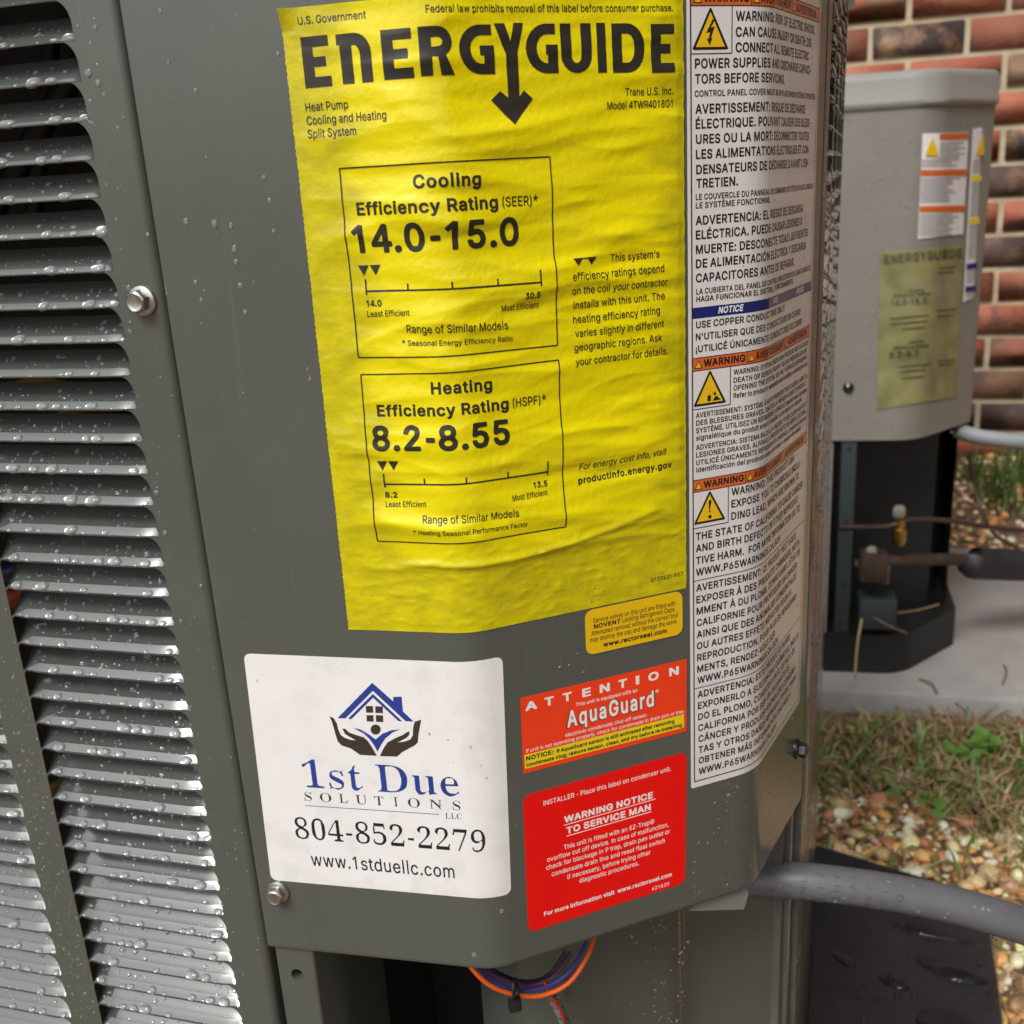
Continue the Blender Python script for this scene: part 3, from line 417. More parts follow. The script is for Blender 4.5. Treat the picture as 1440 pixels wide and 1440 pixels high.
'p':(90,[6,-22,5,-21,4,-17,4,64,5,67,9,69,19,69,22,68,24,66,33,69,42,70,48,69,58,66,64,60,68,56,73,45,73,27,71,18,68,13,59,4,49,0,36,-1,24,3,24,-17,23,-21,19,-22],[36,16,42,16,48,19,51,24,53,30,53,39,51,46,46,51,40,53,35,52,30,50,26,44,24,39,24,32,27,23,31,18]),
'q':(90,[68,-22,57,-22,51,-21,51,-17,50,3,40,-1,26,0,18,3,13,6,6,15,2,26,1,34,2,42,4,51,8,57,18,66,24,69,32,70,42,69,50,66,53,68,57,69,66,69,69,67,70,64,70,-17,69,-21],[39,16,44,18,48,22,50,28,51,37,49,45,46,49,41,52,35,53,27,50,24,45,22,39,22,30,24,23,27,19,33,16]),
'r':(57,[8,1,5,2,4,5,4,64,5,67,10,69,19,69,24,67,35,70,45,69,48,65,48,57,46,53,42,52,37,53,32,52,28,50,25,46,24,42,24,5,24,2,19,0]),
's':(78,[12,4,4,12,2,19,4,22,17,25,20,24,24,17,28,16,39,17,42,19,43,21,42,23,39,24,17,30,13,32,8,37,4,45,4,51,7,59,14,65,26,69,32,70,41,69,52,65,57,60,60,56,62,51,59,47,48,44,44,46,40,52,36,53,28,53,24,51,24,48,26,46,28,44,50,39,59,33,63,24,63,18,60,11,51,3,39,-1,23,-1,16,1]),
't':(51,[40,1,35,-1,26,-1,18,1,12,6,8,11,7,16,7,51,-2,54,-3,57,-3,64,-3,67,-1,68,6,69,7,80,9,83,21,84,25,83,27,80,27,69,37,68,40,65,40,57,39,54,36,53,28,53,27,50,27,18,28,17,36,17,40,15,42,4]),
'u':(87,[6,68,9,69,19,69,24,67,24,64,25,23,28,18,35,17,39,17,42,19,48,24,48,64,48,67,53,69,63,69,66,68,68,64,68,6,66,1,63,0,53,0,48,3,37,-1,27,-1,18,3,12,6,8,12,5,20,4,26,4,64]),
'v':(83,[0,67,4,69,15,69,19,68,35,30,50,67,53,68,57,69,66,69,69,67,70,64,69,62,46,7,42,1,40,0,30,0,24,3,1,58,-1,64]),
'w':(118,[0,67,5,69,15,69,19,68,30,35,32,37,41,68,45,69,58,68,61,64,71,35,81,67,86,69,96,69,99,68,101,64,80,2,75,0,66,0,62,1,50,35,49,33,39,1,33,0,24,0,21,1,19,4,-1,64]),
'x':(81,[1,1,-1,4,1,8,21,35,2,62,1,64,3,68,6,69,21,68,33,51,48,68,60,69,65,68,66,64,65,62,46,35,66,8,68,4,66,1,62,0,49,1,33,19,19,1,5,0]),
'y':(83,[6,-22,4,-17,6,-8,10,-6,17,-6,19,-4,24,4,1,58,-1,64,0,67,4,69,15,69,19,68,35,30,50,67,55,69,66,69,68,68,70,64,69,62,38,-12,32,-18,27,-21,19,-23,13,-23]),
'z':(81,[4,1,3,5,3,14,35,51,33,52,9,52,6,53,4,57,4,64,5,68,10,69,58,69,62,68,64,64,63,55,32,19,33,17,59,17,62,17,64,13,64,4,63,1,58,0,8,0]),
'0':(95,[44,91,54,89,59,86,66,80,69,75,74,64,76,55,76,45,76,35,73,21,66,10,60,4,53,1,44,-1,36,-1,23,3,17,7,12,14,8,21,5,30,4,39,4,50,6,65,10,74,14,80,21,86,28,89,36,91],[44,73,36,73,30,69,26,61,24,50,24,35,27,26,31,20,37,17,44,17,50,20,53,26,56,36,57,46,55,60,50,69]),
'1':(86,[45,1,33,1,31,1,30,4,30,64,28,64,19,58,17,58,13,60,8,66,7,68,8,71,12,74,32,89,36,90,46,89,49,88,50,86,50,5,48,1]),
'2':(95,[9,1,7,5,7,12,8,15,45,51,50,56,52,62,51,68,49,71,44,73,36,73,32,72,30,69,26,60,24,59,21,58,9,59,7,62,7,66,9,73,12,78,22,87,36,91,44,91,50,89,60,85,66,81,69,76,72,67,71,57,67,48,62,41,39,19,40,17,68,17,71,17,73,13,73,5,73,2,67,0,13,0]),
'3':(95,[9,89,13,90,64,90,70,88,71,84,70,76,50,55,50,54,58,51,64,48,70,42,73,34,74,24,72,17,68,11,62,5,48,0,35,-1,26,1,17,4,7,13,3,24,4,27,6,29,18,30,22,28,27,20,31,17,36,17,42,17,49,19,53,22,54,27,52,33,48,37,40,40,28,40,24,42,23,45,24,55,40,71,39,73,13,73,10,73,8,77,8,86]),
'4':(86,[59,89,61,86,61,37,72,35,73,33,74,30,74,23,73,20,69,19,63,19,61,18,61,5,60,1,55,0,46,0,42,1,41,4,41,17,40,19,4,19,0,20,-2,24,-1,33,40,87,45,91],[41,58,39,57,30,46,23,37,24,36,41,36]),
'5':(95,[68,89,69,85,69,76,68,74,64,73,32,72,30,70,30,62,31,60,39,62,50,60,60,56,67,51,71,43,74,32,73,24,69,14,67,11,60,4,48,0,35,-1,24,1,19,4,12,10,9,15,6,25,8,28,12,30,23,29,26,27,28,21,31,19,36,17,42,17,48,19,51,22,53,27,53,33,50,39,46,42,42,44,35,44,22,40,13,40,9,42,8,50,13,88,18,90,64,90]),
'6':(95,[59,89,61,86,60,82,42,59,58,55,68,47,71,41,73,33,73,26,71,18,68,12,63,7,59,4,53,1,44,-1,37,-1,26,1,17,7,13,11,10,16,7,24,6,30,10,44,17,57,41,88,45,90],[53,35,49,39,45,42,40,42,35,42,30,39,27,34,26,30,27,25,30,21,35,17,40,16,45,17,50,20,53,24,53,30]),
'7':(95,[15,1,13,4,14,8,49,71,48,73,12,73,9,73,6,77,6,85,7,88,12,90,67,90,71,89,73,85,73,76,73,73,33,2,28,0]),
'8':(95,[44,91,54,89,59,86,66,82,70,75,72,69,72,62,69,54,64,47,69,43,73,37,75,30,75,22,73,15,71,12,62,4,49,-1,36,-1,26,1,18,4,10,10,6,16,4,24,5,32,8,39,15,47,10,56,8,66,8,71,12,78,19,86,26,89,32,90],[25,24,27,21,32,17,36,17,45,17,53,20,55,23,55,26,54,31,51,34,45,37,39,38,33,37,27,33,25,29],[28,62,31,58,33,56,37,55,44,55,50,58,52,63,52,66,51,69,48,72,44,73,36,73,30,70,28,67]),
'9':(95,[21,1,19,4,19,7,37,31,30,32,22,35,13,42,9,48,7,55,6,61,8,69,13,79,19,85,24,88,37,91,44,91,53,89,62,84,70,75,73,64,73,52,70,45,65,36,40,3,35,0],[30,51,35,48,41,48,48,50,51,52,53,57,53,62,52,66,49,71,44,73,40,74,35,73,30,69,27,64,27,57]),
'.':(43,[30,9,28,4,23,1,19,-1,14,-1,9,1,6,4,4,8,4,14,6,17,10,21,14,22,18,22,24,21,27,18,30,13]),
',':(43,[4,-18,2,-15,8,17,13,20,23,20,27,19,29,15,19,-17,14,-19]),
':':(43,[30,9,28,4,23,1,19,-1,14,-1,9,1,6,4,4,8,4,14,6,17,10,21,14,22,18,22,24,21,27,18,30,13],[4,51,4,57,6,61,10,65,17,66,26,64,28,60,30,57,30,53,28,49,23,45,19,44,14,44,10,45,6,49]),
';':(43,[4,-18,2,-15,8,17,13,20,23,20,27,19,29,15,19,-17,14,-19],[6,53,6,57,8,62,13,65,18,66,23,66,27,64,29,62,31,57,31,53,29,48,26,46,21,44,15,44,10,46,8,48]),
'-':(95,[15,35,16,45,17,46,21,48,59,48,63,46,64,43,64,33,62,32,59,30,21,30,17,32]),
'(':(60,[42,94,45,93,46,89,39,74,33,57,32,45,32,31,35,14,46,-11,44,-14,41,-15,31,-15,28,-14,26,-11,18,4,14,15,12,28,12,47,16,69,21,81,26,92,31,94]),
')':(60,[6,94,17,94,22,92,27,82,32,71,37,48,37,35,34,14,25,-7,21,-13,17,-15,6,-15,4,-14,3,-11,14,17,17,37,16,51,12,67,3,89,4,93]),
'*':(83,[66,77,69,65,68,62,64,61,54,60,51,58,59,48,60,45,59,42,46,36,41,38,35,49,29,38,27,36,22,37,12,41,9,45,10,47,18,59,4,61,1,63,1,65,2,75,5,78,8,79,26,75,24,91,25,94,28,95,40,95,44,93,45,89,44,75,62,79]),
"'":(47,[13,51,10,52,9,55,8,86,9,89,12,89,24,89,27,89,28,85,27,55,26,52,23,51]),
'!':(45,[4,10,7,17,11,21,15,22,19,22,24,21,28,17,30,14,30,8,28,4,24,1,19,-1,14,0,9,2,6,5],[22,26,10,26,8,28,7,31,6,85,8,89,12,90,23,89,26,89,28,86,27,31,26,27]),
'/':(55,[0,-12,-1,-10,-2,-6,27,91,28,93,32,94,44,93,46,92,46,89,17,-10,15,-11,13,-12]),
'¡':(45,[13,44,24,43,26,41,28,36,28,-15,27,-18,23,-19,10,-19,8,-18,6,-16,8,39,9,42],[4,58,8,66,12,69,17,71,25,68,28,64,30,59,27,52,23,49,18,48,10,50,6,53]),
'É':(88,[54,114,57,112,58,109,46,90,66,90,69,89,71,85,71,77,70,75,66,73,27,72,26,71,26,56,28,55,62,54,66,53,68,50,68,40,66,38,63,37,27,37,26,19,28,17,66,17,68,17,71,14,70,3,68,1,66,0,13,0,9,1,7,2,6,6,7,87,8,89,12,90,31,90,30,95,39,112,42,114]),
'È':(88,[69,1,64,0,12,0,9,1,7,3,6,86,8,89,12,90,30,90,32,91,19,107,19,109,21,113,33,114,39,112,47,96,48,94,46,90,66,90,69,89,70,87,71,76,68,73,66,73,28,73,27,72,26,70,27,55,63,54,66,53,68,49,68,40,66,38,63,37,27,37,27,18,66,17,68,17,70,15,71,12,71,4]),
'Ê':(88,[44,114,48,112,62,98,62,94,59,90,67,89,69,88,71,85,71,76,69,74,66,73,27,72,26,71,26,55,28,55,64,54,67,52,68,50,68,41,66,38,63,37,27,37,26,19,28,17,68,17,69,15,71,14,71,4,69,1,66,0,10,1,8,1,6,5,6,86,9,89,18,90,15,94,15,98,30,112,33,114],[31,90,46,90,39,97]),
'À':(101,[27,114,37,114,41,113,43,111,47,104,51,94,50,90,53,87,86,6,86,3,84,1,71,0,67,1,65,4,58,22,55,23,27,22,18,1,15,0,4,0,-1,2,-1,5,-1,8,30,85,32,89,35,90,22,108,23,112],[42,62,34,41,36,40,50,40,50,43]),
'Á':(101,[58,114,62,112,62,109,62,107,50,90,53,88,55,82,84,13,86,5,86,2,81,0,71,0,67,1,65,4,60,19,57,22,30,23,26,22,18,1,14,0,1,1,-1,3,-1,6,30,85,32,89,35,90,33,94,35,98,42,112,46,114],[42,62,34,41,36,40,50,40,50,43]),
'Ú':(108,[84,89,86,85,86,30,83,19,79,13,75,8,67,3,53,-1,35,0,27,3,19,6,10,15,6,26,6,84,8,88,12,90,21,90,26,88,26,85,26,33,27,28,30,22,35,19,40,17,46,17,54,18,60,21,63,24,65,30,65,84,66,88,71,90,81,90],[64,112,66,109,65,107,53,91,50,90,42,90,37,92,37,94,37,96,46,112,50,114,60,114]),
'Ó':(111,[63,114,66,112,68,109,55,91,65,88,73,84,81,76,84,73,88,66,91,54,92,42,91,33,88,24,84,17,81,13,71,5,64,2,51,-1,42,-1,36,1,28,3,21,7,14,14,8,20,4,30,3,39,3,50,4,57,8,69,14,77,23,85,39,91,38,94,39,96,48,112,51,114],[51,73,42,73,33,69,27,62,24,57,23,51,23,39,24,33,27,28,33,21,42,17,53,17,62,21,68,28,71,39,71,51,68,62,61,69]),
'Ñ':(109,[85,89,87,84,87,6,86,1,80,0,68,0,65,1,27,55,26,53,26,4,24,1,22,0,12,0,8,1,6,6,6,84,8,89,13,90,24,90,28,89,66,35,66,37,66,86,68,89,71,90,82,90],[24,97,24,101,28,107,31,110,35,112,41,112,51,109,57,112,63,112,67,111,68,107,68,104,66,98,62,94,58,93,54,93,41,96,37,93,30,93,26,94]),
'Í':(65,[4,1,1,5,1,13,3,15,6,17,15,18,17,19,17,70,15,72,6,73,3,74,1,77,1,86,3,89,5,89,19,90,17,94,18,96,27,112,31,114,44,113,46,110,46,107,33,91,48,90,50,89,52,86,52,77,50,73,39,73,37,71,37,19,37,18,48,17,51,16,52,13,52,4,50,1,46,0,6,0]),
'é':(86,[53,93,56,91,56,87,44,70,57,64,66,55,69,48,70,41,70,33,69,30,64,28,24,28,23,27,22,26,27,19,33,16,41,16,45,17,48,19,51,24,54,25,67,22,68,20,69,17,64,9,55,3,44,-1,28,0,16,4,7,14,2,26,1,35,2,42,4,51,10,59,19,66,28,69,27,73,28,76,36,91,40,93],[23,45,27,44,48,44,49,45,45,50,41,52,36,53,31,52,28,51,24,48]),
'è':(86,[18,93,31,93,35,92,44,76,45,73,44,70,53,67,58,64,63,58,68,51,70,40,70,32,68,28,64,28,24,28,22,26,23,24,26,20,30,17,33,16,41,16,45,17,48,19,51,24,54,25,67,22,69,17,66,12,60,5,54,2,42,-1,32,-1,22,1,15,5,9,11,4,20,2,26,1,35,2,42,4,51,8,57,15,64,28,70,16,87,15,89],[23,45,27,44,48,44,49,45,45,50,41,52,36,53,31,52,28,51,24,48]),
'à':(83,[63,1,59,0,50,0,44,3,33,-1,23,-1,15,1,10,4,3,11,1,16,1,23,3,32,8,37,18,41,40,44,44,46,42,51,36,53,31,53,26,51,21,45,18,44,6,47,3,49,3,51,3,53,8,60,14,65,26,70,14,87,13,89,15,93,28,93,32,92,42,76,42,73,42,70,54,65,59,60,62,57,64,46,64,5],[44,28,42,28,24,26,21,23,21,20,22,18,26,16,35,16,39,18,42,21,44,25]),
'ó':(88,[54,93,57,91,57,87,44,70,53,67,58,64,64,58,68,53,70,48,72,39,72,30,71,23,67,14,63,9,53,2,41,-1,31,-1,23,1,15,5,10,10,5,17,3,24,1,33,3,47,8,57,14,62,18,66,29,70,28,73,28,76,37,91,41,93],[33,16,40,16,46,19,51,26,52,32,51,40,49,46,44,51,37,53,32,52,28,51,24,46,22,39,22,30,23,26,27,19]),
'í':(39,[9,0,6,1,4,5,4,64,5,67,8,69,6,74,11,85,15,92,19,93,31,93,34,91,35,89,34,87,21,69,24,67,24,64,24,4,23,1,21,1]),
'ñ':(87,[66,1,63,0,53,0,48,2,48,5,48,45,46,49,44,51,37,53,33,52,30,51,25,45,24,41,24,5,24,2,19,0,9,0,6,1,4,5,4,64,6,68,9,69,19,69,24,66,33,69,44,70,53,68,61,62,65,57,68,48,68,5],[58,87,58,82,55,76,51,74,48,72,41,72,31,75,27,72,19,72,15,73,14,76,15,82,17,87,21,89,24,91,30,91,41,87,46,91,54,91,57,90]),
'ú':(87,[6,68,9,69,19,69,24,67,24,64,25,23,28,18,35,17,39,17,42,19,48,24,48,64,48,67,53,69,63,69,66,68,68,64,68,6,66,1,63,0,53,0,48,3,37,-1,27,-1,18,3,12,6,8,12,5,20,4,26,4,64],[55,91,57,89,56,87,44,70,40,69,32,69,28,71,27,73,28,76,37,92,40,93,51,93]),
'®':(123,[2,51,5,64,9,70,13,75,23,84,31,87,40,90,48,91,62,91,73,87,80,84,87,79,94,73,99,65,102,56,104,45,103,38,101,30,97,21,93,15,84,8,75,3,66,0,58,-1,42,-1,31,3,24,6,19,9,12,16,7,22,3,34],[50,34,50,33,50,21,49,18,41,15,53,13,64,15,64,15,61,18],[30,21,31,21,31,25,31,68,30,69,26,67,22,61,19,54,18,49,18,40,20,33,26,24],[40,75,62,73,68,71,73,66,75,60,76,53,74,46,68,40,77,26,80,25,86,34,87,41,86,53,80,65,72,71,62,76,53,77],[50,51,53,51,55,52,57,55,57,57,54,58,50,58]),
'+':(95,[74,40,74,32,72,28,50,27,50,10,48,7,45,5,35,5,31,7,30,10,30,27,12,28,8,29,6,32,6,40,9,44,30,45,30,62,32,65,35,66,45,66,49,64,50,62,50,45,69,44,73,43]),
},
'X': {
'A':(102,[87,3,82,1,67,1,63,6,57,21,56,22,54,22,28,22,21,3,17,1,3,1,-2,3,-3,8,28,83,32,89,35,89,50,89,55,87,86,12,87,7],[42,57,37,42,37,42,48,42,48,44]),
'C':(108,[82,13,74,6,64,2,53,-1,42,-1,35,1,23,4,12,14,8,19,3,29,1,39,1,50,3,58,5,66,12,76,23,86,35,89,42,91,53,91,64,88,74,84,81,78,87,69,89,62,89,58,87,55,84,55,71,55,67,57,63,65,58,69,50,71,41,70,33,67,27,59,24,50,24,40,26,32,31,26,36,21,44,19,51,19,60,22,64,26,67,33,71,35,84,35,86,35,89,32,89,28,87,21]),
'D':(107,[7,2,5,6,5,84,6,87,10,89,46,89,59,87,72,80,79,73,84,66,86,59,87,51,87,39,86,31,83,23,78,15,69,8,66,6,50,1,10,1],[28,20,41,19,50,21,57,25,62,31,65,43,64,51,60,62,57,65,53,68,42,71,30,71,28,69]),
'E':(90,[8,1,5,6,5,84,6,87,10,89,67,89,69,89,72,86,72,75,71,73,68,71,28,70,28,55,64,55,69,51,69,41,68,38,64,36,28,36,28,35,28,21,28,20,30,19,68,19,72,15,72,5,71,3,67,1,10,1]),
'G':(110,[14,12,8,18,4,26,1,40,1,51,4,64,8,72,14,78,24,86,32,89,41,91,51,91,60,89,69,86,75,83,82,77,87,69,89,63,89,58,86,55,84,55,71,55,68,57,63,64,59,68,50,71,44,71,36,69,31,64,26,58,24,49,25,36,27,32,31,26,37,21,45,19,50,19,58,21,62,23,64,26,66,31,64,32,49,32,46,33,44,35,44,45,46,49,50,50,85,50,88,50,91,46,90,29,87,22,82,12,71,4,60,1,53,-1,41,-1,31,2,21,6]),
'I':(46,[9,0,33,0,33,90,9,90]),
'M':(132,[6,87,9,89,12,90,28,89,32,87,55,35,79,87,84,89,100,89,104,88,106,84,106,6,105,3,102,1,89,1,86,1,84,3,84,38,82,40,67,4,63,1,50,1,46,3,28,39,28,37,27,3,23,1,10,1,7,2,5,6,5,84]),
'N':(111,[86,88,88,84,88,6,87,3,82,1,67,1,64,2,28,50,28,48,28,4,26,1,23,1,10,1,6,2,5,6,5,84,6,87,10,89,26,89,28,88,64,40,65,41,65,86,67,89,69,89,84,89]),
'O':(113,[10,73,23,85,31,88,41,91,53,91,60,89,69,86,75,83,82,76,89,66,92,58,93,50,93,35,91,27,87,21,82,14,72,5,64,2,53,-1,42,-1,35,1,24,4,19,7,12,14,7,21,3,29,1,39,1,50,3,58,6,68],[50,19,60,22,66,28,70,40,70,50,67,59,61,67,54,70,44,71,36,69,29,62,26,58,24,50,24,40,27,31,30,26,33,23,41,20]),
'R':(96,[8,89,12,90,53,89,62,86,72,78,76,72,78,68,78,62,78,53,74,44,64,35,81,8,81,4,79,2,75,0,62,1,59,1,57,3,41,30,39,31,30,31,28,30,28,5,26,2,23,1,10,1,6,3,5,6,5,84],[28,51,42,50,49,51,53,53,55,60,53,67,50,69,45,71,28,70]),
'S':(96,[14,5,6,12,2,19,1,28,4,32,6,32,21,32,24,30,25,24,27,22,36,19,44,19,50,21,54,23,55,27,54,30,50,32,24,39,14,44,8,50,4,55,3,61,4,69,7,77,17,86,23,88,35,91,50,90,57,88,64,85,72,78,76,71,76,64,73,60,71,59,58,59,55,62,53,67,50,69,41,71,37,71,30,69,27,67,26,64,28,60,32,58,57,51,64,48,73,41,76,37,78,32,78,21,75,14,63,4,57,1,49,-1,31,-1,21,2]),
'T':(96,[46,1,33,1,31,1,28,4,28,69,27,71,5,71,3,71,0,75,0,85,3,89,6,90,75,89,77,89,80,86,80,75,77,71,75,71,53,71,51,69,51,5,50,3]),
'U':(110,[85,88,87,85,87,28,84,20,77,10,68,3,60,1,53,-1,39,-1,30,1,22,4,13,12,8,19,5,26,5,85,6,87,10,89,22,89,25,89,27,87,28,33,28,30,30,26,33,22,39,20,46,19,54,20,59,22,62,26,64,31,64,87,66,89,69,89,82,89]),
'V':(102,[-1,87,3,89,15,89,18,89,21,87,42,33,64,87,68,89,81,90,85,89,87,87,87,83,86,77,55,4,53,1,50,1,35,1,31,3,-3,82,-3,86]),
'W':(143,[123,87,124,82,100,5,98,2,95,1,80,1,76,3,60,48,46,3,42,1,27,1,24,1,22,3,-3,81,-3,86,-1,88,3,89,15,89,20,87,33,43,35,41,48,84,51,89,68,89,73,87,87,41,102,87,105,89,118,89,122,89]),
'Y':(101,[49,1,35,1,31,3,30,36,-2,82,-3,86,0,89,17,89,19,89,22,86,41,59,43,59,61,86,64,89,67,89,81,89,86,87,86,83,85,80,53,36,53,4,51,2]),
'a':(85,[64,3,60,1,48,1,44,2,35,-1,22,-1,12,3,4,8,0,16,-1,24,0,29,4,35,15,42,5,46,2,49,1,53,6,59,15,66,22,69,31,71,39,71,48,69,55,66,60,60,64,56,66,47,66,5],[42,26,40,28,28,26,23,24,22,21,24,19,27,18,33,18,40,21],[23,44,39,46,42,46,42,48,40,51,33,51,26,49]),
'b':(92,[6,89,21,89,24,87,26,85,26,68,36,71,49,69,60,65,69,56,72,51,75,42,75,26,73,19,69,12,59,4,53,1,46,-1,35,-1,26,3,21,1,8,1,4,3,3,6,3,85],[39,18,45,19,48,22,51,28,52,33,51,40,49,47,45,50,39,51,33,50,30,48,27,43,26,36,26,30,28,24,32,20]),
'c':(86,[64,9,57,4,49,1,42,-1,31,-1,24,1,18,3,9,10,4,17,1,23,0,37,3,50,9,59,17,66,23,69,32,71,40,71,53,68,58,65,64,59,69,51,69,47,67,44,55,41,51,41,49,43,46,47,44,50,37,51,33,51,30,50,27,48,25,45,23,37,23,31,26,24,28,21,35,18,39,18,44,20,49,26,53,28,57,28,67,26,70,22,70,20]),
'd':(92,[68,89,71,85,71,6,71,3,67,1,54,1,50,3,41,-1,28,-1,23,1,15,4,11,7,5,14,1,26,0,33,1,44,3,50,6,57,14,65,23,69,30,71,39,71,49,68,50,85,51,87,55,89],[37,18,42,20,46,22,48,27,50,35,48,42,45,48,42,50,36,51,30,50,26,46,23,39,23,32,24,26,28,21,32,19]),
'e':(88,[6,57,15,65,21,68,28,70,45,70,53,68,58,64,64,59,67,55,70,49,71,42,71,32,71,30,67,27,60,26,67,24,70,21,70,17,66,10,57,3,45,-1,27,0,15,5,6,14,2,21,1,26,0,33,1,43,3,50],[24,26,28,21,37,18,45,20,51,26,46,27,26,27],[26,46,30,45,45,45,46,46,42,50,36,51,30,50,27,48]),
'f':(58,[13,1,10,2,8,4,8,50,0,51,-4,53,-4,56,-4,66,0,69,8,70,10,80,14,87,18,89,30,93,39,93,45,92,48,90,49,87,46,76,41,73,32,73,31,71,32,69,41,69,45,68,46,65,46,57,46,54,42,51,32,51,31,50,31,4,28,1,26,1]),
'g':(92,[69,68,72,64,72,3,71,-3,68,-12,58,-19,45,-23,28,-23,21,-21,13,-17,6,-12,3,-6,4,-3,6,-1,16,4,8,12,5,15,1,26,0,34,1,44,3,50,6,57,15,65,27,70,40,71,50,68,55,69,67,69],[24,1,28,-3,36,-4,45,-3,48,-1,49,3,48,3,37,1,24,2],[36,51,32,51,28,48,25,45,23,37,23,32,26,24,31,21,36,20,41,21,45,23,49,30,50,35,49,41,46,47,42,50]),
'i':(41,[8,1,4,3,3,5,3,64,4,67,8,70,3,76,1,83,3,86,6,90,12,92,18,92,23,90,26,87,28,82,28,78,27,75,21,69,24,68,26,64,26,4,24,3,22,1]),
'l':(44,[23,1,9,1,6,3,5,4,5,90,6,93,10,94,23,94,26,93,28,91,28,5,26,3]),
'm':(128,[104,3,99,1,87,1,84,1,82,3,82,46,79,50,73,51,69,51,67,49,65,44,64,3,60,1,48,1,45,1,42,5,42,47,40,50,35,51,30,50,26,45,25,3,21,1,9,1,6,1,3,5,3,64,4,67,8,69,21,69,24,68,35,71,48,69,57,64,63,68,72,71,84,71,93,67,101,59,104,51,104,6]),
'n':(89,[68,3,64,1,51,1,47,3,46,5,46,44,44,50,37,51,30,50,26,44,26,40,26,5,25,3,21,1,8,1,4,3,3,6,3,64,4,68,9,69,21,69,26,68,32,70,45,71,55,68,62,62,67,56,69,49,69,5]),
'o':(90,[68,14,63,9,57,4,49,1,44,-1,30,-1,23,1,15,5,5,15,1,26,0,33,1,43,3,50,6,57,17,66,23,69,32,71,41,71,49,69,59,64,68,55,73,44,73,38,73,26],[35,18,41,19,46,21,49,26,51,34,50,42,47,47,42,50,37,51,31,51,28,48,25,45,23,38,23,31,26,24,28,21]),
'q':(92,[68,-21,54,-22,50,-19,50,-17,49,1,40,-1,28,-1,23,1,12,6,5,15,1,26,0,33,1,44,3,50,6,57,15,65,23,69,31,71,42,70,50,68,54,69,67,69,71,67,71,64,71,-17],[37,18,42,20,46,22,48,27,50,35,48,42,45,48,42,50,36,51,30,50,26,46,23,39,23,32,24,26,28,21,32,19]),
'r':(59,[8,1,4,3,3,5,4,66,8,69,21,69,24,68,33,71,46,69,49,66,49,55,48,53,44,51,36,51,31,50,28,48,26,45,26,41,25,3,21,1]),
's':(80,[5,9,2,14,1,21,3,24,6,26,18,27,21,25,24,19,30,18,37,19,40,20,41,21,39,24,18,28,12,31,6,36,3,43,3,51,3,55,6,60,14,66,23,69,30,71,39,71,46,69,53,66,58,60,62,55,63,51,62,48,58,45,46,43,42,46,39,50,36,51,30,51,26,49,28,46,50,41,56,38,60,33,64,26,64,18,62,13,59,9,54,4,45,1,39,-1,26,-1,14,3]),
't':(53,[41,1,36,0,26,0,19,1,15,3,10,7,6,12,6,16,6,50,0,51,-4,54,-4,56,-4,64,-1,69,5,70,6,80,10,84,23,84,26,84,28,80,28,70,37,69,42,66,42,56,41,53,37,51,30,51,28,50,28,20,30,19,37,19,41,17,44,6,43,3]),
'u':(89,[4,68,8,69,21,69,25,67,26,64,26,25,30,20,36,19,42,21,46,26,46,64,47,67,51,69,64,69,68,68,69,64,69,5,68,3,63,1,51,1,48,3,39,0,26,0,15,3,11,7,6,14,3,26,3,64]),
'v':(85,[-2,67,3,69,17,69,19,68,35,34,50,68,53,69,66,69,71,67,71,62,47,6,44,1,40,1,28,1,23,3,-1,59,-3,64]),
'w':(120,[-1,66,3,69,17,69,19,68,22,64,30,40,40,68,44,69,58,69,62,65,71,40,78,63,81,68,85,69,96,69,100,68,102,66,102,62,82,3,77,1,64,1,61,2,58,6,51,29,50,30,40,3,36,1,23,1,21,1,18,4,11,25,-2,62]),
'y':(85,[6,-21,3,-19,3,-16,5,-7,9,-3,18,-3,22,5,-1,59,-3,64,-2,67,3,69,17,69,19,68,35,34,49,67,54,69,66,69,69,68,71,66,71,62,39,-11,32,-18,26,-21,19,-22,12,-22]),
'.':(45,[3,15,5,19,10,22,14,24,21,24,24,22,29,19,31,14,31,9,28,5,24,1,21,0,13,0,8,2,5,5,3,8]),
',':(45,[4,-17,1,-15,1,-12,6,19,12,22,24,22,28,21,30,18,30,15,21,-15,15,-18]),
':':(45,[3,15,5,19,10,22,14,24,21,24,24,22,29,19,31,14,31,9,28,5,24,1,21,0,13,0,8,2,5,5,3,8],[3,50,4,59,8,64,12,66,19,67,24,65,28,62,31,58,31,52,30,49,24,44,22,43,12,43,5,48]),
';':(45,[4,-17,1,-15,1,-12,6,19,12,22,24,22,28,21,30,18,30,15,21,-15,15,-18],[32,51,30,48,26,44,22,43,14,43,9,45,6,48,4,51,4,58,7,62,12,66,17,67,23,66,27,64,30,61,32,58]),
'-':(97,[66,34,64,32,60,30,19,30,17,31,14,33,14,44,16,47,19,48,60,48,63,47,66,45]),
},
'S': {
'1':(82,[64,0,18,0,16,1,16,5,17,6,30,7,32,9,33,12,33,80,32,82,26,81,15,69,14,68,11,69,9,77,21,82,39,95,46,95,47,94,47,13,49,9,51,7,64,6,64,4]),
's':(63,[8,-1,7,1,10,3,10,4,7,13,7,19,8,21,10,21,11,19,15,6,21,3,36,4,40,8,41,13,40,17,38,18,21,28,14,33,12,37,10,44,12,54,15,58,26,63,30,63,39,60,42,60,46,63,48,63,48,61,45,60,45,58,48,50,48,45,48,44,45,45,39,57,36,58,24,58,22,58,19,55,17,51,18,48,20,45,23,43,37,36,42,32,46,28,48,22,48,17,45,7,40,2,32,-2,28,-2,17,2,13,2,10,-1]),
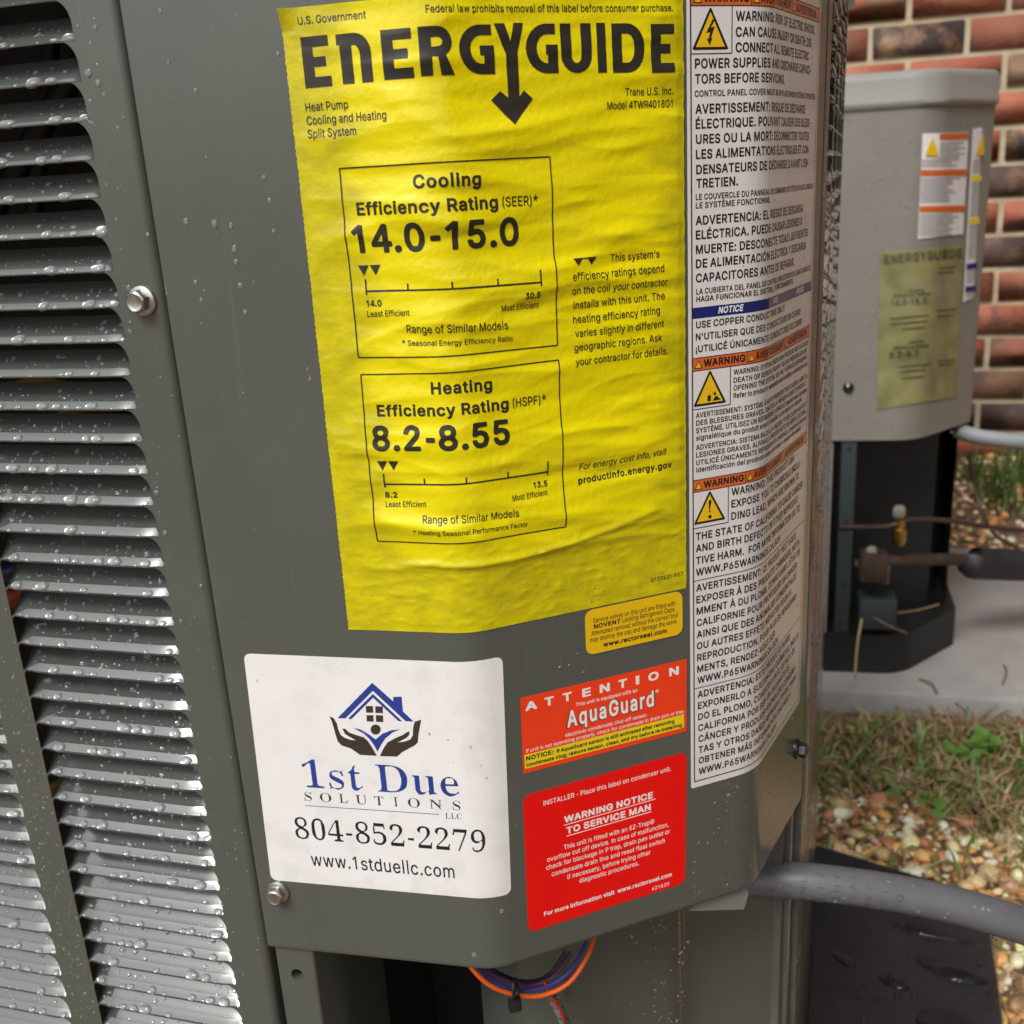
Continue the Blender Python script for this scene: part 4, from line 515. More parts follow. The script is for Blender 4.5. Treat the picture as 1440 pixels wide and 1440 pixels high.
't':(50,[27,84,28,83,28,81,25,72,25,62,27,61,37,61,38,60,38,58,37,55,27,55,25,54,25,17,26,12,28,8,33,8,37,10,41,14,42,14,44,13,42,9,37,7,33,2,26,-2,23,-2,17,1,14,6,13,12,13,54,12,55,8,55,7,58,8,59,18,69,22,79,26,83]),
'D':(109,[7,90,45,90,53,89,62,87,68,85,76,80,80,76,85,68,88,59,89,50,89,41,87,28,86,23,81,15,76,10,66,4,53,1,45,0,9,0,8,1,7,3,8,3,14,4,15,6,18,13,18,75,17,81,15,84,14,86,7,87,6,89],[37,86,33,83,33,78,33,10,34,6,36,5,41,4,53,5,57,6,62,10,68,17,69,21,71,28,73,40,73,49,71,60,68,72,64,78,60,82,57,84,51,86]),
'u':(82,[6,61,23,61,25,60,25,12,27,9,30,7,39,7,40,6,35,1,28,-2,23,-2,19,0,17,3,14,8,12,15,12,53,10,57,6,58,6,60],[41,61,59,61,61,60,61,10,63,7,68,5,68,4,67,3,58,2,48,-1,46,-1,48,3,48,6,44,8,43,8,48,13,48,51,46,57,41,58,40,60]),
'e':(66,[32,63,40,60,46,55,50,50,51,45,53,39,53,33,51,33,21,32,20,30,21,23,23,17,24,14,28,10,35,8,44,8,47,10,53,16,55,15,55,14,53,10,41,1,32,-2,28,-2,19,3,12,10,10,15,8,22,7,35,10,46,14,53,22,60,30,63],[21,39,22,38,42,39,43,40,43,48,42,53,40,57,36,58,27,58,24,57,22,54,21,50,20,46]),
'S':(86,[9,-1,8,1,12,3,12,5,12,12,8,23,8,30,9,32,12,32,13,30,16,14,18,11,23,6,30,3,46,3,50,4,57,10,58,17,57,23,53,28,28,41,23,45,17,51,14,57,13,64,14,72,15,80,19,84,22,87,28,90,35,92,39,92,55,88,60,88,64,91,66,91,67,89,64,87,64,86,64,80,67,71,67,64,66,63,64,63,63,64,59,77,57,81,53,85,46,87,42,88,35,88,28,87,24,84,21,77,21,72,22,68,24,66,32,61,54,50,60,46,64,41,67,35,68,30,68,21,64,12,61,8,55,3,53,1,45,-1,36,-2,21,3,17,3,14,2,12,-1]),
'O':(115,[55,92,62,91,72,87,81,80,86,75,91,66,94,58,95,50,95,40,94,32,90,22,84,14,80,9,72,4,67,1,55,-2,49,-2,40,0,32,3,27,6,21,13,14,22,12,27,9,37,8,45,10,55,13,66,17,72,22,78,31,86,39,89,49,92],[45,87,39,86,35,82,31,76,28,71,26,55,26,35,26,30,28,21,30,15,34,10,39,6,45,3,59,3,64,4,69,8,72,12,75,19,77,28,78,42,77,62,74,72,71,78,67,83,63,86,58,87]),
'L':(94,[7,90,44,90,46,89,46,87,45,87,39,86,35,85,33,78,33,13,33,9,37,6,44,5,58,6,66,8,72,12,80,30,81,30,84,30,84,28,84,23,78,12,76,0,9,0,6,1,6,3,8,3,13,4,16,6,18,14,18,78,15,84,12,86,7,87,6,89]),
'U':(108,[6,89,9,90,42,90,44,89,44,87,44,87,39,86,35,84,33,80,33,21,34,15,36,12,42,6,48,4,60,4,66,6,71,10,76,18,77,24,78,32,77,82,77,84,76,85,69,87,68,89,71,90,89,90,90,89,90,87,85,85,83,84,84,32,83,24,80,15,76,8,63,0,50,-3,42,-2,35,0,30,3,26,6,21,13,18,23,18,73,17,80,17,82,15,84,12,86,7,87]),
'T':(93,[22,0,21,1,22,3,28,4,32,6,34,13,34,85,32,86,22,86,17,84,12,82,9,77,6,64,4,63,2,64,2,72,5,81,5,89,8,90,77,90,78,89,78,81,81,73,81,64,80,62,78,63,74,77,72,81,70,82,60,86,50,86,49,84,49,12,50,8,51,6,55,4,60,3,62,3,62,1,59,0]),
'I':(57,[6,90,42,90,45,89,44,87,39,86,35,84,33,82,33,77,33,13,34,9,36,6,45,3,46,1,45,0,8,0,6,1,6,4,13,5,15,6,17,9,18,13,18,80,17,83,14,86,6,87,6,89]),
'N':(108,[8,0,7,1,8,3,13,4,15,6,15,67,15,68,18,69,18,75,17,78,14,82,8,87,8,89,9,90,28,89,72,36,75,34,76,35,77,36,77,84,76,86,69,87,69,89,71,90,91,90,91,89,91,87,85,86,83,84,83,36,82,35,81,33,80,32,80,9,84,0,84,-1,81,-2,78,-1,75,8,72,12,26,68,23,69,21,68,21,67,21,6,22,4,28,3,30,1,27,0]),
'C':(103,[86,91,86,87,84,86,83,84,83,77,86,67,86,63,85,61,82,62,77,77,72,82,67,85,59,87,46,87,41,86,37,84,31,77,28,68,26,58,25,41,26,30,30,18,33,13,36,10,42,6,51,4,60,4,64,5,69,6,75,10,85,20,87,19,87,17,81,10,72,4,64,1,58,-1,51,-2,44,-1,35,1,28,5,19,14,14,21,12,26,9,36,8,49,10,58,13,67,17,73,22,79,27,84,35,88,41,91,49,92,53,92,59,91,72,86,78,86,81,87,83,91]),
'8':(82,[41,96,49,94,53,91,57,89,62,81,63,72,61,64,57,58,47,53,46,51,57,44,63,39,66,33,67,30,67,22,64,13,58,5,54,3,46,0,39,-1,35,-1,24,1,17,4,14,6,12,10,8,18,7,26,8,32,10,36,15,41,26,48,19,53,14,59,10,68,10,75,11,78,13,84,15,87,18,90,23,93,27,94,33,96],[28,42,24,39,21,33,19,31,19,21,19,17,22,13,24,9,31,6,42,6,48,8,51,11,55,18,55,22,55,27,53,31,48,36,37,42,35,42],[44,56,48,59,52,67,53,75,51,82,48,86,44,88,35,89,28,87,25,84,22,77,22,71,24,67,27,62,33,58,37,56]),
'0':(82,[36,-1,30,0,22,4,17,9,13,15,10,23,8,33,8,40,8,55,10,72,14,81,17,86,21,90,26,93,35,96,40,96,48,94,53,90,57,87,60,80,64,72,66,63,66,58,66,37,65,28,62,19,60,13,57,9,52,4,46,1,39,-1],[42,87,32,87,28,85,24,78,22,67,22,37,23,23,24,17,27,12,30,8,33,7,41,7,45,8,48,11,50,17,52,31,52,63,51,75,50,80,48,84,45,86]),
'4':(82,[54,94,55,93,55,35,57,33,68,33,69,31,69,26,68,24,57,24,55,24,55,14,55,12,58,8,67,6,68,1,66,0,28,0,27,1,28,6,37,8,40,10,42,14,41,24,40,24,6,24,5,26,4,35,32,80,35,82,42,94,44,94],[41,81,39,81,37,80,10,36,10,33,40,33,41,34,42,73,42,77,42,80]),
'5':(82,[58,94,59,93,60,81,62,75,61,71,58,71,57,71,55,78,54,80,53,80,19,80,18,76,17,57,18,56,22,56,31,58,35,58,48,55,54,51,61,44,64,36,64,23,62,17,60,13,55,8,51,4,45,1,37,-1,30,-1,22,0,17,2,12,5,9,10,8,19,10,22,13,24,15,23,14,19,14,15,17,12,21,9,27,8,37,8,43,10,47,15,50,22,50,31,50,36,48,41,44,46,40,48,35,49,21,49,14,46,12,48,11,62,12,76,14,81,15,94,18,94]),
'2':(82,[8,0,8,3,8,14,31,37,39,46,46,58,48,66,48,73,46,82,43,86,39,88,28,88,24,85,21,80,19,72,19,68,21,66,17,66,12,69,9,73,8,78,9,83,12,87,15,90,19,93,26,95,30,96,39,96,49,93,56,89,60,82,62,73,60,64,57,58,49,48,16,15,18,15,54,15,58,16,59,18,62,27,66,28,67,26,64,15,64,1,62,0]),
'9':(82,[32,96,41,95,49,92,55,86,59,81,62,73,64,64,65,59,65,44,64,33,60,22,58,18,53,9,48,4,40,1,32,-1,28,-1,22,0,15,4,10,13,10,15,10,18,12,20,14,21,15,19,15,15,17,12,19,9,24,7,36,7,40,9,45,13,50,22,52,35,53,44,51,45,46,45,39,39,32,37,28,37,21,39,17,42,13,46,10,50,8,57,8,67,10,78,14,85,22,92,27,94],[30,87,26,85,24,82,21,75,21,62,22,54,25,49,30,46,42,46,45,47,50,51,53,55,52,68,50,78,46,85,42,87,40,87,35,87]),
'-':(47,[8,31,8,39,9,40,32,40,34,40,34,32,33,30,10,30]),
'7':(82,[26,0,25,1,26,4,58,80,57,80,17,80,15,79,14,77,13,68,8,67,7,68,7,75,10,81,10,94,12,94,66,94,67,93,67,89,64,82,64,77,59,67,31,1,30,0]),
},
}

# ------------------------------------------------------------------ lettering: outlines drawn on a 90-unit cap height
_GC = {}
def glyph(font, ch):
    "advance (cap heights), verts (n,2) in cap heights, tris"
    k = (font, ch)
    if k in _GC: return _GC[k]
    s = FONT[font].get(ch)
    if s is None: _GC[k] = (.38, np.zeros((0, 2)), []); return _GC[k]
    adv = s[0] / 100
    loops = [[Vector((c[i] / 90, c[i + 1] / 90, 0)) for i in range(0, len(c), 2)] for c in s[1:]]
    if ch == '-' and font != 'S': adv = .60; loops = [[Vector((.06 + (p.x - .1) * .72, p.y, 0)) for p in l] for l in loops]
    def inside(pt, l):
        c = False
        for i in range(len(l)):
            a, b = l[i], l[i - 1]
            if (a.y > pt.y) != (b.y > pt.y) and pt.x < (b.x - a.x) * (pt.y - a.y) / (b.y - a.y) + a.x: c = not c
        return c
    start = [sum(len(l) for l in loops[:i]) for i in range(len(loops))]
    depth = [sum(inside(l[0], m) for m in loops if m is not l) for l in loops]
    tris = []
    for i, l in enumerate(loops):
        if depth[i] % 2: continue
        grp = [i] + [j for j in range(len(loops)) if depth[j] == depth[i] + 1 and inside(loops[j][0], l)]
        idx = [start[g] + k for g in grp for k in range(len(loops[g]))]
        tris += [tuple(idx[q] for q in t) for t in tessellate_polygon([loops[g] for g in grp])]
    V = np.array([(p.x, p.y) for l in loops for p in l]).reshape(-1, 2)
    _GC[k] = (adv, V, [tuple(t) for t in tris]); return _GC[k]

# ------------------------------------------------------------------ the folded sheet-metal corner (plan view, metres; camera above the origin)
A_L, A_1, A_2, A_3, A_S = rad(-16.40), rad(-12.767), rad(20.061), rad(58.354), rad(71.2)
def dv(a): return np.array([math.cos(a), math.sin(a)])
def nv(a): return np.array([math.sin(a), -math.cos(a)])       # outward (towards the camera)
P12 = aim(697, 1365)[:2] * .33
S23, RB, S_END = 117.3, 25.0, 190.0
P23 = P12 + dv(A_2) * S23 / 1000
def prof(S):
    for Sc, P, aa, ab in ((0., P12, A_1, A_2), (S23, P23, A_2, A_3)):
        t = RB * math.tan((ab - aa) / 2)
        if abs(S - Sc) < t:
            k = (S - Sc + t) / (2 * t) * (ab - aa); R = RB / 1000
            Cc = P - dv(aa) * t / 1000 - nv(aa) * R
            return Cc + R * nv(aa + k), nv(aa + k)
    if S < 0: return P12 + dv(A_1) * S / 1000, nv(A_1)
    if S < S23: return P12 + dv(A_2) * S / 1000, nv(A_2)
    return P23 + dv(A_3) * (S - S23) / 1000, nv(A_3)
_SS = np.arange(-160, 240, .1)
_T = [prof(s) for s in _SS]
_PX = np.array([p[0][0] for p in _T]); _PY = np.array([p[0][1] for p in _T]); _NX = np.array([p[1][0] for p in _T]); _NY = np.array([p[1][1] for p in _T])
def sheet(S, z, off=0.):
    "point on the sheet: S mm round the fold, z mm above the camera's level, off mm proud"
    S = np.asarray(S, float); z = np.asarray(z, float); o = np.asarray(off, float) / 1000
    nx, ny = np.interp(S, _SS, _NX), np.interp(S, _SS, _NY)
    l = np.hypot(nx, ny); nx, ny = nx / l, ny / l
    return np.stack([np.interp(S, _SS, _PX) + nx * o, np.interp(S, _SS, _PY) + ny * o, ZC + z / 1000 + 0 * S], -1)
def uns(px, py):
    "fold coordinates of a sight line"
    v = aim(px, py); th = _PX / _PY; m = _SS < 205
    S = np.interp(v[0], th[m], _SS[m]); Y = np.interp(S, _SS, _PY)
    return float(S), float(v[2] * Y * 1000)

# paper wrinkles of the yellow label
_wr = np.random.default_rng(5)
_RIDGES = []
for i in range(150):
    zone = i % 4
    u = _wr.uniform(-30, 78); v = _wr.uniform(-128, 46)
    L = _wr.uniform(8, 26); W = _wr.uniform(1.5, 4.6); A = W * _wr.uniform(.14, .34)
    if zone == 0: L *= .5; W *= .55; A *= .6
    if zone == 1: u = _wr.uniform(62, 86); L = _wr.uniform(3, 9); W = _wr.uniform(.8, 1.5); A = _wr.uniform(.15, .35)
    if zone == 2 and i % 3 == 0: u = _wr.uniform(-44, -34); L = _wr.uniform(2, 6); W = _wr.uniform(.6, 1.0); A = _wr.uniform(.12, .25)
    _RIDGES.append((u, v, L, W, A * (1 if _wr.random() < .75 else -.6), _wr.uniform(-.16, .12), _wr.uniform(-.012, .012)))
for i in range(120):                                  # small bubbles in the glued-down foot and margins
    _RIDGES.append((_wr.uniform(-40, 84), _wr.uniform(-147, -120), _wr.uniform(.8, 2.6), _wr.uniform(.5, .95), _wr.uniform(.10, .26), _wr.uniform(-.2, .2), 0))
for k in range(26):                                   # the long fold that closes the loose area
    u = -18 + k * 3.6; _RIDGES.append((u, -124 - 4.5 * math.sin((u + 18) / 94 * 3.1) + (u + 18) * .09, 3.2, 1.0, .45, .05 + .03 * math.sin(u), 0))
def wrinkle(S, z):
    S = np.asarray(S, float); z = np.asarray(z, float); h = np.zeros_like(S)
    for u, v, L, W, A, t, c in _RIDGES:
        x = S - u; y = z - v - t * x - c * x * x
        m = (np.abs(x) < 3 * L) & (np.abs(y) < 4 * W)
        if m.any(): h[m] += A * np.exp(-.5 * (x[m] / L) ** 2) * np.exp(-.8 * np.abs(y[m] / W) ** 1.35)
    loose = np.clip((z + 122) / 14, 0, 1) * np.clip((S + 40) / 14, 0, 1)
    h += loose * (.13 * np.sin(z * .42 + .05 * S + 1.3 * np.sin(S * .06)) + .07 * np.sin(z * .97 - .07 * S + 2 * np.sin(S * .045 + 1)))
    h += loose * .42 + .12 * np.exp(-.5 * ((S - 4) / 9) ** 2)
    return np.maximum(h, 0.0)

class Print:
    "flat print laid on the sheet: triangles in (S, z) mm"
    def __init__(s, off, disp=None): s.t = []; s.off = off; s.o = []; s.disp = disp; s.k = 0
    def tris(s, P):
        s.k += 1; P = np.asarray(P, float)
        if len(P) == 0: return
        a = (P[:, 1, 0] - P[:, 0, 0]) * (P[:, 2, 1] - P[:, 0, 1]) - (P[:, 1, 1] - P[:, 0, 1]) * (P[:, 2, 0] - P[:, 0, 0])
        P[a < 0] = P[a < 0][:, ::-1]
        s.t.append(P[np.abs(a) > 1e-9]); s.o += [s.off + .0015 * (s.k % 9)] * int((np.abs(a) > 1e-9).sum())
    def poly(s, *loops):
        L = [[Vector((p[0], p[1], 0)) for p in l] for l in loops]
        flat = np.array([(p.x, p.y) for l in L for p in l]); s.tris(flat[np.array(tessellate_polygon(L))])
        return s
    def rect(s, S0, z0, S1, z1): return s.poly([(S0, z0), (S1, z0), (S1, z1), (S0, z1)])
    def line(s, a, b, w):
        a, b = np.array(a, float), np.array(b, float); d = (b - a) / np.hypot(*(b - a)); n = np.array([-d[1], d[0]]) * w / 2
        return s.poly([a - n, b - n, b + n, a + n])
    def loop(s, pts, w):
        for i in range(len(pts)): s.line(pts[i], pts[(i + 1) % len(pts)], w)
        return s
    def text(s, txt, font, S0, z0, S1, z1=None, cap=2., slant=0., track=0., maxw=None, bold=0.):
        "baseline from (S0,z0) to (S1,z1); the ink is stretched to that width. S1 None: natural width * 'bold' factor"
        x = 0.; T = []
        for ch in txt:
            adv, V, tr = glyph(font, ch)
            if tr:
                Q = V.copy(); Q[:, 0] += x + slant * Q[:, 1]; T.append(Q[np.array(tr)])
            x += adv + track
        P = np.concatenate(T); lo, hi = P[..., 0].min(), P[..., 0].max()
        if S1 is None:
            k = cap * bold
            if maxw and (hi - lo) * k > maxw: k = maxw / (hi - lo)
            S1 = S0 + (hi - lo) * k; z1 = z0 if z1 is None else z1
        if z1 is None: z1 = z0
        kx = (S1 - S0) / (hi - lo); u = P[..., 0] - lo
        Q = np.empty_like(P); Q[..., 0] = S0 + u * kx; Q[..., 1] = z0 + P[..., 1] * cap + (z1 - z0) * u / (hi - lo)
        s.tris(Q); return s
    def build(s, name, material, parent, maxedge=1.7, label=None):
        P = np.concatenate(s.t); O = np.array(s.o)
        for _ in range(24):                      # split long edges so that the print follows folds and wrinkles
            E = np.stack([np.hypot(*(P[:, (i + 1) % 3] - P[:, i]).T) for i in range(3)], 1)
            j = E.argmax(1); big = E.max(1) > maxedge
            if not big.any(): break
            B, jb, Ob = P[big], j[big], O[big]; r = np.arange(len(B))
            a, b, c = B[r, jb], B[r, (jb + 1) % 3], B[r, (jb + 2) % 3]; m = (a + b) / 2
            P = np.concatenate([P[~big], np.stack([a, m, c], 1), np.stack([m, b, c], 1)]); O = np.concatenate([O[~big], Ob, Ob])
        F = P.reshape(-1, 2); Of = np.repeat(O, 3)
        if s.disp is not None: Of = Of + s.disp(F[:, 0], F[:, 1])
        V = sheet(F[:, 0], F[:, 1], Of)
        # weld the corners that coincide
        key = np.round(np.concatenate([F, Of[:, None]], 1), 4)
        uq, idx, inv = np.unique(key, axis=0, return_index=True, return_inverse=True)
        inv = np.asarray(inv).ravel(); tr = inv.reshape(-1, 3)
        ok = (tr[:, 0] != tr[:, 1]) & (tr[:, 1] != tr[:, 2]) & (tr[:, 0] != tr[:, 2])
        return mesh_obj(name, V[idx], [tuple(int(i) for i in t) for t in tr[ok]], material, parent, smooth=True, sharp=0, label=label)

def sticker(name, outline, off, material, parent, label, step=1.7, disp=None, thick=.1, inner=()):
    "a sticker: outline polygon in (S, z), split fine enough to bend, with a thin edge"
    L = [Vector((p[0], p[1], 0)) for p in outline]
    pr = Print(off, disp); pr.off = off
    flat = np.array([(p.x, p.y) for p in L]); P = flat[np.array(tessellate_polygon([L]))]
    pr.k = -1; pr.tris(P)
    o = pr.build(name, material, parent, maxedge=step, label=label)
    me = o.data; bm = bmesh.new(); bm.from_mesh(me)
    ed = [e for e in bm.edges if e.is_boundary]
    ret = bmesh.ops.extrude_edge_only(bm, edges=ed)
    for v in [g for g in ret['geom'] if isinstance(g, bmesh.types.BMVert)]:
        d = Vector((0 - v.co.x, 0 - v.co.y, 0)).normalized(); v.co -= d * thick / 1000
    bm.normal_update(); bm.to_mesh(me); bm.free()
    me.set_sharp_from_angle(angle=rad(40))
    return o
def rounded(S0, z0, S1, z1, r, n=5, sk=0.):
    "rounded rectangle, sk shifts the foot sideways"
    out = []
    for cx, cz, a0 in ((S1 - r, z1 - r, 0), (S0 + r, z1 - r, 90), (S0 + r, z0 + r, 180), (S1 - r, z0 + r, 270)):
        for k in range(n + 1):
            a = rad(a0 + 90 * k / n); z = cz + r * math.sin(a)
            out.append((cx + r * math.cos(a) + sk * (z1 - z) / (z1 - z0), z))
    return out

# ================================================================== the heat pump
Z_PAD = 0.035
HP = thing('heat_pump', 'wet olive grey heat pump covered in labels, filling most of the picture', 'heat pump', (-.05, .75, Z_PAD))
# parts are modelled where they stand
class _P: pass
def hp(o):
    o.parent = HP; o.matrix_parent_inverse = Matrix.Translation(-Vector(HP.location)); return o

Z_BOT, Z_TOP = -293.4, 104.0
# --- front panel
def front_panel():
    pts = []                                     # (x, y, nx, ny)
    e, n1 = prof(-94.6)
    r = .0016
    cen = e - n1 * r
    for k in range(7):                           # rolled left edge
        a = A_1 - rad(90) * (1 - k / 6); pts.append((cen + r * nv(a), nv(a)))
    pts.insert(0, (pts[0][0] - n1 * .026, pts[0][1]))
    Ss = [-85, -60, -40, -20, -12] + list(np.linspace(-7.6, 7.6, 15)) + [12, 30, 50, 70, 90, 100] + list(np.linspace(S23 - 9, S23 + 9, 15)) + [132, 150, 165, 180, S_END]
    for s_ in Ss:
        p, n_ = prof(s_); pts.append((p, n_))
    rows = [(-1.3, -281), (-1.3, -292.9), (-.9, Z_BOT - .1), (-.4, Z_BOT - .1), (0, -292.9), (0, -291.5), (0, -270), (0, -220), (0, -160), (0, -100), (0, -40), (0, 20), (0, Z_TOP)]
    V, F = [], []
    for off, z in rows:
        for p, n_ in pts: V.append((*(p + n_ * off / 1000), ZC + z / 1000))
    m = len(pts)
    for i in range(len(rows) - 1):
        for j in range(m - 1): F.append((i * m + j, i * m + j + 1, (i + 1) * m + j + 1, (i + 1) * m + j))
    return hp(mesh_obj('front_panel', V, F, M['paint'], sharp=50))
FP = front_panel()

# --- louvered panel on the left: slats lanced inwards from the sheet
PS, _ = prof(-93.8)
PITCH_L, COLW, GAPW = 11.775, 73.0, 16.5
Z_LIP0 = 84.0 - .25
def slat_d(a, q):
    "depth (mm inwards) and height above the lip at a mm from the end, q 0 top .. 1 lip"
    m = np.minimum(a, COLW - a); t = np.clip(m / 9.0, 0, 1); e = t * t * (3 - 2 * t)
    d = 9.0 * (1 - q) ** .6 - 1.0 * e * q ** 2
    z = (PITCH_L - 3.7 + 0 * a) * (1 - q)
    return d, z
def slat_mesh():
    aa = [-.6, 0, 1, 2, 3, 4, 5, 6, 7.5, 9, 13, 22, 36.5]; aa = np.array(aa + [COLW - x for x in aa[-2::-1]])
    qq = [0, .15, .3, .45, .6, .72, .82, .9, .95, .985, 1.0]
    V, F = [], []; na = len(aa)
    for q in qq:
        d, z = slat_d(aa, q)
        for a, dd, zz in zip(aa, d, z): V.append((a / 1000, dd / 1000, zz / 1000))
    d, z = slat_d(aa, 1.0); t = np.clip(np.minimum(aa, COLW - aa) / 3, 0, 1)
    for dd, dz in ((.1, -.22), (.35, -.34), (.6, -.2), (1.0, .5), (3.0, 2.6)):      # rolled lip and back face
        for a, d0, tt in zip(aa, d, t): V.append((a / 1000, (d0 + dd * (.3 + .7 * tt)) / 1000, dz * tt / 1000))
    nr = len(qq) + 5
    for i in range(nr - 1):
        for j in range(na - 1): F.append((i * na + j, (i + 1) * na + j, (i + 1) * na + j + 1, i * na + j + 1))
    me = bpy.data.meshes.new('slat'); me.from_pydata(V, [], F); me.polygons.foreach_set('use_smooth', [True] * len(F))
    me.set_sharp_from_angle(angle=rad(60)); me.materials.append(M['blade']); return me
SLAT = slat_mesh()
def louver(name, origin, ang, starts, z_hi, z_lo, edges, right_roll, lab):
    "sheet with columns of slats; starts = s of each column's start, edges = flat strips (s0, s1)"
    D, N = dv(ang), nv(ang)
    mb = MB(); zt, zb = ZC + z_hi / 1000, ZC + z_lo / 1000
    for s0, s1 in edges:
        if right_roll and abs(s1) < 4:            # rolled edge towards the joint
            r = 3.4; pts = [(s0, 0)] + [(s1 - r + r * math.sin(rad(k * 15)), r - r * math.cos(rad(k * 15))) for k in range(7)] + [(s1, 26)]
        else: pts = [(s0, 0), (s1, 0)]
        if abs(s0) < 3 and not right_roll: pts = [(s0, 12), (s0, 1.2), (s0 + .6, .2), (s0 + 1.4, 0), (s1, 0)]
        P = [origin + D * s / 1000 - N * d / 1000 for s, d in pts]; n = len(P)
        mb.add([(*p, zb) for p in P] + [(*p, zt) for p in P], [(i, i + 1, n + i + 1, n + i) for i in range(n - 1)])
    top = Z_LIP0 + PITCH_L
    s_lo, s_hi = min(s for s, _ in edges), max(s for _, s in edges)
    for st in starts:
        P = [origin + D * s / 1000 for s in (st, st + COLW)]
        if z_hi > top: mb.add([(*P[0], ZC + top / 1000), (*P[1], ZC + top / 1000), (*P[1], zt), (*P[0], zt)], [(0, 1, 2, 3)])
    k = -1
    while True:                                   # scalloped edge of the strips: rounded corner under every lip
        k += 1; zl = Z_LIP0 - k * PITCH_L
        if zl < z_lo: break
        for st in starts:
            for end, sg, rx, rz in ((st + COLW, -1, 5.2, 7.6), (st, 1, 2.0, 2.6)):
                V = []; nn = 7
                for i in range(nn + 1):
                    a = rad(90 * i / nn); x = end + sg * rx * (1 - math.sin(a)); zz_ = -rz * (1 - math.cos(a))
                    for f in (0, 1):              # lip line above, arc below
                        m_ = abs(x - end); t = min(m_ / 9, 1); e = t * t * (3 - 2 * t); z2 = zz_ if f else 0.
                        dd = -1.0 * e * (1 - min(1, -z2 / rz)) + .05
                        q_ = origin + D * x / 1000 - N * dd / 1000; V.append((q_[0], q_[1], ZC + (zl + z2) / 1000))
                fs = [(2 * i, 2 * i + 1, 2 * i + 3, 2 * i + 2) for i in range(nn)]
                mb.add(V, fs if sg > 0 else [f[::-1] for f in fs])
    pan = hp(mb.build(name, M['paint'], sharp=40, label=lab))
    out = []
    k = 0
    while True:
        zl = Z_LIP0 - k * PITCH_L
        if zl < z_lo: break
        for st in starts:
            o = bpy.data.objects.new('slat', SLAT); COL.objects.link(o); o.parent = pan
            pass
            p = origin + D * st / 1000
            o.matrix_basis = Matrix.Translation((p[0], p[1], ZC + zl / 1000)) @ Matrix.Rotation(ang, 4, 'Z')
            out.append((o, st, zl))
        k += 1
    for st in starts:                             # blank foot under the last slat
        P = [origin + D * s / 1000 for s in (st, st + COLW)]; zl = (Z_LIP0 - (k - 1) * PITCH_L)
        if zl > z_lo + .5:
            f = mesh_obj('foot_strip', [(*P[0], zb), (*P[1], zb), (*P[1], ZC + zl / 1000), (*P[0], ZC + zl / 1000)], [(0, 1, 2, 3)], M['paint'], pan)
    return pan, out
Z_FOOT = (Z_PAD - ZC) * 1000 + 22
c1 = -20.0 - COLW; c2 = c1 - GAPW - COLW
LP, LSL = louver('louver_panel', PS, A_L, [c1, c2], Z_TOP, Z_FOOT, [(-20.0, -3.0), (c1 - GAPW, c1), (c2 - 60, c2)], True, 'louvered side panel beaded with rain')
# --- corner post and second louvered side, seen at a grazing angle
E3, _ = prof(S_END)
def post():
    D3, N3, DS, NS = dv(A_3), nv(A_3), dv(A_S), nv(A_S)
    P = []
    b0 = prof(176.)[0] - N3 * .0045
    P += [b0 - N3 * .03, b0, b0 + D3 * .006, b0 + D3 * .0062 + N3 * .0022, b0 + D3 * .0098 + N3 * .0022, b0 + D3 * .0102 - N3 * .002, E3 - N3 * .0035 + D3 * .0012]
    P += [E3 - N3 * .0005 + D3 * .0014, E3 + D3 * .0024]
    am = (A_3 + A_S) / 2 + rad(2)
    q = P[-1]
    P += [q + dv(am) * .006, q + dv(am) * .0125]
    P += [P[-1] + dv(A_S) * .0015 - NS * .0025]
    V, F = [], []; n = len(P)
    for z in (Z_FOOT, Z_TOP):
        for p in P: V.append((*p, ZC + z / 1000))
    F = [(i, i + 1, n + i + 1, n + i) for i in range(n - 1)]
    o = hp(mesh_obj('corner_post', V, F, M['post'], sharp=25)); return P[-1]
PE = post()
OS = PE + nv(A_S) * .0022
LS, LSS = louver('side_louver_panel', OS, A_S, [9.0 + i * (COLW + GAPW) for i in range(4)], Z_TOP, -330, [(0.0, 9.0)] + [(9 + COLW + i * (COLW + GAPW), 9 + (i + 1) * (COLW + GAPW)) for i in range(3)] + [(9 + 4 * COLW + 3 * GAPW, 380)], False, 'far side louvers seen almost edge on, soaked')
# blank lower part of that side, back sides, inner coil, lid and base pan
def wall_strip(name, pts, z0, z1, m, lab=None):
    n = len(pts); V = [(*p, ZC + z0 / 1000) for p in pts] + [(*p, ZC + z1 / 1000) for p in pts]
    return hp(mesh_obj(name, V, [(i, i + 1, n + i + 1, n + i) for i in range(n - 1)], m, sharp=30, label=lab))
DS, NS, DL, NL = dv(A_S), nv(A_S), dv(A_L), nv(A_L)
wall_strip('side_skirt', [OS, OS + DS * .38], Z_FOOT, -330, M['paint'])
L_END = PS + DL * (c2 - 60) / 1000
LEFT_FAR = L_END + DL * -.25
wall_strip('rear_side_panel', [LEFT_FAR, L_END], Z_FOOT, Z_TOP, M['paint'])
S_FAR = OS + DS * .38
BACK = S_FAR + (LEFT_FAR - PS)
wall_strip('rear_panel', [S_FAR, BACK, LEFT_FAR], Z_FOOT, Z_TOP, M['paint'])
inset = lambda p, n_, d: p - n_ * d
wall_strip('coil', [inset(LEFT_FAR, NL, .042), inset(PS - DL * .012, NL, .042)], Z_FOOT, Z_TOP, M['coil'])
wall_strip('side_coil', [inset(OS + DS * .003, NS, .035), inset(S_FAR, NS, .035)], Z_FOOT, Z_TOP, M['coil'])
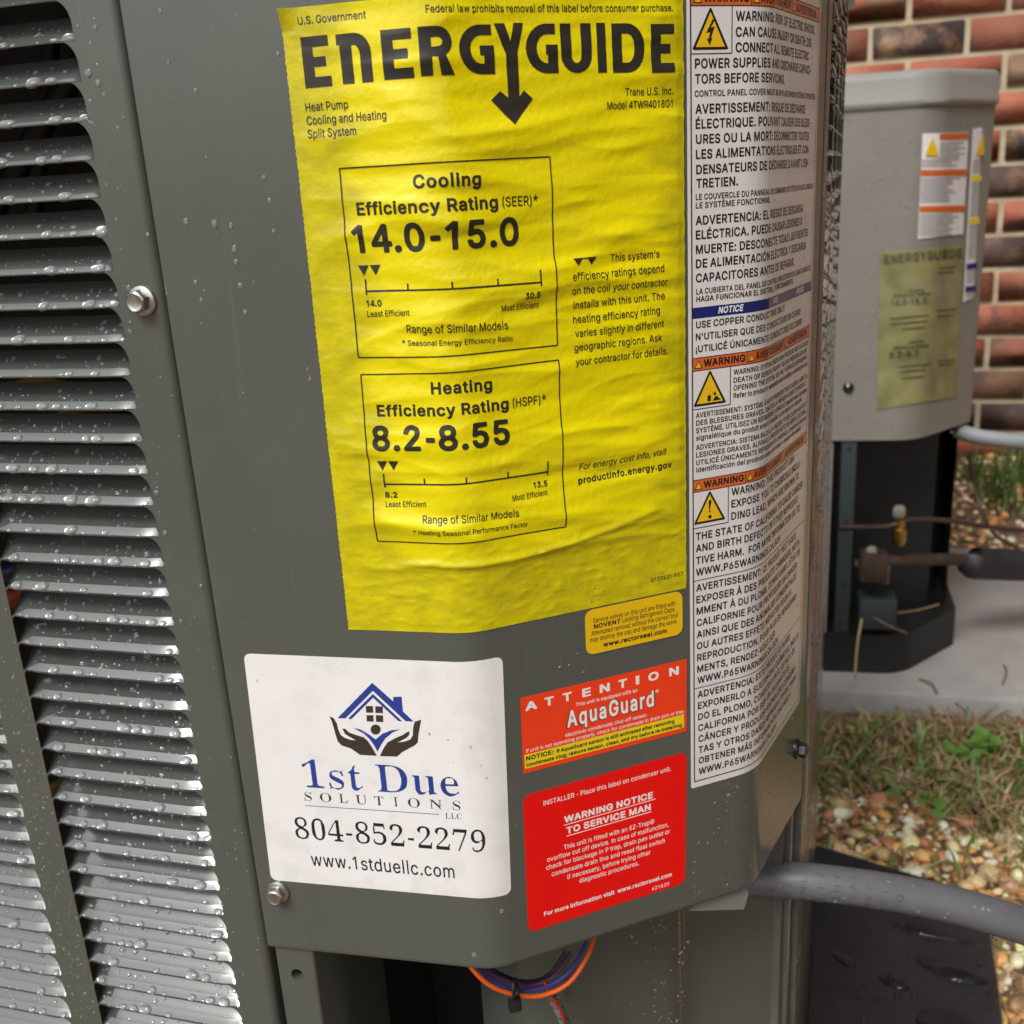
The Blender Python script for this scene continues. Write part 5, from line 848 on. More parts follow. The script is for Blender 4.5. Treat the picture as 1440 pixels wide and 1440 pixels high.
wall_strip('partition', [inset(PS - DL * .0005, NL, .0125), inset(PS - DL * .0005, NL, .16), inset(prof(60.)[0], nv(A_2), .12), inset(prof(60.)[0], nv(A_2), .05)], Z_FOOT, Z_TOP, M['inside'])
foot = [LEFT_FAR, PS, prof(-12.)[0], prof(0.)[0], prof(12.)[0], prof(S23 - 9)[0], prof(S23)[0], prof(S23 + 9)[0], E3, OS, S_FAR, BACK]
cen = sum(foot) / len(foot)
grow = lambda k: [cen + (p - cen) * (1 + k / np.hypot(*(p - cen))) for p in foot]
mb = MB(); mb.add(*extrude(grow(.012), ZC + .102, ZC + .118)); mb.add(*extrude(grow(-.02), ZC + .1185, ZC + .14))
hp(mb.build('lid', M['paint'], sharp=30))
hp(MB().add(*extrude(grow(.004), Z_PAD, Z_PAD + .026)).build('base_pan', M['inside'], sharp=30))

# --- behind the front panel's foot: stile, inner lower panel
def stile():
    S0, S1, off = -93.6, -77.0, -2.2
    zt, zb = -280., Z_FOOT
    hs_, hz = -85.6, -308.3
    circ = [(hs_ + 2.7 * math.cos(2 * math.pi * k / 16), hz + 2.9 * math.sin(2 * math.pi * k / 16)) for k in range(16)]
    rect = [(S0, zb), (S1 - 1, zb), (S1 - 1, zt), (S0, zt)]
    pr = Print(off); pr.k = -1; pr.poly(rect, circ)
    F = np.concatenate(pr.t).reshape(-1, 2); V = sheet(F[:, 0], F[:, 1], off); mb = MB()
    mb.add(V, [(3 * i, 3 * i + 1, 3 * i + 2) for i in range(len(F) // 3)])
    c0 = sheet([p[0] for p in circ], [p[1] for p in circ], off); c1_ = sheet([p[0] for p in circ], [p[1] for p in circ], off - 5)
    mb.add(list(c0) + list(c1_), [(i, (i + 1) % 16, 16 + (i + 1) % 16, 16 + i) for i in range(16)])
    q = [(S1 - 1, off), (S1 - .3, off - .4), (S1, off - 1.2), (S1, off - 70)]      # flange running inwards
    P = [(sheet(s, z, o)) for z in (zb, zt) for s, o in q]; mb.add(P, [(i, i + 1, 5 + i, 4 + i) for i in range(3)])
    q = [(S0, off - 20), (S0, off)]; P = [(sheet(s, z, o)) for z in (zb, zt) for s, o in q]; mb.add(P, [(0, 1, 3, 2)])
    return hp(mb.build('stile', M['paint'], sharp=30))
stile()
def rnd_fold(P, aa, ab, R, n=8):
    t = R * math.tan((ab - aa) / 2); c = P - dv(aa) * t - nv(aa) * R
    return [c + R * nv(aa + (ab - aa) * k / n) for k in range(n + 1)]
def lower_panel():
    pts = []
    for s_, o in [(18, -85), (26, -62), (36, -53), (48, -47), (60, -43), (74, -41), (88, -40), (96, -40), (None, 0), (150, -34), (163, -20), (176, -8)]:
        if s_ is None: pts += rnd_fold(P23 - nv((A_2 + A_3) / 2) * .040 / math.cos((A_3 - A_2) / 2), A_2, A_3, .02); continue
        p, n_ = prof(s_); pts.append(p + n_ * o / 1000)
    return wall_strip('lower_panel', pts, Z_FOOT, -250, M['paint'], 'shaded lower panel under the label panel, spotted with rain')
lower_panel()

# --- hex flange screws
def hex_screw(pos, axis, R, m, name='hex_bolt', twist=.2):
    z = Vector((*axis, 0)).normalized(); x = Vector((0, 0, 1)).cross(z); x.normalize(); y = z.cross(x)
    Mx = Matrix.Translation(Vector(pos)) @ Matrix((x, y, z)).transposed().to_4x4() @ Matrix.Rotation(twist, 4, 'Z')
    mb = MB(); mb.add(*lathe([(R * 1.0, -.0005), (R * 1.02, .0006), (R * .96, .0011), (R * .74, .0016)], 28, Mx))
    h = R * 1.0
    P = [(R * .70, .0014), (R * .70, h * .78), (R * .66, h * .90), (R * .56, h * .98), (R * .50, h * .95), (R * .30, h * .93), (R * .02, h * .92)]
    vs, fs = [], []
    for i, (r, hh) in enumerate(P):
        for k in range(24):
            a = 2 * math.pi * k / 24
            hexr = math.cos(math.pi / 6) / math.cos((a % (math.pi / 3)) - math.pi / 6) * 1.1
            f = hexr if i < 2 else (1 + (hexr - 1) * (.55 if i == 2 else 0))
            vs.append((Mx @ Vector((r * f * math.cos(a), r * f * math.sin(a), hh)))[:])
    for i in range(len(P) - 1):
        for k in range(24): fs.append((i * 24 + k, i * 24 + (k + 1) % 24, (i + 1) * 24 + (k + 1) % 24, (i + 1) * 24 + k))
    fs.append(tuple(range((len(P) - 1) * 24, len(P) * 24)))
    mb.add(vs, fs)
    return hp(mb.build(name, m, sharp=28))
p = PS + DL * -.0107
hex_screw((*(p), ZC - .0322), NL, .0051, M['steel'], twist=.35)
p, n_ = prof(-87.2); hex_screw((*p, ZC - .2655), n_, .0048, M['steel'], twist=.1)
p, n_ = prof(180.); hex_screw((*p, ZC - .2605), n_, .0048, M['darksteel'], twist=.1)

# ================================================================== labels on the front panel
def child(o, parent): return o
# --- yellow energy label
_edge = np.random.default_rng(3)
out = []
for z in np.arange(-149.6, 51.2, 1.0): out.append((-43.9 + .004 * (51 - z) * 0 + (.22 if int(round(z)) % 2 else -.05) + _edge.uniform(-.12, .12) - .006 * max(0, -z) * .8, z))
left = out
top = [(s, 51.2 + .3 * math.sin(s * .3)) for s in np.arange(-42, 85, 3.)]
right = [(85.6 + .12 * math.sin(z * .9) + _edge.uniform(-.06, .06), z) for z in np.arange(51, -149.6, -2.)]
bot = [(s, -149.7 + .1 * math.sin(s * .2)) for s in np.arange(84, -43, -3.)]
def energy_sheet():
    S = np.linspace(-44, 85.8, 236); Z = np.linspace(-149.7, 51.2, 365)
    SS_, ZZ = np.meshgrid(S, Z)
    le = np.interp(ZZ[:, 0], [p[1] for p in left], [p[0] for p in left]); ri = np.interp(ZZ[:, 0], [p[1] for p in right][::-1], [p[0] for p in right][::-1])
    k = (SS_ - S[0]) / (S[-1] - S[0]); SS_ = le[:, None] + k * (ri - le)[:, None]
    h = wrinkle(SS_.ravel(), ZZ.ravel())
    edge = np.clip(np.minimum(SS_.ravel() + 43.5, 85.3 - SS_.ravel()) / 2.5, 0, 1); h = h * (.35 + .65 * edge)
    curl = np.clip((ZZ.ravel() - 45) / 6, 0, 1) * np.clip((-38 - SS_.ravel()) / 6, 0, 1); h = h + curl * 2.2     # lifted corner
    V = sheet(SS_.ravel(), ZZ.ravel(), .16 + h); n, m = ZZ.shape
    F = [(i * m + j, i * m + j + 1, (i + 1) * m + j + 1, (i + 1) * m + j) for i in range(n - 1) for j in range(m - 1)]
    B = list(range(m)) ; nb = len(V); V = list(V)
    rim = [j for j in range(m)] + [i * m + m - 1 for i in range(1, n)] + [(n - 1) * m + j for j in range(m - 2, -1, -1)] + [i * m for i in range(n - 2, 0, -1)]
    base = sheet(SS_.ravel()[rim], ZZ.ravel()[rim], .02)
    V += list(base); q = len(rim)
    F += [(rim[(i + 1) % q], rim[i], nb + i, nb + (i + 1) % q) for i in range(q)]
    o = hp(mesh_obj('energy_label', V, F, M['yellow'], sharp=60, label='large wrinkled yellow energy label with black print'))
    S_, Z_ = SS_.ravel(), ZZ.ravel()
    wob = 3.5 * np.sin(Z_ * .21 + 1.7 * np.sin(Z_ * .07)) + 2.0 * np.sin(Z_ * .63)
    ins = np.minimum.reduce([(S_ + 30 + wob) / 9, (81 - wob * 1.2 - S_) / 7, (Z_ + 124 + 4.5 * np.sin((S_ + 18) / 94 * 3.1) - (S_ + 18) * .09) / 5])
    wet = np.clip(1 - ins, 0, 1); wet = np.concatenate([wet, np.ones(q)])
    a = o.data.attributes.new('tint', 'FLOAT_COLOR', 'POINT'); a.data.foreach_set('color', np.stack([wet, wet, wet, np.ones_like(wet)], 1).astype(np.float32).ravel())
    return o
YL = energy_sheet()
def wdisp(S, z):
    h = wrinkle(S, z); e = np.clip(np.minimum(S + 43.5, 85.3 - S) / 2.5, 0, 1); return h * (.35 + .65 * e)
pr = Print(.30, wdisp)
# headline letters, drawn from the photograph's shapes (left, right edges in mm)
T0, B0 = 43.2, 29.4
def arc(cx, cz, rx, rz, a0, a1, n=14): return [(cx + rx * math.cos(rad(a0 + (a1 - a0) * k / n)), cz + rz * math.sin(rad(a0 + (a1 - a0) * k / n))) for k in range(n + 1)]
def letE(l, r, t, b):
    w = 3.5; m = (t + b) / 2; h = 1.35
    pr.poly([(l, b), (r, b), (r, b + 2.9), (l + w, b + 2.9), (l + w, m - h), (r - 1.3, m - h), (r - 1.3, m + h), (l + w, m + h), (l + w, t - 2.9), (r, t - 2.9), (r, t), (l, t)])
letE(-38.3, -29.6, 43.1, 29.0)
l, r, t, b = -27.0, -16.4, 42.9, 29.2
pr.poly([(l + .9, b), (l + 4.6, b), (l + 4.6, t - 3.4)] + [(l + 4.6 + .4, t - 3.2)] + arc(r - 5.2, t - 6.2, 1.7, 3.0, 90, 0, 6) + [(r - 3.5, b), (r, b)] + arc(r - 5.0, t - 5.4, 5.0, 5.4, 0, 90, 8) + [(l, t), (l, t - 2.9), (l + .9, t - 2.9)])
letE(-13.0, -3.9, 42.9, 29.4)
l, r, t, b = -1.9, 7.8, 43.0, 29.7
pr.poly([(l, b), (l + 3.5, b), (l + 3.5, b + 5.2), (l + 5.2, b + 5.2), (r - 3.7, b), (r + .3, b), (r - 2.2, b + 5.6)] + arc(r - 4.1, t - 4.1, 4.1, 4.1, -62, 90, 10) + [(l, t)], [(l + 3.5, t - 2.9)] + arc(r - 4.3, t - 4.1, 1.5, 1.3, 90, -90, 6) + [(l + 3.5, b + 7.8)])
def letG(l, r, t, b):
    cx, cz, rx, rz = l + 6.9, (t + b) / 2, 6.9, (t - b) / 2
    o_ = [(r - .6, t)] + arc(cx, cz, rx, rz, 90, 270, 16) + [(r, b), (r, cz + 1.1), (cx - .4, cz + 1.1), (cx - .4, cz - 1.6), (r - 3.3, cz - 1.6), (r - 3.3, b + 2.9)] + arc(cx, cz, rx - 3.5, rz - 2.9, 270, 90, 12) + [(r - .6, t - 2.9)]
    pr.poly(o_)
letG(9.9, 20.9, 43.3, 29.7)
# the Y whose stem runs down into an arrow
pr.poly([(21.3, 43.6), (24.7, 43.6), (26.3, 38.6), (27.7, 43.7), (30.8, 43.7), (28.4, 35.4), (28.35, 23.2), (29.9, 24.9), (32.7, 22.4), (25.9, 15.2), (19.1, 22.4), (22.2, 24.9), (24.7, 23.0), (24.6, 35.2)])
letG(31.2, 41.6, 43.4, 29.5)
l, r, t, b = 42.7, 53.0, 43.4, 29.4
pr.poly([(l, t)] + arc(l + 5.15, b + 5.2, 5.15, 5.2, 180, 360, 16) + [(r, t), (r - 3.5, t)] + arc(l + 5.15, b + 5.0, 1.65, 2.2, 360, 180, 10) + [(l + 3.5, t)])
pr.rect(54.9, 29.3, 57.9, 43.5)
l, r, t, b = 60.0, 71.3, 43.3, 29.1
pr.poly([(l, b)] + arc(r - 6.0, (t + b) / 2, 6.0, (t - b) / 2, -90, 90, 16) + [(l, t)], [(l + 3.4, t - 2.9)] + arc(r - 6.0, (t + b) / 2, 2.5, (t - b) / 2 - 2.9, 90, -90, 12) + [(l + 3.4, b + 2.9)])
letE(73.6, 81.9, 43.0, 28.8)
pr.build('headline', M['softblack'], YL, maxedge=.9)
for t, f, a, z, b, cap in [("U.S. Government", 'R', -38.5, 46.5, -17.1, 2.15), ("Federal law prohibits removal of this label before consumer purchase.", 'R', .8, 46.6, 81.7, 2.1),
        ("Heat Pump", 'R', -39.1, 22.4, -25.2, 2.5), ("Cooling and Heating", 'R', -39.1, 18.6, -13.3, 2.5), ("Split System", 'R', -39.2, 14.8, -23.2, 2.5),
        ("Trane U.S. Inc.", 'R', 64.3, 22.3, 81.4, 2.3), ("Model 4TWR4018G1", 'R', 57.8, 18.5, 81.3, 2.3)]:
    pr = Print(.30, wdisp); pr.text(t, f, a, z, b, cap=cap, bold=0); pr.build('print_line', M['softblack'], YL, maxedge=1.0)
def rating(title, kind, nums, lo, hi, foot, z0, top, bottom, numw, numcap):
    p_ = Print(.30, wdisp)
    p_.loop([(-30.2, bottom + .3), (37.2, bottom - .5), (37.4, top - .1), (-30.1, top)], .42)
    p_.text(title, 'B', -6.7, z0 - 1.6, 13.6, z0 - 1.9, cap=4.0, track=.04)
    p_.text("Efficiency Rating", 'B', -25.6, z0 - 8.6, 18.9, z0 - 9.0, cap=3.9, track=.02)
    p_.text("(%s)*" % kind, 'R', 20.4, z0 - 8.6, 32.4, z0 - 8.8, cap=3.0)
    p_.text(nums, 'B', -28.0, z0 - 20.0, numw, z0 - 20.6, cap=numcap)
    zt = z0 - 23.7
    for s_ in (-27.3, -23.4): p_.poly([(s_, zt), (s_ + 1.75, zt - 3.2), (s_ + 3.6, zt)])
    p_.line((-25.4, z0 - 31.7), (31.9, z0 - 32.5), .55); p_.line((-25.3, z0 - 28.0), (-25.3, z0 - 32.9), .5); p_.line((31.7, z0 - 28.6), (31.7, z0 - 33.7), .5)
    for s_ in (-11.5, 2.6, 17.2): p_.line((s_, z0 - 29.6 - .014 * (s_ + 25)), (s_, z0 - 31.9 - .014 * (s_ + 25)), .5)
    p_.text(lo, 'B', -25.7, z0 - 36.6, -21.4 if len(lo) < 4 else -20.6, cap=2.1); p_.text(hi, 'B', 26.2, z0 - 37.5, 31.4, cap=2.1)
    p_.text("Least Efficient", 'R', -25.7, z0 - 39.8, -11.6, cap=1.95); p_.text("Most Efficient", 'R', 18.2, z0 - 40.6, 31.1, cap=1.95)
    p_.text("Range of Similar Models", 'R', -13.0, z0 - 45.2, 20.1, z0 - 46.4, cap=2.65)
    p_.text(foot, 'R', -15. if kind == 'SEER' else -16.5, z0 - 49.2, 21.5 if kind == 'SEER' else 23.1, z0 - 50.4, cap=1.75)
    p_.build('rating_box', M['softblack'], YL, maxedge=1.0)
rating("Cooling", "SEER", "14.0-15.0", "14.0", "30.5", "* Seasonal Energy Efficiency Ratio", 0., 5.5, -53.0, 25.5, 8.7)
rating("Heating", "HSPF", "8.2-8.55", "8.2", "13.5", "* Heating Seasonal Performance Factor", -63.6, -58.3, -116.2, 18.6, 8.5)
pr = Print(.30, wdisp)
for s_ in (43.7, 48.6): pr.poly([(s_, -26.1), (s_ + 1.6, -28.5), (s_ + 3.5, -26.1)])
pr.line((46.9, -26.3), (48.9, -26.3), .4)
for t, a, z, b in [("This system's", 57.3, -28.3, 75.5), ("efficiency ratings depend", 43.1, -33.1, 77.1), ("on the coil your contractor", 43.0, -37.7, 78.5), ("installs with this unit. The", 43.3, -42.3, 77.5), ("heating efficiency rating", 43.1, -47.0, 75.5), ("varies slightly in different", 43.6, -51.6, 76.9), ("geographic regions. Ask", 43.2, -56.2, 75.9), ("your contractor for details.", 43.4, -61.0, 78.3)]:
    pr.text(t, 'R', a, z, b, cap=2.5)
pr.build('side_note', M['softblack'], YL, maxedge=1.0)
pr = Print(.30, wdisp)
pr.text("For energy cost info, visit", 'R', 43.5, -97.4, 77.4, -96.6, cap=2.4, slant=.2)
pr.text("productinfo.energy.gov", 'B', 43.0, -102.3, 79.6, -101.8, cap=2.4, track=.04)
pr.build('web_note', M['softblack'], YL, maxedge=1.0)
pr = Print(.30, wdisp)
pr.text("D159831-P37", 'R', 70.8, -144.4, 84.0, cap=1.6)
pr.build('form_number', M['softblack'], YL, maxedge=1.0)

# --- white company sticker
CS = hp(sticker('company_sticker', rounded(-86.8, -260.2, 11.3, -160.9, 2.6, sk=-2.8), .14, M['white'], None, 'white square company sticker with blue house and hands logo, rounded corners'))
def U(px, py): return uns(330 + px / 3.512, 900 + py / 3.512)
def fromcrop(pts): return [U(*q) for q in pts]
pr = Print(.17)
pr.poly(fromcrop([(508, 385), (680, 210), (784, 302), (783, 280), (825, 278), (832, 352), (885, 402), (845, 400), (683, 250), (548, 386)]))
pr.poly(fromcrop([(560, 388), (683, 265), (828, 400), (810, 400), (684, 284), (577, 390)]))
pr.poly(fromcrop([(585, 432), (620, 440), (665, 466), (697, 490), (730, 462), (775, 444), (818, 440), (780, 456), (745, 485), (725, 515), (706, 550), (690, 520), (668, 490), (640, 462)]))
pr.text("1st Due", 'S', -69.8, -216.2, -8.6, -215.6, cap=11.6, track=-.02)
pr.line((-70.6, -224.4), (-17.2, -224.0), .28)
pr.text("LLC", 'S', -14.8, -225.6, -8.4, -225.4, cap=2.4)
pr.build('logo', M['logoblue'], CS)
pr = Print(.175)
pr.poly(fromcrop([(468, 375), (490, 385), (505, 410), (512, 440), (525, 468), (545, 482), (575, 492), (598, 494), (570, 478), (545, 462), (532, 435), (548, 438), (565, 455), (600, 468), (640, 480), (660, 500), (680, 530), (703, 571), (620, 566), (575, 535), (530, 520), (510, 500), (500, 470), (492, 440), (480, 400)]))
pr.poly(fromcrop([(922, 392), (915, 430), (908, 470), (905, 505), (890, 520), (860, 535), (825, 555), (803, 575), (718, 572), (735, 535), (755, 505), (790, 485), (830, 468), (850, 455), (863, 450), (864, 465), (850, 482), (815, 500), (800, 505), (840, 500), (868, 490), (880, 470), (882, 430), (890, 402)]))
for q in ([(648, 325), (684, 325), (685, 358), (650, 358)], [(695, 326), (732, 327), (733, 360), (696, 359)], [(652, 370), (686, 370), (687, 402), (653, 401)], [(698, 370), (733, 371), (735, 404), (699, 403)]): pr.poly(fromcrop(q))
pr.poly(fromcrop([(697 + 25 * math.cos(k / 20 * 6.2832), 441 + 25 * math.sin(k / 20 * 6.2832)) for k in range(20)]))
pr.build('logo_hands', M['logodark'], CS)
pr = Print(.17)
x0, x1 = -70.5, -8.6
for i, ch in enumerate("SOLUTIONS"):
    wd = {'I': 1.5, 'O': 4.6, 'N': 4.5, 'U': 4.3, 'L': 3.4, 'S': 3.0, 'T': 3.7}[ch]
    cx = x0 + 1.6 + (x1 - x0 - 3.2) * [0, .122, .245, .365, .487, .60, .72, .865, 1][i]
    pr.text(ch, 'S', cx - wd / 2, -222.2 + .08 * i, cx + wd / 2, cap=3.9)
pr.text("804-852-2279", 'S', -76.2, -239.6, -.2, -239.4, cap=9.2)
pr.text("www.1stduellc.com", 'R', -71.2, -251.7, -13.2, -251.9, cap=6.0, track=.03)
pr.build('lettering', M['black'], CS)

# --- small yellow valve sticker
VS = hp(sticker('valve_sticker', rounded(43.6, -168.0, 83.8, -150.3, 3.2), .3, M['gold'], None, 'small golden yellow rounded sticker about service valve caps'))
pr = Print(.33)
for t, f, a, z, b, cap in [("Service valves on this unit are fitted with", 'R', 46.8, -155.7, 80.8, 1.9), ("NOVENT", 'X', 47.0, -158.1, 57.9, 1.85), ("Locking Refrigerant Caps.", 'R', 58.6, -158.0, 80.8, 1.9), ("Attempted removal without the correct tool", 'R', 45.9, -160.6, 81.8, 1.9), ("may destroy the cap and damage the valve.", 'R', 45.3, -163.1, 81.6, 1.9), ("www.rectorseal.com", 'X', 50.6, -166.1, 77.0, 1.9)]:
    pr.text(t, f, a, z, b, cap=cap)
pr.build('lettering', M['black'], VS)
# --- red attention sticker
AS = hp(sticker('attention_sticker', [(16.4, -210.1), (85.3, -210.1), (85.6, -179.0), (17.0, -178.9)], .14, M['vermilion'], None, 'orange red attention sticker with a yellow notice strip'))
nb_ = Print(.17); nb_.rect(17.2, -208.2, 84.2, -202.4); NB = nb_.build('notice_strip', M['bandyellow'], AS)
pr = Print(.18)
x0, x1 = 18.7, 82.2
for i, ch in enumerate("ATTENTION"):
    wd = {'I': 1.5, 'A': 4.6, 'O': 4.5, 'N': 4.2, 'T': 3.7, 'E': 3.5}[ch]
    cx = x0 + 2.3 + (x1 - x0 - 4.5) * [0, .122, .244, .376, .503, .63, .735, .85, 1][i]
    pr.text(ch, 'X', cx - wd / 2, -184.7, cx + wd / 2, cap=3.6)
pr.text("This unit is equipped with an", 'R', 38.7, -187.8, 64.2, cap=1.55)
pr.text("electronic condensate shut-off sensor.", 'R', 33.9, -199.3, 68.3, cap=1.6)
pr.text("If unit is not operating properly, check for condensate in drain pan or tray.", 'R', 18.0, -201.7, 84.6, cap=1.55)
pr.text("®", 'R', 71.8, -190.2, 73.4, cap=1.3)
pr.build('lettering', M['whiteink'], AS)
pr = Print(.18); pr.text("AquaGuard", 'X', 34.4, -196.0, 71.6, cap=7.6, track=.03); pr.build('name_shadow', M['black'], AS)
pr = Print(.2); pr.text("AquaGuard", 'B', 34.9, -195.6, 71.2, cap=6.9, track=.12); pr.build('name', M['whiteink'], AS)
pr = Print(.2)
pr.text("NOTICE:", 'X', 17.8, -205.0, 28.8, cap=1.9); pr.text("If AquaGuard sensor is still activated after removing", 'X', 30.1, -205.0, 79.9, cap=1.6); pr.text("condensate clog; remove sensor, clean, and dry before re-installing.", 'X', 17.7, -207.5, 83.7, cap=1.6)
pr.build('notice_lettering', M['black'], AS)
# --- red service-man sticker
RS = hp(sticker('service_sticker', rounded(15.6, -280.6, 85.4, -219.3, 3.4, sk=-1.2), .14, M['red'], None, 'bright red warning sticker for the service man with white text'))
pr = Print(.17)
for t, f, a, z, b, cap in [("INSTALLER - Place this label on condenser unit.", 'R', 23.7, -225.9, 78.2, 2.1), ("WARNING NOTICE", 'X', 31.8, -236.0, 70.0, 3.0), ("TO SERVICE MAN", 'X', 32.5, -241.1, 69.0, 3.0),
        ("This unit is fitted with an EZ-Trap®", 'R', 31.1, -247.7, 70.4, 2.1), ("overflow cut off device. In case of malfunction,", 'R', 23.9, -251.1, 76.8, 2.1), ("check for blockage in P trap, drain pan outlet or", 'R', 23.3, -254.5, 77.4, 2.1), ("condensate drain line and reset float switch", 'R', 25.5, -258.1, 75.1, 2.1), ("if necessary, before trying other", 'R', 32.0, -261.6, 68.5, 2.1), ("diagnostic procedures.", 'R', 37.0, -265.0, 63.2, 2.1),
        ("For more information visit  www.rectorseal.com", 'B', 21.4, -275.2, 78.0, 2.0), ("621620", 'R', 68.8, -279.2, 76.8, 1.7)]:
    pr.text(t, f, a, z, b, cap=cap)
pr.line((31.6, -236.9), (71.2, -236.7), .35); pr.line((32.4, -242.0), (69.2, -241.9), .35)
pr.build('lettering', M['whiteink'], RS)

# --- tall white warning label wrapped round the corner
SR = 180.6
WL = hp(sticker('warning_label', rounded(86.8, -236.7, SR, 64.0, 1.0, sk=.4), .15, M['warnwhite'], None, 'tall white warning label in three languages, wrapped round the corner'))
pr = Print(.185)
L0, R0 = 88.3, SR - 1.8
pr.loop([(L0 + .5, -233.9), (R0, -233.9), (R0, 61.5), (L0, 61.5)], .5)
big = lambda t, s, z, k=.83: pr.text(t, 'B', s, z, None, cap=3.05, bold=k, maxw=R0 - 2.0 - s)
med = lambda t, s, z, k=.74: pr.text(t, 'B', s, z, None, cap=2.0, bold=k * 1.03, maxw=R0 - 2.0 - s)
for t, s_, z in [("WARNING: RISK OF ELECTRIC SHOCK.", 105, 43.7), ("CAN CAUSE INJURY OR DEATH: DIS-", 105, 39.0), ("CONNECT ALL REMOTE ELECTRIC", 105, 34.4), ("POWER SUPPLIES AND DISCHARGE CAPACI-", 89.8, 29.8), ("TORS BEFORE SERVICING.", 89.8, 25.2),
        ("AVERTISSEMENT: RISQUE DE DÉCHARGE", 90, 16.1), ("ÉLECTRIQUE. POUVANT CAUSER DES BLESS-", 90, 11.5), ("URES OU LA MORT: DÉCONNECTER TOUTES", 90.1, 6.8), ("LES ALIMENTATIONS ÉLECTRIQUES ET CON-", 90.1, 2.1), ("DENSATEURS DE DÉCHARGE D AVANT L'EN-", 90.2, -2.7), ("TRETIEN.", 90.2, -7.1),
        ("ADVERTENCIA: EL RIESGO DE DESCARGA", 90, -19.0), ("ELÉCTRICA. PUEDE CAUSAR LESIONES O", 90, -23.7), ("MUERTE: DESCONECTE TODAS LAS FUENTES", 90, -28.5), ("DE ALIMENTACIÓN ELÉCTRICA Y DESCARGA", 90, -33.2), ("CAPACITORES ANTES DE REPARAR.", 90, -38.0)]:
    big(t, s_, z)
for t, s_, z in [("CONTROL PANEL COVER MUST BE IN PLACE WHEN SYSTEM IS OPERATED.", 89.7, 21.3), ("LE COUVERCLE DU PANNEAU DE COMMANDE DOIT ÊTRE EN PLACE LORSQUE", 90, -10.9), ("LE SYSTÈME FONCTIONNE.", 90, -13.6), ("LA CUBIERTA DEL PANEL DE CONTROL DEBE ESTAR EN SU LUGAR CUANDO SE", 90.1, -42.0), ("HAGA FUNCIONAR EL SISTEMA, FUNCIONAMIENTO", 90.1, -44.6)]:
    med(t, s_, z, .84)
for t, s_, z in [("USE COPPER CONDUCTORS ONLY!", 90, -53.6), ("N'UTILISER QUE DES CONDUCTEURS EN CUIVRE!", 89.9, -57.8), ("¡UTILICÉ ÚNICAMENTE CONDUCTORES DE COBRE!", 89.8, -62.0)]:
    pr.text(t, 'B', s_, z, None, cap=2.5, bold=.86, maxw=R0 - 2 - s_)
for t, s_, z in [("WARNING: SYSTEM UNDER HIGH PRESSURE AND CAN CAUSE", 105.3, -71.7), ("DEATH OR SERIOUS INJURY. RELIEVE PRESSURE BEFORE", 105.3, -74.6), ("OPENING THE SYSTEM. USE ONLY APPROVED REFRIGERANT.", 105.3, -77.4), ("Refer to product's nameplate before installing or servicing this unit.", 105.3, -80.2),
        ("AVERTISSEMENT: SYSTÈME À HAUTE PRESSION ET PEUT CAUSER LA MORT OU", 89.9, -85.4), ("DES BLESSURES GRAVES. CHUTER LA PRESSION AVANT D'OUVRIR LE", 89.9, -88.2), ("SYSTÈME. UTILISEZ UN RÉFRIGÉRANT APPROUVÉ. Reportez-vous à la plaque", 89.9, -91.0), ("signalétique du produit avant d'installer ou de réparer cet appareil.", 89.9, -93.7),
        ("ADVERTENCIA: SISTEMA BAJO ALTA PRESIÓN Y PUEDE CAUSAR MUERTE O", 89.9, -97.2), ("LESIONES GRAVES. ALIVIAR LA PRESIÓN ANTES DE ABRIR EL SISTEMA.", 89.9, -100.0), ("UTILICÉ ÚNICAMENTE REFRIGERANTE APROBADO. Consulte la placa de", 89.9, -102.9), ("identificación del producto antes de instalar o reparar esta unidad.", 89.9, -105.6)]:
    med(t, s_, z, .84)
for t, s_, z in [("WARNING: THIS PRODUCT CAN", 104.8, -116.8), ("EXPOSE YOU TO CHEMICALS INCLU-", 104.8, -121.5), ("DING LEAD, WHICH ARE KNOWN TO", 104.8, -126.3), ("THE STATE OF CALIFORNIA TO CAUSE CANCER", 89.7, -131.7), ("AND BIRTH DEFECTS OR OTHER REPRODUC-", 89.7, -136.4), ("TIVE HARM.  FOR MORE INFORMATION GO TO:", 89.7, -141.2), ("WWW.P65WARNINGS.CA.GOV", 89.7, -145.9),
        ("AVERTISSEMENT: CE PRODUIT PEUT VOUS", 89.8, -152.2), ("EXPOSER À DES PRODUITS CHIMIQUES, NOTA-", 89.8, -157.0), ("MMENT À DU PLOMB, CONNU DANS L'ÉTAT DE", 89.9, -161.7), ("CALIFORNIE POUR PROVOQUER UN CANCER", 89.9, -166.5), ("AINSI QUE DES ANOMALIES CONGÉNITALES", 90, -171.4), ("OU AUTRES EFFETS NÉFASTES POUR LA", 90, -176.2), ("REPRODUCTION. POUR PLUS DE RENSEIGNE-", 90.1, -181.1), ("MENTS, RENDEZ-VOUS SUR", 90.1, -186.0), ("WWW.P65WARNINGS.CA.GOV", 90.2, -190.8),
        ("ADVERTENCIA: ESTE PRODUCTO PUEDE", 90.3, -197.0), ("EXPONERLO A SUSTANCIAS QUÍMICAS, INCLUI-", 90.4, -201.9), ("DO EL PLOMO, CONOCIDO EN EL ESTADO DE", 90.5, -206.8), ("CALIFORNIA POR SER UN CAUSANTE DE", 90.5, -211.7), ("CÁNCER Y PRODUCIR ANOMALÍAS CONGÉNI-", 90.6, -216.6), ("TAS Y OTROS DAÑOS REPRODUCTIVOS. PARA", 90.6, -221.5), ("OBTENER MÁS INFORMACIÓN DIRÍJASE A", 90.7, -226.4), ("WWW.P65WARNINGS.CA.GOV", 90.7, -231.3)]:
    big(t, s_, z)
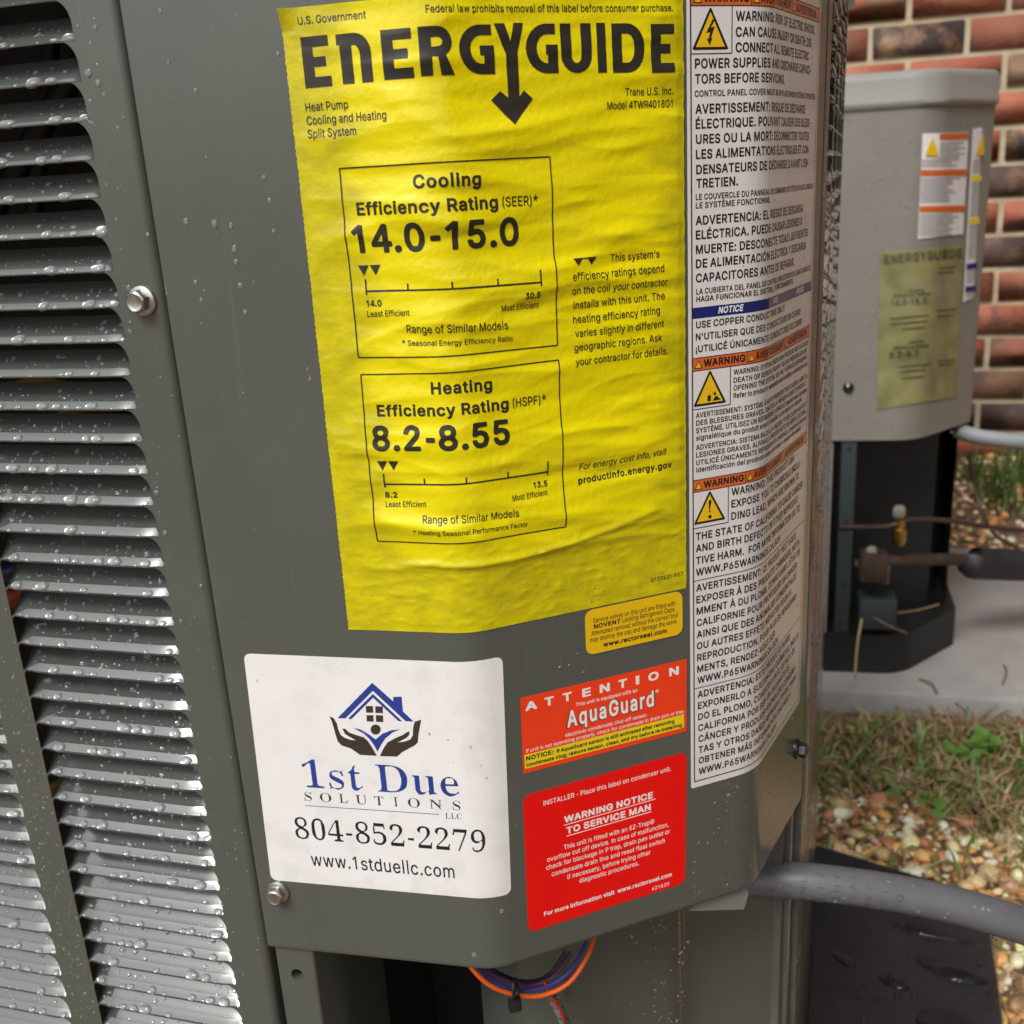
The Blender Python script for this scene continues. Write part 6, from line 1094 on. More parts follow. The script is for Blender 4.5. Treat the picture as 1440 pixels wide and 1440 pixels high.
pr.line((L0, 34.2), (103.6, 34.2), .35); pr.line((103.6, 34.1), (103.6, 48.2), .35)
pr.line((L0, -82.2), (104.0, -82.2), .35); pr.line((104.0, -82.3), (104.0, -68.4), .35)
pr.line((L0, -126.9), (103.5, -126.9), .35); pr.line((103.5, -127), (103.5, -113), .35)
pr.line((L0, -147.7), (R0, -147.7), .35); pr.line((L0 + .3, -192.6), (R0, -192.6), .35)
pr.build('lettering', M['black'], WL)
bands = [(48.3, 53.0), (-68.4, -63.9), (-112.9, -108.4)]
for zb, zt in bands:
    b_ = Print(.18); b_.rect(L0 + .2, zb, R0 - .2, zt); bo = b_.build('header_band', M['orange'], WL)
nbp = Print(.18); nbp.rect(L0 + .2, -50.2, R0 - .2, -46.4); nbp.build('notice_band', M['blueband'], WL)
for t, a, b in (("NOTICE", 98.9, 109.2), ("AVIS", 128, 134), ("AVISO", 158, 168)):
    pr = Print(.21); pr.text(t, 'B', a, -49.3, b, cap=2.3, slant=.2); pr.build('notice_lettering', M['whiteink'], WL)
def rtri(cx, zb, h, hw, r=.0): return [(cx - hw, zb), (cx + hw, zb), (cx, zb + h)]
for zb, zt in bands:
    pk, py_ = Print(.21), Print(.225)
    for s0, txt, wd in ((89.3, "WARNING", 17.2), (111.6, "AVERTISSEMENT", 27.5), (144.5, "ADVERTENCIA", 26.)):
        pk.poly(rtri(s0 + 1.6, zb + .7, 3.0, 1.7)); py_.poly(rtri(s0 + 1.6, zb + 1.05, 2.1, 1.15))
        pk.text(txt, 'B' if txt != "WARNING" else 'X', s0 + 3.7, zb + 1.0, s0 + 3.7 + wd, cap=2.75)
    pk.line((111.0, zb), (111.0, zt), .3); pk.line((143.6, zb), (143.6, zt), .3)
    pk.line((L0, zb), (R0, zb), .3); pk.line((L0, zt), (R0, zt), .3)
    pk.build('band_lettering', M['black'], WL); py_.build('band_symbol', M['hazard'], WL)
pk2 = [Print(.22), Print(.22), Print(.22)]
for cx, zb, h in ((95.6, 35.8, 11.4), (95.6, -80.8, 11.4), (95.6, -125.0, 11.0)):
    hw = 6.1; pk, py_ = Print(.19), Print(.205)
    tri = []
    for (vx, vz, a0) in ((cx + hw, zb, -90), (cx, zb + h, 30), (cx - hw, zb, 150)):
        for k in range(5): a = rad(a0 + 120 * k / 4); tri.append((vx + .45 * math.cos(a), vz + .45 * math.sin(a)))
    pk.poly(tri); py_.poly(rtri(cx, zb + .42, h - 1.15, hw - .72))
    pk.build('hazard_symbol', M['black'], WL); py_.build('symbol_fill', M['hazard'], WL)
pk2[0].poly([(96.3, 44.3), (93.9, 40.2), (95.4, 40.6), (94.9, 38.6), (94.2, 38.7), (95.3, 36.6), (96.3, 38.9), (95.8, 38.8), (97.2, 42.3), (95.7, 41.9), (97.5, 44.5)])          # lightning
pk2[2].poly(arc(95.7, -116.9 - .6, .62, .75, 0, 180, 8) + [(95.4, -121.7), (96.0, -121.7)][::-1]); pk2[2].poly(arc(95.7, -123.3, .75, .75, 0, 345, 12))
for k in range(34):                                                                                                                              # bursting debris
    a = rad(rnd.uniform(20, 175)); d_ = rnd.uniform(1., 4.6) * (.6 if k % 2 else 1); q = .12 + .2 * rnd.random()
    x, z = 95.3 + d_ * .85 * math.cos(a), -78.9 + d_ * math.sin(a)
    if abs(x - 95.6) < (5.2 - (z + 80.6) * .52): pk2[1].poly([(x, z), (x + q, z + .1), (x + q * .6, z + q)])
pk2[1].poly([(94.6, -79.9), (96.0, -79.9), (95.9, -77.9), (95.2, -77.6), (94.5, -78.2)])
pk2[1].poly([(96.6, -79.9), (100.1, -79.9), (98.3, -78.2), (97.6, -78.6)]); pk2[1].poly(arc(97.6, -77.4, .55, .6, 0, 340, 10))
for q_ in pk2: q_.build('symbol_glyph', M['black'], WL)

# ================================================================== rain drops
def dome_template(nu=12, nv_=7):
    V = [(0, 0, 1.)]
    for j in range(1, nv_):
        th = math.pi * .62 * j / (nv_ - 1)
        for i in range(nu):
            a = 2 * math.pi * i / nu; V.append((math.sin(th) * math.cos(a), math.sin(th) * math.sin(a), math.cos(th)))
    F = [(0, 1 + i, 1 + (i + 1) % nu) for i in range(nu)]
    for j in range(nv_ - 2):
        b0, b1 = 1 + j * nu, 1 + (j + 1) * nu
        F += [(b0 + i, b1 + i, b1 + (i + 1) % nu, b0 + (i + 1) % nu) for i in range(nu)]
    F.append(tuple(reversed(range(1 + (nv_ - 2) * nu, 1 + (nv_ - 1) * nu))))
    return np.array(V), F
DV, DF = dome_template()
DVs, DFs = dome_template(8, 5)
class Drops:
    def __init__(s): s.v, s.f, s.n = [], [], 0
    def add(s, pos, nrm, r, hgt=.5, stretch=1., down=None, small=False):
        n = Vector(nrm).normalized(); d = Vector(down if down is not None else (0, 0, -1)); d = (d - n * d.dot(n))
        d = d.normalized() if d.length > 1e-6 else n.orthogonal().normalized()
        x = d.cross(n)
        T, F = (DVs, DFs) if small else (DV, DF)
        W = T.copy(); sx = rnd.uniform(.88, 1.15)
        if not small:
            ph = rnd.uniform(0, 6.28); a = np.arctan2(W[:, 1], W[:, 0]); k = 1 + .07 * np.sin(2 * a + ph) + .05 * np.sin(3 * a + 2 * ph); W[:, 0] *= k; W[:, 1] *= k
        q = np.array(pos) + r * (W[:, :1] * np.array(x) * sx + W[:, 1:2] * np.array(d) * stretch + (W[:, 2:] - .12) * hgt * np.array(n))
        s.v.append(q); s.f += [tuple(i + s.n for i in f) for f in F]; s.n += len(q)
    def build(s, name, lab):
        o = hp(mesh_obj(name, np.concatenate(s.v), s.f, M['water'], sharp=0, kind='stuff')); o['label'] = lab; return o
def slat_point(origin, ang, st, zl, a, q):
    "world point and normal on a slat"
    def f(a, q):
        d, z = slat_d(np.array([a]), q); p = origin + dv(ang) * (st + a) / 1000 - nv(ang) * d[0] / 1000
        return Vector((p[0], p[1], ZC + (zl + z[0]) / 1000))
    p = f(a, q); u = f(min(a + .3, COLW), q) - p; v = f(a, max(q - .03, 0)) - p
    n = u.cross(v)
    if n.length < 1e-12: n = Vector((*nv(ang), 0))
    n.normalize()
    if n.dot(Vector((*nv(ang), .3))) < 0: n = -n
    return p, n
dr = Drops()
for o, st, zl in LSL:
    if zl < -360: continue
    if st == c2 and zl > -150: continue
    x = rnd.uniform(1.5, 9)
    while x < COLW - 1.5:                                    # row of fat drops held at the lip
        r = rnd.choice([.6, .9, 1.2, 1.6, 1.9, 2.3, 2.7, 3.2]) * rnd.uniform(.8, 1.1)
        q = .982 - .020 * r
        p, n = slat_point(PS, A_L, st, zl, x, q); n = (n + Vector((*NL, 0)) * .2).normalized(); p = p + n * (r * .14 / 1000)
        dr.add(p, n, r / 1000, .5, rnd.uniform(.62, .8) if r > 1.2 else .95)
        x += r * 1.3 + rnd.choice([1.5, 3, 5, 8, 12])
    for _ in range(52):
        r = min(1.15, .26 + rnd.expovariate(4.2)); x = rnd.uniform(1, COLW - 1); q = rnd.uniform(.25, .96)
        p, n = slat_point(PS, A_L, st, zl, x, q); dr.add(p, n, r / 1000, .5, 1., small=r < .5)
def flat_drop(s, z, r, **k): p = PS + DL * s / 1000; dr.add((*p, ZC + z / 1000), (*NL, 0), r / 1000, **k)
for _ in range(420):                                         # strip between the columns and beside the joint
    z = rnd.uniform(-350, 62); r = min(.85, .14 + rnd.expovariate(6.))
    flat_drop(c1 - GAPW + rnd.uniform(.5, GAPW - .5), min(z, rnd.uniform(-350, -100)), r, stretch=rnd.uniform(1, 1.3), small=r < .45)
for _ in range(170):
    r = min(.9, .13 + rnd.expovariate(7.)); flat_drop(rnd.choice([rnd.uniform(-19.5, -15), rnd.uniform(-19, -5)]), rnd.uniform(-350, 62), r, stretch=rnd.uniform(1, 1.35), small=r < .45)
for px, py, r in ((124, 103, 1.25), (138, 117, 1.0), (133, 27, .55), (134, 39, .7), (127, 61, .6), (137, 91, .5), (146, 133, .65), (127, 142, .7), (126, 172, .65), (181, 405, .9), (183, 466, .8), (220, 693, 1.0), (232, 750, 1.1)):
    v = aim(px, py); A = np.array([[v[0], -DL[0]], [v[1], -DL[1]]]); t, s_ = np.linalg.solve(A, PS)
    flat_drop(s_ * 1000, v[2] * t * 1000, r, stretch=1.2)
def panel_drop(S, z, r, off=0., **k):
    p = sheet(S, z, off); n = np.array([np.interp(S, _SS, _NX), np.interp(S, _SS, _NY)]); dr.add(p, (*n, 0), r / 1000, **k)
for px, py, r in ((225, 15, .5), (275, 127, .45), (237, 88, .4), (262, 312, .75), (302, 315, .85), (325, 317, .65), (330, 350, .85), (332, 369, .75), (338, 402, .65), (345, 439, .6), (275, 397, .55), (283, 422, .55), (371, 250, .55), (379, 282, .5), (385, 325, .55), (391, 76, .45), (345, 440, .55), (283, 455, .3), (290, 221, .35), (436, 533, .5), (433, 519, .35), (706, 1282, .75), (667, 1343, .8), (695, 1262, .35)):
    S, z = uns(px, py); panel_drop(S, z, r * 1.3, stretch=1.25)
for _ in range(240):
    S, z = rnd.choice([rnd.uniform(-92, -50), rnd.uniform(-92, 40)]), rnd.uniform(-290, 62); panel_drop(S, z, min(.4, .07 + rnd.expovariate(13.)), stretch=1.2, small=True)
for _ in range(200):                                          # third face: label foot and around
    S, z = rnd.uniform(88, 176), rnd.uniform(-290, -238); r = min(.8, .15 + rnd.expovariate(6.)); panel_drop(S, z, r, stretch=1.3, small=r < .4)
for _ in range(330):                                          # drops on the warning label
    S, z = rnd.triangular(89, 180, 172), rnd.uniform(-234, 60); r = min(.8, .12 + rnd.expovariate(6.5)); panel_drop(S, z, r, off=.17, stretch=1.2, small=r < .4)
for _ in range(70):
    S, z = rnd.uniform(-42, 84), rnd.uniform(-149, -125); panel_drop(S, z, rnd.uniform(.15, .45), off=.2, small=True)
for px, py in ((604, 1032), (630, 1040), (662, 1050), (638, 1072), (684, 1094), (677, 1076), (362, 957), (820, 945), (812, 919), (800, 935), (787, 938)):
    S, z = uns(px, py); panel_drop(S, z, rnd.uniform(.35, .6), off=.15)
for _ in range(520):                                          # corner post and far side
    z = rnd.uniform(-420, 100); p = PE + dv(A_S) * rnd.uniform(-.002, .009) + nv(A_S) * .0022; r = .25 + rnd.expovariate(4.); dr.add((*p, ZC + z / 1000), (*nv(A_S), 0), min(r, 1.0) / 1000, stretch=1.2, small=True)
for _ in range(260):
    z = rnd.uniform(-400, 100); p = E3 + dv(A_3) * .0024 + dv((A_3 + A_S) / 2 + rad(2)) * rnd.uniform(.0005, .012); r = .15 + rnd.expovariate(7.); dr.add((*p, ZC + z / 1000), (*nv((A_3 + A_S) / 2), 0), min(r, .7) / 1000, stretch=1.2, small=True)
for o, st, zl in LSS:
    if zl < -330 or zl > 95: continue
    for _ in range(11 if st < 20 else 6):
        p, n = slat_point(OS, A_S, st, zl, rnd.uniform(1, COLW - 1), rnd.uniform(.72, .97)); r = rnd.uniform(.6, 2.3); dr.add(p, n, r / 1000, .55, small=r < 1.2)
for _ in range(420):
    z = rnd.uniform(-420, 100); s_ = rnd.uniform(9 + COLW, 9 + COLW + GAPW); p = OS + DS * s_ / 1000; dr.add((*p, ZC + z / 1000), (*NS, 0), rnd.uniform(.4, 1.4) / 1000, small=True)
for _ in range(170):                                          # lower inner panel
    S, z = rnd.triangular(76, 124, 90), rnd.uniform(-420, -300)
    r = min(.9, .15 + rnd.expovariate(5.)); panel_drop(S, z, r, off=-39.9 if S < 125 else -39.9 + (S - 125) * .45, stretch=1.3, small=r < .45)
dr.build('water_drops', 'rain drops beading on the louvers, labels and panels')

# ================================================================== wires behind the louvers and under the panel
M['wire_yellow'] = mat('yellow_wire_skin', (.45, .28, .01), .45); M['wire_orange'] = mat('orange_wire_skin', (.75, .12, .015), .38)
M['wire_blue'] = mat('blue_wire_skin', (.05, .05, .22), .4); M['wire_purple'] = mat('purple_wire_skin', (.10, .03, .09), .4); M['wire_red'] = mat('red_wire_skin', (.5, .03, .015), .4)
M['wire_teal'] = mat('teal_wire_skin', (.03, .22, .20), .4); M['tie'] = mat('black_nylon', (.012, .012, .014), .4); M['wire_tan'] = mat('tan_wire_skin', (.25, .14, .05), .5)
M['wire_black'] = mat('black_wire_skin', (.012, .012, .012), .5)
def lat(px, py, inn):
    "point inn mm behind the louver sheet on a sight line"
    v = aim(px, py); O = PS - NL * inn / 1000; A = np.array([[v[0], -DL[0]], [v[1], -DL[1]]]); t, s_ = np.linalg.solve(A, O); return (v[0] * t, v[1] * t, ZC + v[2] * t)
def wire(name, pts, r, m, lab): return hp(MB().add(*tube(spline(pts, 8), r, 10)).build(name, m, sharp=40, label=lab))
wire('lead_wire', [lat(-30, 560, 22), lat(20, 543, 20), lat(60, 537, 19), lat(110, 548, 20), lat(150, 575, 24)], .0021, M['wire_yellow'], 'yellow wire showing through the louvers')
wire('lead_wire', [lat(90, 575, 24), lat(130, 588, 21), lat(175, 590, 22), lat(210, 604, 26)], .003, M['wire_tan'], 'tan wire showing through the louvers')
wire('lead_wire', [lat(120, 628, 24), lat(160, 633, 22), lat(210, 640, 24)], .003, M['wire_tan'], 'second tan wire showing lower through the louvers')
wire('lead_wire', [lat(-20, 812, 14), lat(15, 806, 13), lat(45, 797, 14), lat(90, 790, 22)], .0042, M['wire_blue'], 'blue wire behind the inner column of louvers')
wire('lead_wire', [lat(-5, 850, 14), lat(25, 840, 13), lat(50, 830, 15), lat(80, 815, 24)], .0042, M['wire_orange'], 'orange wire behind the inner column of louvers')
wire('lead_wire', [lat(70, 1112, 12), lat(82, 1106, 11), lat(95, 1100, 14)], .003, M['wire_yellow'], 'short yellow wire end behind the louvers')
wire('support_rod', [lat(120, 80, 28), lat(66, 165, 28), lat(-10, 300, 30)], .004, M['wire_black'], 'black rod behind the top louvers')
wire('support_rod', [lat(75, 40, 30), lat(60, 190, 30), lat(45, 330, 30)], .003, M['wire_black'], 'upright black rod behind the top louvers')
# wire loop hanging below the panel
def hang(px, py, off):
    "point on a sight line, off mm behind the right-hand face"
    v = aim(px, py); O = P12 - nv(A_2) * off / 1000; D2 = dv(A_2); A = np.array([[v[0], -D2[0]], [v[1], -D2[1]]]); t, s_ = np.linalg.solve(A, O); return np.array((v[0] * t, v[1] * t, ZC + v[2] * t))
def free_wire(name, pts, r, m, lab, off=13.):
    o = MB().add(*tube(spline([hang(x, y, off + d) for x, y, d in pts], 10), r, 12)).build(name, m, sharp=40)
    return tag(o, lab, 'wire', 'loose control wires under the panel')
free_wire('control_wire', [(640, 1330, 10), (664, 1362, 2), (690, 1386, 0), (725, 1399, 0), (762, 1400, 0), (800, 1382, 0), (826, 1345, 4), (838, 1310, 10)], .0010, M['wire_orange'], 'orange wire forming the outer loop under the label panel')
free_wire('control_wire', [(650, 1330, 12), (672, 1362, 5), (700, 1383, 3), (735, 1393, 3), (772, 1386, 3), (803, 1364, 4), (825, 1325, 10)], .0009, M['wire_blue'], 'blue wire looping just inside the orange one')
free_wire('control_wire', [(655, 1330, 14), (680, 1362, 8), (710, 1378, 6), (745, 1386, 6), (780, 1372, 6), (803, 1340, 10)], .0010, M['wire_purple'], 'purple wire in the middle of the hanging loop')
free_wire('control_wire', [(665, 1335, 16), (695, 1365, 10), (735, 1380, 8), (770, 1372, 8), (795, 1340, 10)], .0008, M['wire_black'], 'thin black wire innermost in the hanging loop')
free_wire('control_wire', [(765, 1380, 4), (776, 1402, 2), (788, 1420, 3), (797, 1450, 6), (803, 1490, 12)], .0007, M['wire_red'], 'thin red wire running down into the striped bundle')
# twisted bundle of thin wires
ax = spline([hang(x, y, 16 + d) for x, y, d in ((779, 1405, 2), (788, 1422, 3), (797, 1450, 6), (803, 1500, 12))], 14)
tb = thing('wire_bundle', 'twisted bundle of teal, blue and red thin wires hanging down', 'wires', tuple(ax[0]))
for k, m in enumerate(('wire_teal', 'wire_blue', 'wire_teal', 'wire_red', 'wire_teal', 'wire_tan')):
    pts = []
    for i, c_ in enumerate(ax):
        a = i * .55 + k * math.pi / 3; pts.append(np.array(c_) + .0017 * np.array((math.cos(a), math.sin(a) * .8, .35 * math.sin(a + 1))) - np.array(tb.location))
    MB().add(*tube(pts, .0008, 8)).build('strand', M[m], tb, sharp=40)
c_ = hang(725, 1391, 12.)
zt = thing('cable_tie', 'black cable tie round the hanging wire loop', 'cable tie', tuple(c_))
ring = [(np.array((math.cos(a) * .0008 - .0002 * math.sin(a), math.cos(a) * .0026, math.sin(a) * .0042))) for a in np.linspace(0, 6.2832, 25)]
MB().add(*tube(ring, .0009, 6)).build('strap', M['tie'], zt, sharp=40)
MB().add(*box((-.0006, -.0026, -.0054), (.0052, .004, .0046), rad(10), .0006)).build('clasp', M['tie'], zt, sharp=40)

# ================================================================== conduit leaving the unit
M['pvc'] = mat('grey_pvc', (.115, .118, .126), .36, var=.08, vscale=60, rvar=.08, bump=.05, bscale=400, bdist=.0004)
M['palegrey'] = mat('pale_grey_plastic', (.2, .2, .19), .4, var=.05)
pts = [at(985, 1232, .435), at(1050, 1236, .428), at(1150, 1241, .42), at(1300, 1263.5, .415), at(1430, 1299, .41), at(1560, 1352, .41), at(1750, 1470, .44), at(1900, 1640, .5)]
path = spline(pts, 14)
CDT = thing('flexible_conduit', 'grey plastic conduit running out from under the label panel to the right', 'conduit', tuple(path[0]))
RC = .00885
rel = [np.array(p) - np.array(CDT.location) for p in path]
MB().add(*tube(rel, RC, 28)).build('tube', M['pvc'], CDT, sharp=40)
# faint stamped text round the tube
ink = mat('stamped_ink', (.075, .078, .085), .5)
def stamp(words):
    V, F = [], []
    P = [np.array(p) for p in rel]; cum = np.concatenate([[0], np.cumsum([np.linalg.norm(P[i + 1] - P[i]) for i in range(len(P) - 1)])])
    for s_, a0, w_ in words:
        x = 0.
        for ch in w_:
            adv, G_, tr = glyph('R', ch)
            if tr:
                n0 = len(V)
                for gx, gz in G_:
                    s2 = s_ - gz * .0031; ang_ = a0 + (x + gx) * .0040 / RC
                    i = min(np.searchsorted(cum, s2) , len(P) - 1); i = max(i, 1); t = (s2 - cum[i - 1]) / (cum[i] - cum[i - 1]); c0 = P[i - 1] + (P[i] - P[i - 1]) * t
                    T = (P[i] - P[i - 1]); T /= np.linalg.norm(T); up = np.array((0, 0, 1.)); up -= T * up.dot(T); up /= np.linalg.norm(up); side = np.cross(T, up)
                    V.append(c0 + (RC + .00006) * (math.sin(ang_) * up + math.cos(ang_) * side))
                F += [tuple(n0 + i for i in t) for t in tr]
            x += adv + .35
    return V, F
# side points to -Y (towards the camera) when the tube runs to +X
words = []
for i, w_ in enumerate(["E M/E", "C NET", "AL 8", "INT C", "UNL I", "C I /", "IGHT", "ETALL", "NEF", "VET", "LIQ"]):
    words.append((.0212 + i * .0073, -.75 + .05 * (i % 3), w_))
V, F = stamp(words)
mesh_obj('stamped_text', V, F, ink, CDT, smooth=False)
# connector plate where it leaves the box
tri = [hang(970, 1281, 3), hang(1046, 1279, 3), hang(1053, 1256, 3), hang(1040, 1230, 3), hang(1000, 1250, 3)]
n2 = np.array((*nv(A_2), 0)); V = tri + [q - n2 * .012 for q in tri]
cp_ = hp(mesh_obj('conduit_connector', V, [(0, 1, 2, 3, 4), (9, 8, 7, 6, 5)] + [(i, 5 + i, 5 + (i + 1) % 5, (i + 1) % 5) for i in range(5)], M['palegrey'], smooth=False))
cd = Drops()
for _ in range(46):
    i = rnd.randrange(16, 66); a = rnd.uniform(-.9, 1.5); P = np.array(path[i]); T = np.array(path[i + 1]) - P; T /= np.linalg.norm(T); up = np.array((0, 0, 1.)); up -= T * up.dot(T); up /= np.linalg.norm(up); side = np.cross(T, up)
    n_ = math.sin(a) * up + math.cos(a) * side; P = P + T * rnd.uniform(0, .008); r = rnd.choice([.3, .4, .5, .7, 1.1])
    cd.add(P + n_ * RC - np.array(CDT.location), n_, r / 1000, .45)
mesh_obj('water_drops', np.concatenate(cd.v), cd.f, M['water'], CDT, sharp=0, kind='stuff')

# ================================================================== ground, pads
M['soil'] = mat('damp_soil', (.16, .105, .06), .8, var=.5, vscale=60, bump=.6, bscale=80, bdist=.01, dirt=(.20, .14, .075), dscale=25, damt=.7)
def ground():
    xs = np.concatenate([[-60, -20, -6, -2], np.linspace(-1, 2.4, 52), [4, 8, 20, 60]]); ys = np.concatenate([[-60, -20, -5, -1], np.linspace(0, 2.8, 48), [4, 10, 25, 60]])
    V, F = [], []
    for y in ys:
        for x in xs:
            k = min(max((y + .28 * (x - 1) - 1.45) / .7, 0), 1); z = .088 * k * k * (3 - 2 * k) - .018
            if -1 < x < 2.4 and 0 < y < 2.8: z += .004 * math.sin(x * 17 + y * 5) * math.sin(y * 13 - x * 4)
            V.append((x, y, z))
    n = len(xs)
    for j in range(len(ys) - 1):
        for i in range(n - 1): F.append((j * n + i, j * n + i + 1, (j + 1) * n + i + 1, (j + 1) * n + i))
    o = mesh_obj('ground', V, F, M['soil'], sharp=0); o['kind'] = 'structure'; o['label'] = 'damp soil under gravel and grass'; return o
ground()
def gz(x, y):
    k = min(max((y + .28 * (x - 1) - 1.45) / .7, 0), 1); return .088 * k * k * (3 - 2 * k) - .018 + .004 * math.sin(x * 17 + y * 5) * math.sin(y * 13 - x * 4)
# black plastic pad under the heat pump
M['blackpad'] = mat('black_plastic', (.024, .027, .033), .3, spec=.4, var=.15, vscale=30, rvar=.1, bump=.15, bscale=260, bdist=.0008)
k0 = onz(1389, 1258, Z_PAD)[:2]; k1 = onz(1414, 1445, Z_PAD)[:2]; kb = onz(1271, 1222, Z_PAD)[:2]
dr_ = (k1 - k0) / np.hypot(*(k1 - k0)); db = (kb - k0) / np.hypot(*(kb - k0))
pad = [k0, k0 + db * .9, k0 + db * .9 + dr_ * .75, k0 + dr_ * .75]
area = sum(pad[i][0] * pad[(i + 1) % 4][1] - pad[(i + 1) % 4][0] * pad[i][1] for i in range(4))
if area < 0: pad = pad[::-1]
def bevelled_prism(poly, z0, z1, b, m, name):
    c = sum(poly) / len(poly); ins = lambda k: [p + (c - p) / np.hypot(*(c - p)) * k for p in poly]
    rows = [(poly, z0), (poly, z1 - b), (ins(b * .4), z1 - b * .3), (ins(b * 1.3), z1)]
    n = len(poly); V = [(*p, z) for r, z in rows for p in r]; F = []
    for i in range(3):
        for j in range(n): F.append((i * n + j, i * n + (j + 1) % n, (i + 1) * n + (j + 1) % n, (i + 1) * n + j))
    F.append(tuple(range(3 * n, 4 * n))); F.append(tuple(reversed(range(n))))
    return mesh_obj(name, V, F, m, sharp=35)
PADB = thing('equipment_pad', 'black plastic pad with rain puddles under the labelled heat pump', 'pad', (*(sum(pad) / 4), 0))
po = bevelled_prism([p - np.array(PADB.location)[:2] for p in pad], -.03, Z_PAD, .006, M['blackpad'], 'slab'); po.parent = PADB
pdp = Drops(); pl = np.array(PADB.location)
def puddle(a, b, k, st):
    p0, p1 = onz(*a, Z_PAD), onz(*b, Z_PAD); c = (p0 + p1) / 2; d = p1 - p0; n0 = pdp.n
    pdp.add(c - pl, (0, 0, 1), float(np.linalg.norm(d)) / 2 * k, .5, st, down=tuple(d))
    W = pdp.v[-1]; W[:, 2] = (Z_PAD + .0018 * np.clip(DV[:, 2] / .55, -.4, 1))
def pad_drop(px, py, r, st=1., ang=None, h=.38):
    p = onz(px, py, Z_PAD); pdp.add(p - pl, (0, 0, 1), r / 1000, h * 1.5, st, down=ang or (1, -.5, 0))
for px, py, r in ((1180, 1287, 3.2), (1196, 1282, 2.8), (1250, 1297, 3.4), (1275, 1317, 3), (1338, 1345, 3.4), (1364, 1338, 4), (1377, 1356, 5), (1276, 1316, 2.4), (1188, 1338, 5), (1214, 1384, 4.4), (1208, 1404, 4.6), (1238, 1405, 6), (1262, 1402, 5.4), (1286, 1402, 5), (1215, 1430, 6), (1172, 1410, 4), (1370, 1404, 4.4), (1390, 1398, 3.6), (1386, 1420, 4), (1248, 1426, 3), (1234, 1357, 2.4), (1257, 1353, 2.8), (1303, 1378, 3), (1319, 1398, 2.6), (1258, 1378, 11), (1170, 1387, 3.4), (1330, 1328, 2.4)):
    pad_drop(px, py, r * .62)
for _ in range(60): pad_drop(rnd.uniform(1165, 1400), rnd.uniform(1280, 1440), rnd.uniform(.5, 1.2))
puddle((1284, 1350), (1396, 1383), .32, 3.0); puddle((1252, 1298), (1372, 1325), .2, 4.6); puddle((1296, 1424), (1396, 1480), .8, 1.3); puddle((1236, 1372), (1282, 1388), .6, 1.6); puddle((1166, 1336), (1206, 1362), .35, 2.6)
mesh_obj('water_drops', np.concatenate(pdp.v), pdp.f, M['puddle'], PADB, sharp=0, kind='stuff')

# ================================================================== second unit behind
M['grey_paint'] = mat('weathered_grey_paint', (.225, .213, .185), .38, var=.05, vscale=10, rvar=.08, dirt=(.34, .33, .29), dscale=9, damt=.3)
M['lid_paint'] = mat('grey_lid_paint', (.27, .265, .245), .36, var=.05, vscale=10)
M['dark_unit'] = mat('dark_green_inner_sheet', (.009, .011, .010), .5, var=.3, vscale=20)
M['slate'] = mat('slate_green_post', (.03, .042, .045), .45, var=.1)
M['brass'] = mat('brass', (.55, .36, .10), .3, metal=1.); M['copper'] = mat('aged_copper', (.07, .045, .034), .5, metal=.4, var=.3, vscale=60)
M['capwhite'] = mat('pale_valve_cap', (.22, .20, .17), .5); M['foam'] = mat('black_foam', (.018, .018, .02), .55, bump=.2, bscale=300)
M['faded'] = mat('faded_label', (.235, .225, .09), .5, var=.3, vscale=34, dirt=(.27, .245, .20), dscale=16, damt=1.0)
M['greytext'] = mat('grey_print', (.28, .28, .29), .5); M['fadedink'] = mat('faded_print', (.07, .07, .04), .5, var=.3, vscale=40)
M['concrete'] = mat('grey_pad', (.36, .345, .33), .55, var=.12, vscale=14, bump=.25, bscale=120, bdist=.002, dirt=(.24, .21, .17), dscale=10, damt=.5)
M['lead'] = mat('flex_conduit_grey', (.30, .32, .33), .45)
Y2 = 1.28
zz = lambda px, py: at(px, py, Y2)[2]
B2 = at(1287, 619, Y2)[:2]
A_A, A_B, A_C = rad(-12.8), rad(37), rad(74)
zc0, zl0, zl1 = zz(1287, 619), zz(1287, 143), zz(1287, 97)
zb1, zb0 = zz(1280, 894), zz(1278, 947)
v_ = aim(1379, 420); Db = dv(A_B); t_, sB = np.linalg.solve(np.array([[v_[0], -Db[0]], [v_[1], -Db[1]]]), B2)
C2 = B2 + Db * sB
L2 = B2 - dv(A_A) * .42
Rr = C2 + dv(A_C) * .55
Q2 = L2 + dv(A_C) * .62
U2 = thing('condenser_unit', 'older grey outdoor unit with faded label standing by the brick wall', 'condenser', (*((L2 + Rr) / 2), zb0))
UL = Vector(U2.location)
def u2(o): o.parent = U2; o.matrix_parent_inverse = Matrix.Translation(-UL); return o
def rnd_corner(P, aa, ab, R, n=7):
    t = R * math.tan((ab - aa) / 2); c = P - dv(aa) * t - nv(aa) * R
    return [c + R * nv(aa + (ab - aa) * k / n) for k in range(n + 1)]
outl = [L2] + rnd_corner(B2, A_A, A_B, .06) + rnd_corner(C2, A_B, A_C, .02) + [Rr]
def strip2(name, pts, z0, z1, m, inw=None, lab=None, hem=True):
    n = len(pts); rows = [(z0, 0), (z1, 0)]
    V = [(*p, z) for z, _ in rows for p in pts]; F = [(i, i + 1, n + i + 1, n + i) for i in range(n - 1)]
    if hem:
        c = sum(pts) / n; ins = [p + (c + np.array((0, .25)) - p) * .006 for p in pts]; k = len(V); V += [(*p, z0) for p in ins] + [(*p, z0 + .02) for p in ins]
        F += [(k + i, k + i + 1, i + 1, i) for i in range(n - 1)] + [(k + n + i, k + n + i + 1, k + i + 1, k + i) for i in range(n - 1)]
    return u2(mesh_obj(name, V, F, m, sharp=30, label=lab))
